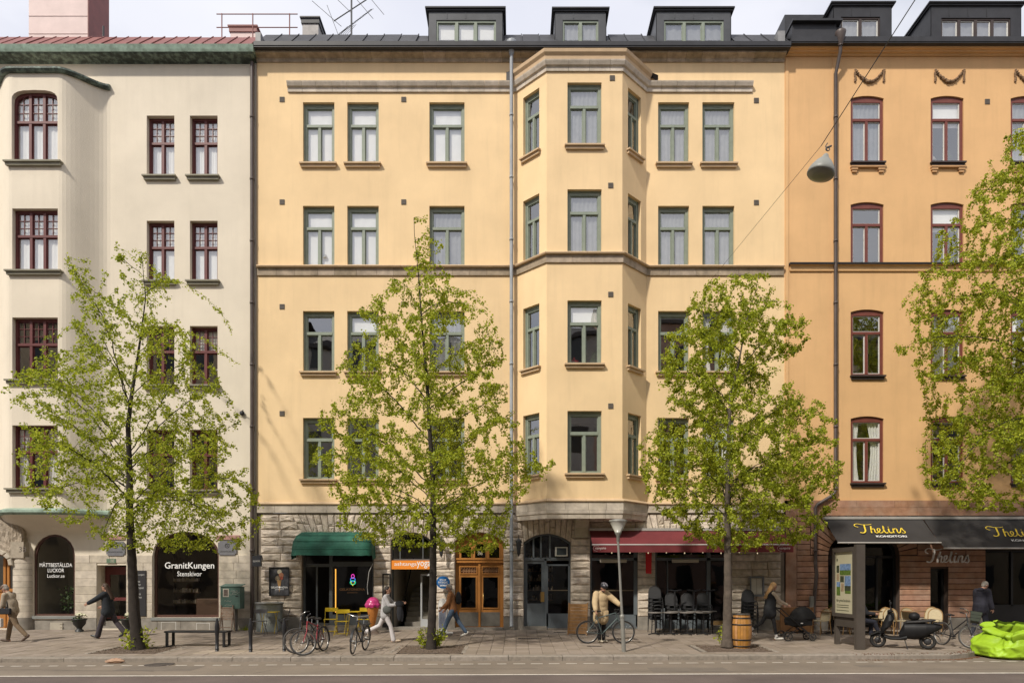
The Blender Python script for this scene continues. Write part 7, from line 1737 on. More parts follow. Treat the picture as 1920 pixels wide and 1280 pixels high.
# ============================================================ BICYCLES AND THE SCOOTER (x forwards, z up)
tyre = mat('tyre_rubber', (0.022, 0.021, 0.020), .8); tyre_g = mat('tyre_dusty', (0.06, 0.056, 0.052), .8); rim_m = mat('rim_alu', (0.42, 0.41, 0.39), .3, metal=.8); chrome = mat('chrome', (0.55, 0.54, 0.52), .2, metal=.9)
def bicycle(lab, loc, rz, col, steer=0.0, lean=0.0, R_=.335, style='city', basket=False, tyre_=None, guard=None, spokes=18, sc=1.0, bars='city'):
    t = thing('bicycle', lab, 'bicycle', loc, rz, None, sc); t.rotation_euler = (lean, 0, rz); WB = 1.05; ty = tyre_ or tyre
    hub_r, hub_f = Vector((-.42, 0, R_)), Vector((.63, 0, R_)); bb = Vector((0, 0, .28)); seat = Vector((-.16, 0, .80)); ht, hb = Vector((.42, 0, .86)), Vector((.47, 0, .68))
    if style == 'race': seat = Vector((-.17, 0, .86)); ht = Vector((.40, 0, .90)); hb = Vector((.45, 0, .74))
    ax = (ht - hb).normalized(); St = Matrix.Translation(hb) @ Matrix.Rotation(steer, 4, ax) @ Matrix.Translation(-hb)
    for front, h in ((0, hub_r), (1, hub_f)):
        def MBx():
            q = MB(); q.M = St if front else None; return q
        q = MBx(); q.torus(h, .02, .02, (0, 1, 0), 10, 6); q.cyl(h - Vector((0, .05, 0)), h + Vector((0, .05, 0)), .02, n=8); w = q.build('wheel', rim_m, t)
        q = MBx(); q.torus(h, R_ - .020, .024, (0, 1, 0), 36, 8); q.build('tyre', ty, w)
        q = MBx(); q.torus(h, R_ - .042, .010, (0, 1, 0), 36, 6); q.build('rim', rim_m, w)
        q = MBx()
        for k in range(spokes):
            a = 2 * PI * k / spokes; q.tube([h + Vector((.018 * math.cos(a + 1), .03 * (-1) ** k, .018 * math.sin(a + 1))), h + Vector(((R_ - .05) * math.cos(a), 0, (R_ - .05) * math.sin(a)))], .0016, 3, cap=False)
        q.build('spokes', rim_m, w)
        if guard:
            q = MBx(); A = []; B = []
            for k in range(17):
                a = (R(-15) + k * R(170) / 16) if not front else (R(25) + k * R(150) / 16); r_ = R_ + .022; c = h + Vector((-r_ * math.cos(a), 0, r_ * math.sin(a))) if not front else h + Vector((r_ * math.cos(a) * -1, 0, r_ * math.sin(a)))
                A.append(c + Vector((0, -.028, -.004))); B.append(c + Vector((0, .028, -.004)))
            q.strip(A, B, True); q.build('mudguard', guard, t)
    f = MB()
    for a, b, r_ in ((bb, seat + Vector((.01, 0, -.06)), .015), (seat + Vector((.02, 0, -.12)), ht, .015) if style != 'step' else (bb + Vector((-.03, 0, .18)), ht + Vector((.0, 0, -.08)), .016), (bb, hb, .018), (ht, hb, .018)): f.cyl(a, b, r_, n=8)
    for s in (-.05, .05): f.tube([hub_r + Vector((0, s, 0)), bb + Vector((0, s * .5, 0))], .009, 6); f.tube([hub_r + Vector((0, s, 0)), seat + Vector((.02, 0, -.12))], .008, 6)
    f.build('frame', col, t)
    q = MB(); q.M = St
    for s in (-.05, .05): q.tube([hb + Vector((0, s * .6, 0)), hb + Vector((.03, s, -.1)), hub_f + Vector((0, s, 0))], [.014, .013, .008], 6)
    q.build('fork', col if style != 'chromefork' else chrome, t)
    q = MB(); q.M = St; top = ht + ax * .10; q.cyl(ht, top, .013, n=8)
    if bars == 'city': P = [(-.16, .27, .06), (-.04, .29, .055), (.04, .16, .03), (.05, 0, .0), (.04, -.16, .03), (-.04, -.29, .055), (-.16, -.27, .06)]
    elif bars == 'drop': P = [(.03, .20, -.13), (.10, .21, -.10), (.12, .21, -.02), (.07, .20, .01), (.02, .12, .0), (.02, 0, 0), (.02, -.12, .0), (.07, -.20, .01), (.12, -.21, -.02), (.10, -.21, -.10), (.03, -.20, -.13)]
    else: P = [(-.03, .30, .03), (.02, .12, .01), (.03, 0, 0), (.02, -.12, .01), (-.03, -.30, .03)]
    q.tube([top + Vector(p) for p in P], .011, 6); q.build('handlebar', chrome if bars != 'drop' else blkm, t)
    for s in (0, -1):
        q = MB(); q.M = St; a, b = Vector(P[s]), Vector(P[1 if s == 0 else -2]); q.cyl(top + a, top + a.lerp(b, .9), .016, n=8); q.build('grip', blkm, t)
    q = MB(); q.cyl(seat + Vector((.01, 0, -.06)), seat + Vector((-.01, 0, .06)), .012, n=8); q.build('seat_post', chrome, t)
    q = MB(); q.ell(seat + Vector((-.06, 0, .09)), .10, .075, .035, 12, 8); q.ell(seat + Vector((.07, 0, .085)), .09, .028, .025, 10, 6); q.build('saddle', blkm, t)
    q = MB(); q.torus(bb + Vector((0, -.05, 0)), .085, .008, (0, 1, 0), 20, 5); q.cyl(bb - Vector((0, .08, 0)), bb + Vector((0, .08, 0)), .018, n=8)
    for s in (-1, 1): e = bb + Vector((.15 * s, -.08 * s, -.05 * s)); q.tube([bb + Vector((0, -.08 * s, 0)), e], .010, 6); q.box(e.x - .04, e.x + .04, min(e.y, e.y - .09 * s), max(e.y, e.y - .09 * s), e.z - .012, e.z + .012)
    q.tube([bb + Vector((0, -.05, .085)), hub_r + Vector((0, -.05, .03))], .005, 4); q.tube([bb + Vector((0, -.05, -.085)), hub_r + Vector((0, -.05, -.03))], .005, 4); q.build('crankset', blkm, t)
    if style in ('city', 'step'):
        q = MB(); z = .72
        for s in (-.055, 0, .055): q.cyl((-.70, s, z), (-.22, s, z), .006, n=5)
        for s in (-.06, .06): q.cyl((-.5, s, z), hub_r + Vector((0, s, 0)), .006, n=5)
        for x in (-.66, -.45, -.26): q.cyl((x, -.06, z), (x, .06, z), .006, n=5)
        q.build('rack', blkm, t)
    if basket:
        q = MB(); q.M = St; c = ht + Vector((.20, 0, .02)); w0, w1 = .13, .17
        P0 = [c + Vector((x * w0 * .8, y * w0 * 1.1, -.13)) for x, y in ((-1, -1), (1, -1), (1, 1), (-1, 1))]; P1 = [c + Vector((x * w1 * .8, y * w1 * 1.1, .13)) for x, y in ((-1, -1), (1, -1), (1, 1), (-1, 1))]
        q.add(P0 + P1, [(0, 1, 2, 3), (0, 1, 5, 4), (1, 2, 6, 5), (2, 3, 7, 6), (3, 0, 4, 7)]); q.build('basket', basket, t)
        q = MB(); q.M = St
        for j in range(4): k = j / 3; q.tube([a.lerp(b, k) * 1.0 for a, b in zip(P0, P1)], .006, 4, closed=True)
        q.build('basket_wire', blkm, t)
    return t
redf = mat('red_frame', (0.28, 0.02, 0.03), .35, coat=.4); blf = mat('black_frame', (0.02, 0.02, 0.022), .35, coat=.3); petrol = mat('petrol_frame', (0.08, 0.11, 0.11), .35, metal=.3, coat=.3)
def head(a, b): return math.atan2(b[1] - a[1], b[0] - a[0])
# two bicycles locked together near the kerb, pointing at the street
r0, f0 = on(609, 1219), on(586, 1228)
hd_ = head(r0, f0)
def from_rear(r, h, R_=.335, wb=.42): return (r[0] + math.cos(h) * wb, r[1] + math.sin(h) * wb, gz(r[1]) - .01)
bicycle('red-framed bicycle locked near the kerb, nearest the street of the pair', from_rear((-5.17, 18.45), -1.75), -1.75, redf, steer=-.95, lean=.06, style='city', bars='flat', tyre_=tyre_g, guard=blkm)
bicycle('dark old bicycle locked right behind the red-framed one', from_rear((-5.42, 18.75), -1.78), -1.78, blf, steer=-.8, lean=.05, style='city', tyre_=tyre_g)
bicycle('black city bicycle facing the street in front of the yellow chairs', from_rear((-4.10, 18.65), -1.66), -1.66, blf, steer=.10, lean=-.06, style='city', tyre_=tyre_g, guard=blkm, basket=None)
cb_ = FX(1133, 20.05)
bicycle('petrol grey commuter bicycle held by the person in the beige parka', (FX(1130, 20.0) - .02, 20.0, gz(20.0) + .0), 0.0, petrol, steer=0.05, lean=.0, style='race', bars='drop', guard=mat('silver_guard', (0.33, 0.34, 0.34), .3, metal=.7), tyre_=tyre)
bicycle('silver-wheeled city bicycle with a dark front basket beside the green bag', from_rear((12.33, 19.75), -1.42), -1.42, blf, steer=.85, lean=-.08, style='step', basket=mat('basket_dark', (0.035, 0.045, 0.03), .6), tyre_=tyre_g, spokes=24)
# electric scooter
t = thing('scooter', 'matt black electric scooter with a round top box parked before the rattan chairs', 'scooter', (11.30 - .58, 18.62 + .28, gz(18.9))); t.rotation_euler = (-.06, 0, math.atan2(.50, -1.0)); mb_k = mat('matt_black_plastic', (0.012, 0.012, 0.013), .55, var=.2, spec=.25); mb_g = mat('dark_grey_plastic', (0.035, 0.035, 0.037), .5)
for x, lab in ((.60, 'front'), (-.60, 'rear')):
    h = Vector((x, 0, .215)); q = MB(); q.lathe([(.03, -.05), (.05, -.045), (.085, -.03), (.085, .03), (.05, .045), (.03, .05)], h, 20, axis='y'); w = q.build('wheel', mb_g, t); MB().torus(h, .163, .044, (0, 1, 0), 30, 10).build('tyre', tyre, w)
    q = MB(); [q.tube([h + Vector((0, -.06, 0)), h + Vector((.13 * math.cos(a), -.05, .13 * math.sin(a)))], .012, 4) for a in [k * 2 * PI / 5 for k in range(5)]]; q.build('spokes', mat('scooter_rim', (.16, .15, .14), .4, metal=.5), w)
def loft(rows, name, m, parent):                         # rows: list of (x, z, half width, half height) closed rounded sections across y
    q = MB(); n = 12; S = []
    for x, z, w, hh, tilt in rows:
        S.append([Vector((x + hh * math.sin(a) * math.sin(tilt), w * math.copysign(abs(math.cos(a)) ** .7, math.cos(a)), z + hh * math.sin(a) * math.cos(tilt))) for a in [2 * PI * k / n for k in range(n)]])
    for a, b in zip(S, S[1:]): q.add(a + b, [(k, (k + 1) % n, n + (k + 1) % n, n + k) for k in range(n)], True)
    q.poly(S[0]); q.poly(S[-1][::-1]); return q.build(name, m, parent)
loft([(.50, .40, .06, .04, -1.2), (.49, .45, .17, .06, -1.2), (.40, .60, .22, .15, -1.2), (.33, .78, .21, .15, -1.2), (.30, .95, .14, .10, -1.2), (.31, .99, .06, .04, -1.2)], 'leg_shield', mb_k, t)
loft([(.45, .34, .16, .05, 0), (.30, .29, .17, .05, 0), (.05, .29, .17, .05, 0), (-.10, .33, .17, .08, 0)], 'footboard', mb_k, t)
loft([(.08, .36, .10, .10, 0), (-.04, .50, .16, .22, 0), (-.30, .50, .18, .24, 0), (-.55, .54, .17, .19, 0), (-.78, .60, .12, .11, 0), (-.92, .63, .05, .05, 0)], 'body', mb_k, t)
loft([(-.02, .70, .08, .03, 0), (-.10, .74, .13, .045, 0), (-.40, .765, .14, .05, 0), (-.68, .80, .11, .04, 0), (-.78, .81, .06, .02, 0)], 'seat', mat('seat_vinyl', (0.022, 0.021, 0.021), .6), t)
loft([(.80, .24, .05, .02, 0), (.78, .36, .09, .03, 0), (.60, .45, .095, .035, 0), (.44, .40, .08, .03, 0)], 'front_mudguard', mb_k, t)
loft([(-.52, .50, .06, .02, 0), (-.72, .47, .08, .02, 0), (-.86, .36, .08, .02, 0), (-.90, .26, .08, .015, 0)], 'rear_mudguard', mb_g, t)
loft([(.37, 1.0, .05, .05, 0), (.33, 1.02, .12, .06, 0), (.26, 1.02, .08, .04, 0)], 'handlebar_cowl', mb_k, t)
q = MB(); q.tube([(.26, .34, 1.06), (.32, .16, 1.03), (.32, -.16, 1.03), (.26, -.34, 1.06)], .014, 6); q.build('handlebar', blkm, t)
for s in (-1, 1):
    q = MB(); q.tube([(.28, s * .24, 1.06), (.30, s * .30, 1.24)], .007, 5); q.ell((.30, s * .31, 1.28), .02, .06, .04, 10, 6); q.build('mirror', blkm, t)
    MB().tube([(.48, s * .07, .55), (.60, s * .075, .215)], .018, 6).build('fork_leg', mb_g, t); MB().cyl((.28, s * .24, 1.06), (.25, s * .36, 1.065), .019, n=8).build('grip', blkm, t)
q = MB(); q.ell((-.28, 0, .90), .14, .14, .12, 18, 12); q.build('helmet_box', mb_k, t); MB().bbox(-.94, -.74, -.10, .10, .72, .74, .006).build('carrier', mb_g, t)
MB().ell((-.76, -.10, .66), .02, .015, .035, 8, 6).build('indicator', mat('amber_lens', (.6, .22, .03), .3), t); MB().box(-.36, -.20, -.182, -.179, .60, .625).build('emblem', mat('lime_strip', (.45, .6, .03), .5), t)
MB().tube([(-.05, .08, .26), (-.12, .16, .0)], .012, 6).build('side_stand', mb_g, t); q = MB(); q.lathe([(.08, -.03), (.10, 0), (.08, .04)], (-.60, -.09, .215), 16, axis='y'); q.tube([(-.60, -.10, .215), (-.38, -.10, .30), (-.20, -.08, .32)], [.04, .05, .05], 8); q.build('swing_arm', mat('alloy', (.20, .19, .18), .4, metal=.7), t)

# ============================================================ THE LIME GREEN RUBBLE BAG
limeb = mat('lime_bag', (0.31, 0.50, 0.022), .5, var=.22, scale=2.5, bump=.5, bscale=9); bx_, by_ = 14.30, 18.1; t = thing('rubble_bag', 'big lime green plastic rubble bag filled with building waste, on the right by the kerb', 'rubble bag', (bx_, by_, ROADZ))
def bagf(u, v, top=.80):
    a = u * 2 * PI; ca, sa = math.cos(a), math.sin(a); e = .55
    X, Y_ = 1.86 * math.copysign(abs(ca) ** e, ca), .72 * math.copysign(abs(sa) ** e, sa)
    prof = [(0, .90), (.10, 1.04), (.45, 1.06), (.72, .98), (.88, .92), (.97, .97), (1.0, .90)]
    for (v0, s0), (v1, s1) in zip(prof, prof[1:]):
        if v <= v1: k = s0 + (s1 - s0) * (v - v0) / (v1 - v0); break
    h = (.93 + .16 * math.sin(a * 1.0 + 1.2) + .10 * math.sin(a * 3 + .5)) * v
    n4 = abs(mnoise.noise((X * 2.6 + Y_ * 1.2, Y_ * 2.6, h * 1.2 + 8))) ** .7
    n1 = mnoise.noise((X * 1.6, Y_ * 1.6, h * 2)); n2 = mnoise.noise((X * 4.5 + 9, Y_ * 4.5, h * 5)); n3 = abs(mnoise.noise((X * 7 + 5, Y_ * 7, h * 6 + 3)))
    k += .07 * n1 + .035 * n2 - .05 * n3 * (1 - v * .4) - .10 * n4 + .03 - .025 * abs(math.sin(a * 9 + 5 * n1 + v * 3)) * v; lean_ = -.20 * v * (1 if X < 0 else .2)
    return (X * k - lean_ * .8, Y_ * k, max(0, h + .05 * n2 * v))
MB().grid(bagf, 150, 44).build('sack', limeb, t)
def flap(u, v):
    x, y, z = bagf(u, 1.0); o = .30 * math.sin(PI * min(1, v * 1.1)) * (1 + .5 * mnoise.noise((u * 12, 3, 1))); c, s = math.cos(u * 2 * PI), math.sin(u * 2 * PI); n = mnoise.noise((u * 26, v * 3, 0))
    d = v * (.30 + .12 * mnoise.noise((u * 9, 1, 5)))
    return (x + c * o * .7 + c * .02 + .03 * n, y + s * o * .55 + s * .02, z + .05 * math.sin(v * PI) - d + .03 * n)
MB().grid(lambda u, v: flap(u * .62 + .42, v), 110, 10).build('folded_rim', limeb, t)
rb_ = MB(); rr = random.Random(12); 
rb_.grid(lambda u, v: ((u - .5) * 2.1, (v - .5) * 1.1, .60 + .10 * mnoise.noise((u * 6, v * 5, 2)) + .04 * mnoise.noise((u * 18, v * 14, 2))), 30, 20, False); rb_.build('rubble', mat('grey_rubble', (0.16, 0.15, 0.15), .95, var=.6, scale=7, col2=(0.45, 0.43, 0.42), mixscale=4), t)
for (x, y, z, l, w, rz, m) in ((-.45, -.30, .74, .55, .10, .5, 'plywood'), (-.25, -.28, .76, .45, .07, -.4, 'counter_wood'), (.1, -.2, .76, .5, .2, .2, 'print_brown'), (.5, .0, .78, .4, .3, .7, 'hatch_paint')):
    o = MB().bbox(-l / 2, l / 2, -w / 2, w / 2, -.02, .02, .004).build('board_scrap', MATS[m], t); o.location = (x, y, z); o.rotation_euler = (.2, -.25, rz)
o = MB().bbox(-.30, .30, -.07, .07, -.04, .05, .01).build('blue_package', mat('blue_wrap', (0.05, 0.20, 0.42), .4), t); o.location = (-.52, -.42, .72); o.rotation_euler = (.1, .05, .1)
f = Fr((0.55, -.80, .44), (1, -.06, 0), (0, -.12, 1)); q = MB(); q.poly([f.p(.15 * math.cos(2 * PI * k / 24), .15 * math.sin(2 * PI * k / 24), .03) for k in range(24)]); q.build('printed_disc', mat('pale_lime', (0.62, 0.70, 0.35), .5), t)
q = MB(); q.tube([f.p(.04 - .07 * math.sin(k * .5), .06 - .02 * k, .034) for k in range(7)], .008, 4); q.build('printed_mark', mat('print_green', (0.2, 0.4, 0.02), .5), t)
q = MB(); q.tube([(-.12, -.80, .62), (-.06, -.92, .50), (.02, -.90, .34), (.10, -.84, .36), (.04, -.86, .55), (-.06, -.80, .64)], .025, 6); q.build('strap', limeb, t)
# ============================================================ PEOPLE (each body one continuous remeshed surface; clothes and hair are its children)
PEND = []
def solid(mb, name, m, parent, vox, smooth=4):
    me = mb.mesh(name, m); o = bpy.data.objects.new(name, me); C.objects.link(o); o.parent = parent
    r_ = o.modifiers.new('r', 'REMESH'); r_.mode = 'VOXEL'; r_.voxel_size = vox; r_.use_smooth_shade = True
    if smooth: s = o.modifiers.new('s', 'SMOOTH'); s.iterations = smooth; s.factor = .5
    PEND.append(o); return o
def settle():
    bpy.context.view_layer.update(); dg = bpy.context.evaluated_depsgraph_get(); new = []
    for o in PEND: new.append(bpy.data.meshes.new_from_object(o.evaluated_get(dg)))
    for o, me in zip(PEND, new):
        m = o.data.materials[0] if o.data.materials else None; o.modifiers.clear(); o.data = me
        if m and not me.materials: me.materials.append(m)
        me.polygons.foreach_set('use_smooth', [True] * len(me.polygons))
    PEND.clear()
def caps(q, a, b, r0, r1, n=12):
    a, b = Vector(a), Vector(b); q.cyl(a, b, r0, r1, n=n); q.ell(a, r0, r0, r0, 10, 8); q.ell(b, r1, r1, r1, 10, 8)
skin = mat('skin', (0.42, 0.235, 0.165), .5, var=.08, scale=12); lipm = mat('lip', (0.28, 0.10, 0.08), .5); eyem = mat('eye', (0.03, 0.025, 0.02), .3)
def person(lab, loc, rz, legs, arms, lean=6, head=(0, 0), top=None, bottom=None, shoes=None, hair=None, hairkind='short', hem=-.05, bulk=.03, tb=.012, flare=0.0, sc=1.0, sleeve=1.0, vest=None, fem=False, hand_pose=(60, 60), seat=None, collar=None, belly=0.0):
    """faces +x. legs/arms: left (y>0) then right: (thigh forward, knee bend, foot pitch) / (upper arm forward, out, elbow bend)"""
    sy, cy = lambda d: math.sin(R(d)), lambda d: math.cos(R(d))
    TH, SH = .43, .42; J = {}; low = 99; hipw = .095
    for i, (s, (th, kn, fp)) in enumerate(zip((1, -1), legs)):
        h = Vector((0, s * hipw, 0)); k = h + Vector((TH * sy(th), s * .0, -TH * cy(th))); a = k + Vector((SH * sy(th - kn), -s * .012, -SH * cy(th - kn)))
        ft = Vector((cy(fp), 0, sy(-fp) if True else 0)); toe = a + Vector((cy(fp) * .16, 0, -sy(fp) * .16)) + Vector((-sy(fp) * .045, 0, -.045 * cy(fp))); heel = a + Vector((-cy(fp) * .05, 0, sy(fp) * .05)) + Vector((-sy(fp) * .05, 0, -.05 * cy(fp)))
        J['leg', i] = (h, k, a, heel, toe); low = min(low, heel.z - .035, toe.z - .03)
    up = Vector((0, 0, -low)) if seat is None else Vector((0, 0, seat))
    for i in (0, 1): J['leg', i] = tuple(p + up for p in J['leg', i])
    pel = up + Vector((0, 0, .02)); d = Vector((sy(lean), 0, cy(lean))); bk = Vector((cy(lean), 0, -sy(lean)))
    waist = pel + d * .16; chest = pel + d * .34; neck = pel + d * .53; hp, hy = head; d2 = Vector((sy(lean + hp), 0, cy(lean + hp))); f2 = Vector((cy(lean + hp), 0, -sy(lean + hp)))
    f2 = (Matrix.Rotation(R(hy), 3, 'Z') @ f2).normalized(); d2 = (Matrix.Rotation(R(hy), 3, 'Z') @ d2).normalized(); side = d2.cross(f2).normalized(); hc = neck + d2 * .165 + f2 * .02
    shw = .155 if fem else .175
    for i, (s, (fw, ou, el)) in enumerate(zip((1, -1), arms)):
        sh = pel + d * .475 + Vector((0, s * shw, 0)); dirn = Matrix.Rotation(R(-fw), 3, 'Y') @ (Matrix.Rotation(R(s * ou), 3, 'X') @ Vector((0, 0, -1))); e = sh + dirn * .285
        dir2 = Matrix.Rotation(R(-fw - el), 3, 'Y') @ (Matrix.Rotation(R(s * ou * .4), 3, 'X') @ Vector((0, 0, -1))); wv = e + dir2 * .25; J['arm', i] = (sh, e, wv, dir2, s)
    Rm = Matrix((f2, side, d2)).transposed(); tr = Matrix.Rotation(R(lean), 3, 'Y')
    b = MB()
    b.ell(pel + d * .02, .105, .155, .12, 16, 10, tr); b.ell(waist, .095 + belly, .13, .14, 16, 10, tr); b.ell(chest, .105, .155, .18, 16, 10, tr); caps(b, J['arm', 0][0] - Vector((0, .05, 0)), J['arm', 1][0] + Vector((0, .05, 0)), .055, .055)
    caps(b, neck - d * .06, neck + d2 * .08, .055, .050)
    b.ell(hc + d2 * .02, .094, .074, .100, 18, 14, Rm); b.ell(hc + f2 * .025 - d2 * .055, .060, .054, .062, 14, 10, Rm); b.ell(hc + f2 * .068 - d2 * .095, .022, .028, .020, 10, 8, Rm)
    b.ell(hc + f2 * .098 - d2 * .018, .018, .011, .026, 8, 6, Rm); b.ell(hc + f2 * .078 + d2 * .024, .020, .050, .012, 10, 6, Rm)
    for s in (-1, 1): b.ell(hc + side * s * .075 - d2 * .015 - f2 * .008, .018, .010, .030, 8, 6, Rm)
    b.ell(hc + f2 * .078 - d2 * .060, .018, .026, .010, 8, 6, Rm)
    for i in (0, 1):
        h, k, a, heel, toe = J['leg', i]; caps(b, h, k, .078, .052); caps(b, k, a, .052, .036); caps(b, heel, toe, .032, .028)
        sh, e, w, dv, s = J['arm', i]; caps(b, sh, e, .046, .037); caps(b, e, w, .037, .025)
        pn = Vector((0, -s, 0)); fwd = dv.cross(pn).normalized() * -s; fwd = pn.cross(dv).normalized(); pc = w + dv * .05
        Q = Matrix((dv, fwd, pn)).transposed(); b.ell(pc, .050, .040, .017, 12, 8, Q); curl = hand_pose[i]
        for fi, (off, ln) in enumerate(((.030, .072), (.010, .080), (-.010, .075), (-.029, .060))):
            p = pc + dv * .040 + fwd * off; ang = 0
            for seg in (.42, .33, .25):
                ang += curl / 3; q2 = p + (dv * cy(ang) + pn * sy(ang)) * ln * seg; caps(b, p, q2, .0095, .0085, 8); p = q2
        p = w + dv * .025 + fwd * .030; q2 = p + (dv * .6 + fwd * .6 + pn * .4).normalized() * .042; caps(b, p, q2, .012, .010, 8); caps(b, q2, q2 + (dv * .8 + fwd * .1 + pn * .5).normalized() * .030, .010, .0085, 8)
    body = solid(b, 'person', skin, None, .0075, 3); body.location = loc; body.rotation_euler = (0, 0, rz); body.scale = (sc,) * 3; tag(body, lab, 'person')
    e_ = MB()
    for s in (-1, 1): e_.ell(hc + f2 * .086 + side * s * .032 + d2 * .006, .008, .013, .007, 8, 6, Rm)
    e_.build('eyes', eyem, body); MB().ell(hc + f2 * .094 - d2 * .060, .008, .024, .006, 8, 6, Rm).build('mouth', lipm, body)
    # trousers
    t = MB(); t.ell(pel + d * .0, .118 + tb, .165 + tb, .12, 16, 10, tr)
    for i in (0, 1): h, k, a, heel, toe = J['leg', i]; caps(t, h, k, .088 + tb, .062 + tb); am_ = a + (a - k).normalized() * (.0 + flare * .3); caps(t, k, am_, .060 + tb, .046 + tb + flare)
    solid(t, 'trousers', bottom, body, .013, 3)
    for i in (0, 1):
        h, k, a, heel, toe = J['leg', i]; fd = (toe - heel).normalized(); q = MB(); q.ell(heel + fd * .02 + Vector((0, 0, .015)), .050, .040, .045, 12, 8, Matrix((fd, Vector((0, 1, 0)), fd.cross(Vector((0, 1, 0))))).transposed()); caps(q, heel + fd * .02, toe, .040, .037); q.ell(toe + fd * .02, .05, .043, .03, 12, 8, Matrix((fd, Vector((0, 1, 0)), fd.cross(Vector((0, 1, 0))))).transposed()); solid(q, 'shoe', shoes, body, .010, 2)
    # coat or shirt
    t = MB(); bu = bulk; t.ell(chest + d * .0, .112 + bu, .158 + bu, .21, 18, 12, tr); t.ell(waist + d * .04, .112 + bu + belly, .158 + bu, .23, 18, 12, tr); caps(t, J['arm', 0][0] - Vector((0, .04, 0)), J['arm', 1][0] + Vector((0, .04, 0)), .056 + bu * .4, .056 + bu * .4); t.ell(pel + d * .04, .122 + bu, .168 + bu, .13, 18, 12, tr)
    for s in (-1, 1): caps(t, pel + Vector((0, s * .055, -.01)), neck - d * .16 + Vector((0, s * .07, 0)), .108 + bu, .092 + bu * .8)
    hm = pel + Vector((0, 0, hem)); 
    if hem < -.06: caps(t, pel + Vector((0, .05, 0)), hm + Vector((0.01, .055, 0)), .115 + bu, .125 + bu); caps(t, pel - Vector((0, .05, 0)), hm - Vector((-.01, .055, 0)), .115 + bu, .125 + bu)
    caps(t, neck - d * .05, neck + d * .0, .070 + bu * .4, .066)
    if not vest:
        for i in (0, 1): sh, e, w, dv, s = J['arm', i]; caps(t, sh, e, .056 + bu * .8, .050 + bu * .7); caps(t, e, e.lerp(w, .92 * sleeve), .050 + bu * .7, .038 + bu * .55)
    t.ell(neck - d * .13, .092 + bu * .8, .145 + bu * .6, .11, 18, 12, tr)
    solid(t, 'jacket' if bulk > .02 else 'shirt', top, body, .013, 7)
    if vest:
        for i in (0, 1): sh, e, w, dv, s = J['arm', i]; q = MB(); caps(q, sh, e, .060, .054); caps(q, e, e.lerp(w, .95), .054, .040); solid(q, 'sleeve', vest, body, .012, 2)
    if collar: q = MB(); q.torus(neck + d * .01, .072, .026, d, 20, 8); solid(q, 'collar', collar, body, .01, 2)
    if hair:
        q = MB(); q.ell(hc + d2 * .036 - f2 * .016, .098, .083, .092, 18, 12, Rm); q.ell(hc - f2 * .045 - d2 * .01, .065, .075, .085, 14, 10, Rm)
        if hairkind == 'long':
            for s in (-1, 0, 1): caps(q, hc - f2 * .05 + side * s * .045, neck - d * .21 - bk * (.14 + bulk * .5) + side * s * .05, .052, .036)
        if hairkind == 'medium':
            for s in (-1, 0, 1): caps(q, hc - f2 * .05 + side * s * .045, neck - d * .0 - bk * .05 + side * s * .045, .05, .038)
        if hairkind == 'curly':
            rr = random.Random(3)
            for k in range(34): a = rr.uniform(0, 6.3); e = rr.uniform(-.9, 1.2); v = Vector((math.cos(a) * math.cos(e), math.sin(a) * math.cos(e), math.sin(e))); v.x -= .25; q.ell(hc + d2 * .0 + Rm @ Vector((v.x * .085, v.y * .085, v.z * .10)), .032, .032, .032, 8, 6)
        solid(q, 'hair', hair, body, .009 if hairkind != 'curly' else .011, 1 if hairkind == 'curly' else 2)
    body['_j'] = 0; del body['_j']
    return body, J, dict(pel=pel, chest=chest, neck=neck, hc=hc, f2=f2, d2=d2, side=side, d=d, bk=bk, Rm=Rm, waist=waist)
greyh = mat('grey_hair', (0.30, 0.27, 0.24), .8, var=.2, scale=60); brownh = mat('brown_hair', (0.055, 0.030, 0.018), .6, var=.3, scale=60); darkh = mat('dark_hair', (0.022, 0.015, 0.012), .6); blond = mat('blond_hair', (0.42, 0.25, 0.11), .6, var=.3, scale=60)
fab = lambda n, c, **k: mat(n, c, .9, var=k.get('var', .2), scale=k.get('scale', 9), bump=.3, bscale=60)
dk = fab('dark_cloth', (0.022, 0.023, 0.028)); white_shoe = mat('white_shoe', (0.62, 0.60, 0.55), .6); dshoe = mat('dark_shoe', (0.04, 0.034, 0.03), .6)
def strap(body, pts, m, r=.012, name='strap'): return MB().tube(pts, r, 6).build(name, m, body)
# 1 elderly man walking left with a white paper bag
p1 = on(24, 1203); b, J, S = person('elderly man in a beige cardigan and khaki trousers walking left with a white bag', p1, PI, ((-24, 18, 38), (20, 12, -4)), ((8, 4, 18), (4, 6, 14)), lean=14, head=(18, 0), top=fab('beige_knit', (0.36, 0.30, 0.23)), bottom=fab('khaki', (0.19, 0.135, 0.085)), shoes=mat('brown_shoe', (0.09, 0.06, 0.045), .6), hair=greyh, bulk=.028, belly=.03, sc=1.01, hem=-.03)
q = MB(); q.ell(S['hc'] + S['d2'] * .055 - S['f2'] * .0, .104, .090, .065, 16, 8, S['Rm']); q.ell(S['hc'] + S['d2'] * .045 + S['f2'] * .10, .055, .06, .012, 12, 6, S['Rm']); q.build('cap', fab('brown_cap', (0.17, 0.11, 0.08)), b)
sh = J['arm', 1][0]; bm = dk
strap(b, [S['neck'] + Vector((.02, -.07, -.02)), S['chest'] + Vector((-.02, .13, .10)) * 1.0, S['waist'] + Vector((-.02, .20, -.02)), S['pel'] + Vector((.05, .21, .02))], bm, .016)
MB().bbox(-.10, .22, .17, .26, -.10, .08, .02).build('shoulder_bag', bm, b).location = S['pel'] + Vector((0, 0, .0))
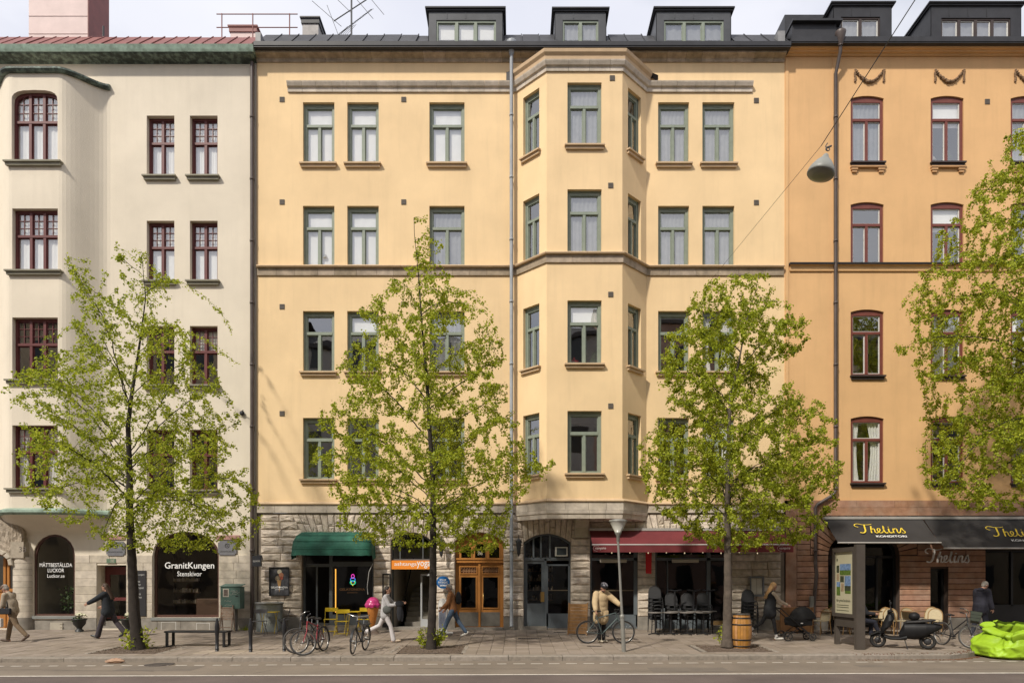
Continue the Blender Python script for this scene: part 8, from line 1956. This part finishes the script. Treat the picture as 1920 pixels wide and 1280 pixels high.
w = J['arm', 0][2] + J['arm', 0][3] * .10; bw = thing('carrier_bag', 'white paper carrier bag held by the elderly man in the cardigan', 'bag', (p1[0] - w.x, p1[1] - w.y, p1[2] + w.z)); MB().bbox(-.17, .15, -.06, .06, -.34, -.08, .012).build('bag_body', mat('white_paper', (0.66, 0.64, 0.62), .6), bw)
for s in (-.05, .05): MB().tube([(-.07, s, -.09), (-.05, s * .4, .0), (.04, s * .4, .0), (.06, s, -.09)], .006, 5).build('handle', white_em, bw)
MB().ell((-.06, -.062, -.20), .05, .004, .03, 12, 6).build('printed_mark', mat('gold_print', (0.40, 0.27, 0.07), .6), bw)
# 2 woman in a black jacket walking left
p2 = on(203, 1196); b, J, S = person('woman with long brown hair and black jacket walking left past the red door', p2, PI, ((22, 6, -14), (-26, 14, 28)), ((55, 12, 6), (6, 8, 60)), lean=5, head=(6, 0), top=fab('black_jacket', (0.020, 0.024, 0.030)), bottom=fab('charcoal_trousers', (0.050, 0.042, 0.050)), shoes=mat('black_shoe', (0.03, 0.03, 0.03), .3), hair=brownh, hairkind='long', hem=-.10, bulk=.045, tb=.015, flare=.022, fem=True, sc=.99)
# 3 woman running right in pale grey
p3 = on(722, 1203); b, J, S = person('woman in a pale grey hoodie and white flared trousers striding right past the giant cone', p3, 0, ((-26, 38, 52), (26, 14, -4)), ((42, 4, 52), (26, 6, 70)), lean=4, head=(4, -8), top=fab('grey_hoodie', (0.42, 0.41, 0.42)), bottom=fab('white_trousers', (0.58, 0.55, 0.56), var=.08), shoes=mat('beige_shoe', (0.45, 0.36, 0.27), .6), hair=darkh, hairkind='medium', hem=-.09, bulk=.022, tb=.004, flare=.026, fem=True, sc=.97, collar=MATS['grey_hoodie'])
MB().ell(S['pel'] + Vector((.10, -.20, .10)), .14, .06, .13, 14, 10).build('shoulder_bag', fab('grey_bag', (0.10, 0.105, 0.10)), b); strap(b, [S['neck'] + Vector((0, .08, -.02)), S['chest'] + Vector((.10, -.08, .02)), S['pel'] + Vector((.10, -.19, .20))], MATS['grey_bag'], .012)
w = J['arm', 1][2] + J['arm', 1][3] * .12; ja = solid(MB().ell((0, 0, -.02), .14, .07, .10, 12, 8).ell((.0, .0, -.26), .09, .06, .28, 12, 8).ell((.07, .02, -.34), .05, .04, .22, 10, 8), 'carried_jacket', dk, None, .012, 3); tag(ja, 'black jacket carried over the arm of the striding woman', 'jacket'); ja.location = (p3[0] + w.x - .06, p3[1] + w.y, p3[2] + w.z)
# 4 man in a rust jacket
p4 = on(849, 1193); b, J, S = person('grey-haired man in a rust brown jacket and jeans walking left past the oak door', p4, PI, ((24, 4, -12), (-24, 12, 26)), ((16, 6, 30), (10, 8, 26)), lean=8, head=(2, 0), top=fab('rust_suede', (0.26, 0.115, 0.045)), bottom=fab('blue_denim', (0.075, 0.115, 0.18)), shoes=white_shoe, hair=greyh, hem=-.04, bulk=.030, tb=.012, sc=.98)
q = MB(); q.ell(S['hc'] + S['f2'] * .055 - S['d2'] * .085, .045, .050, .045, 12, 8, S['Rm']); q.build('beard', greyh, b)
bp_ = solid(MB().ell((0, 0, 0), .09, .14, .20, 14, 10).ell((.0, 0, -.10), .10, .14, .12, 12, 8), 'backpack', dk, None, .012, 2); tag(bp_, 'black backpack on the back of the man in the rust jacket', 'backpack'); c = S['chest'] - S['bk'] * .23 + S['d'] * .0; bp_.location = (p4[0] - c.x, p4[1], p4[2] + c.z - .03)
# 5 cyclist standing behind the commuter bicycle
p5 = (FX(1126, 20.35), 20.32, gz(20.32)); par = fab('beige_parka', (0.50, 0.375, 0.22), var=.12); b, J, S = person('person in a beige parka and dark helmet standing behind the petrol bicycle', p5, -PI / 2 + .35, ((2, 0, 0), (10, 8, 0)), ((38, 38, 20), (22, 20, 8)), lean=7, head=(22, 8), top=par, bottom=fab('black_jeans', (0.016, 0.016, 0.018)), shoes=mat('sand_shoe', (0.45, 0.40, 0.31), .6), hair=darkh, hem=-.26, bulk=.060, tb=.008, sc=1.0, collar=par, hand_pose=(80, 80))
q = MB(); q.ell(S['hc'] - S['f2'] * .055 - S['d2'] * .0, .02, .02, .02); q = MB(); q.ell(S['hc'] + S['f2'] * .045 - S['d2'] * .085, .045, .052, .040, 12, 8, S['Rm']); q.build('beard', darkh, b)
q = MB(); q.ell(S['hc'] + S['d2'] * .070 - S['f2'] * .005, .128, .102, .085, 20, 10, S['Rm']); hl = q.build('helmet', mat('helmet_black', (0.025, 0.026, 0.034), .35), b)
q = MB(); Rm = S['Rm']
for s in (-.05, 0, .05): q.tube([S['hc'] + Rm @ Vector((x, s, .070 + .088 * math.sqrt(max(0, 1 - (x / .13) ** 2)) - abs(s) * .25)) for x in (-.10, -.05, 0, .05, .10)], .009, 5)
q.build('helmet_rib', mat('helmet_grey', (0.22, 0.21, 0.24), .4), hl)
for s in (-1, 1): strap(b, [S['hc'] + S['side'] * s * .078 + S['d2'] * .04, S['hc'] + S['side'] * s * .05 - S['d2'] * .10 + S['f2'] * .03], dk, .006, 'chin_strap')
for s in (-.10, .10): MB().bbox(.185, .205, s - .06, s + .06, -.16, -.01, .01).build('pocket', par, b).location = S['pel'] + Vector((0, 0, 0))
# 6 woman pushing a pram
p6 = on(1443, 1199); b, J, S = person('blond woman in a black padded vest and white shoes pushing the pram to the right', p6, 0, ((-26, 30, 42), (14, 4, -2)), ((36, 6, 26), (38, 6, 24)), lean=7, head=(8, 12), top=fab('black_vest', (0.016, 0.017, 0.020)), bottom=fab('black_leggings', (0.018, 0.018, 0.020)), shoes=white_shoe, hair=blond, hairkind='long', hem=-.14, bulk=.050, tb=-.004, vest=fab('cream_sleeve', (0.48, 0.40, 0.31)), fem=True, sc=1.01, collar=MATS['black_vest'], hand_pose=(85, 85))
for i in (0, 1): k, a = J['leg', i][1], J['leg', i][2]; MB().tube([a + (k - a) * .22, a + (k - a) * .02], [.044, .046], 10).build('sock', mat('white_sock', (0.6, 0.58, 0.56), .9), b)
px0, py0 = FX(1497, 20.75), 20.75; t = thing('pram', 'black pram with its hood up, pushed by the blond woman', 'pram', (px0, py0, gz(py0))); pf = fab('pram_fabric', (0.018, 0.018, 0.019)); 
for x, y, r_ in ((-.42, -.26, .145), (-.42, .26, .145), (.34, -.22, .115), (.34, .22, .115)):
    q = MB(); q.lathe([(.02, -.02), (.03, .02)], (x, y, r_), 10, axis='y'); w = q.build('wheel', blkm, t); MB().torus((x, y, r_), r_ - .018, .018, (0, 1, 0), 24, 8).build('tyre', tyre, w); q = MB(); [q.tube([(x, y, r_), (x + (r_ - .02) * math.cos(a), y, r_ + (r_ - .02) * math.sin(a))], .008, 4) for a in [k * PI / 3 + .2 for k in range(6)]]; q.build('spokes', mb_g, w)
q = MB()
for s in (-.22, .22): q.tube([(-.42, s, .15), (-.05, s, .42), (.34, s, .12)], .014, 6); q.tube([(.25, s, .22), (-.10, s, .50), (-.62, s, .98)], .015, 6)
q.tube([(-.62, -.22, .98), (-.68, 0, 1.0), (-.62, .22, .98)], .018, 8); q.cyl((-.42, -.26, .145), (-.42, .26, .145), .012); q.build('chassis', blkm, t)
solid(MB().ell((-.02, 0, .58), .42, .20, .17, 20, 12).ell((.0, 0, .64), .44, .22, .12, 20, 10).box(-.36, .36, -.17, .17, .46, .70), 'carrycot', pf, t, .014, 2); q = MB(); q.grid(lambda u, v: (.12 + .36 * math.cos(u * PI) * (1 if v < 2 else 1) * (.95), .215 * math.cos(v * PI), .66 + .38 * math.sin(u * PI) * math.sin(v * PI) ** .5), 14, 14); q.build('hood', pf, t)
q = MB(); q.grid(lambda u, v: (-.30 + .52 * u, -.17 + .34 * v, .28 - .05 * math.sin(u * PI) + .06 * abs(v - .5)), 6, 4); q.build('basket_net', pf, t); MB().bbox(-.02, .05, -.222, -.216, .52, .55, .002).build('label_patch', white_em, t)
# 7 man in a dark hooded jacket
p7 = (FX(1838, 21.4), 21.4, gz(21.4)); b, J, S = person('grey-haired man in a dark blue hooded jacket walking right behind the green bag', p7, .35, ((-12, 10, 14), (14, 6, -4)), ((4, 6, 12), (6, 8, 16)), lean=9, head=(20, -10), top=fab('navy_jacket', (0.028, 0.028, 0.042)), bottom=fab('navy_trousers', (0.020, 0.022, 0.035)), shoes=dshoe, hair=greyh, hem=-.10, bulk=.050, sc=1.03)
solid(MB().ell((0, 0, 0), .09, .12, .07, 14, 8), 'hood', MATS['navy_jacket'], b, .012, 2).location = S['neck'] - S['bk'] * .07 - S['d'] * .02
# 8 guest seated behind the advertising stand
p8 = (FX(1611, 22.0), 22.0, gz(22.0)); b, J, S = person('person in dark clothes and sneakers seated behind the advertising stand', p8, .0, ((78, 78, -8), (84, 60, 10)), ((20, 6, 60), (25, 6, 60)), lean=2, top=dk, bottom=MATS['navy_trousers'], shoes=mat('sneaker', (0.30, 0.30, 0.31), .6), hair=brownh, seat=.50, bulk=.03)
settle()
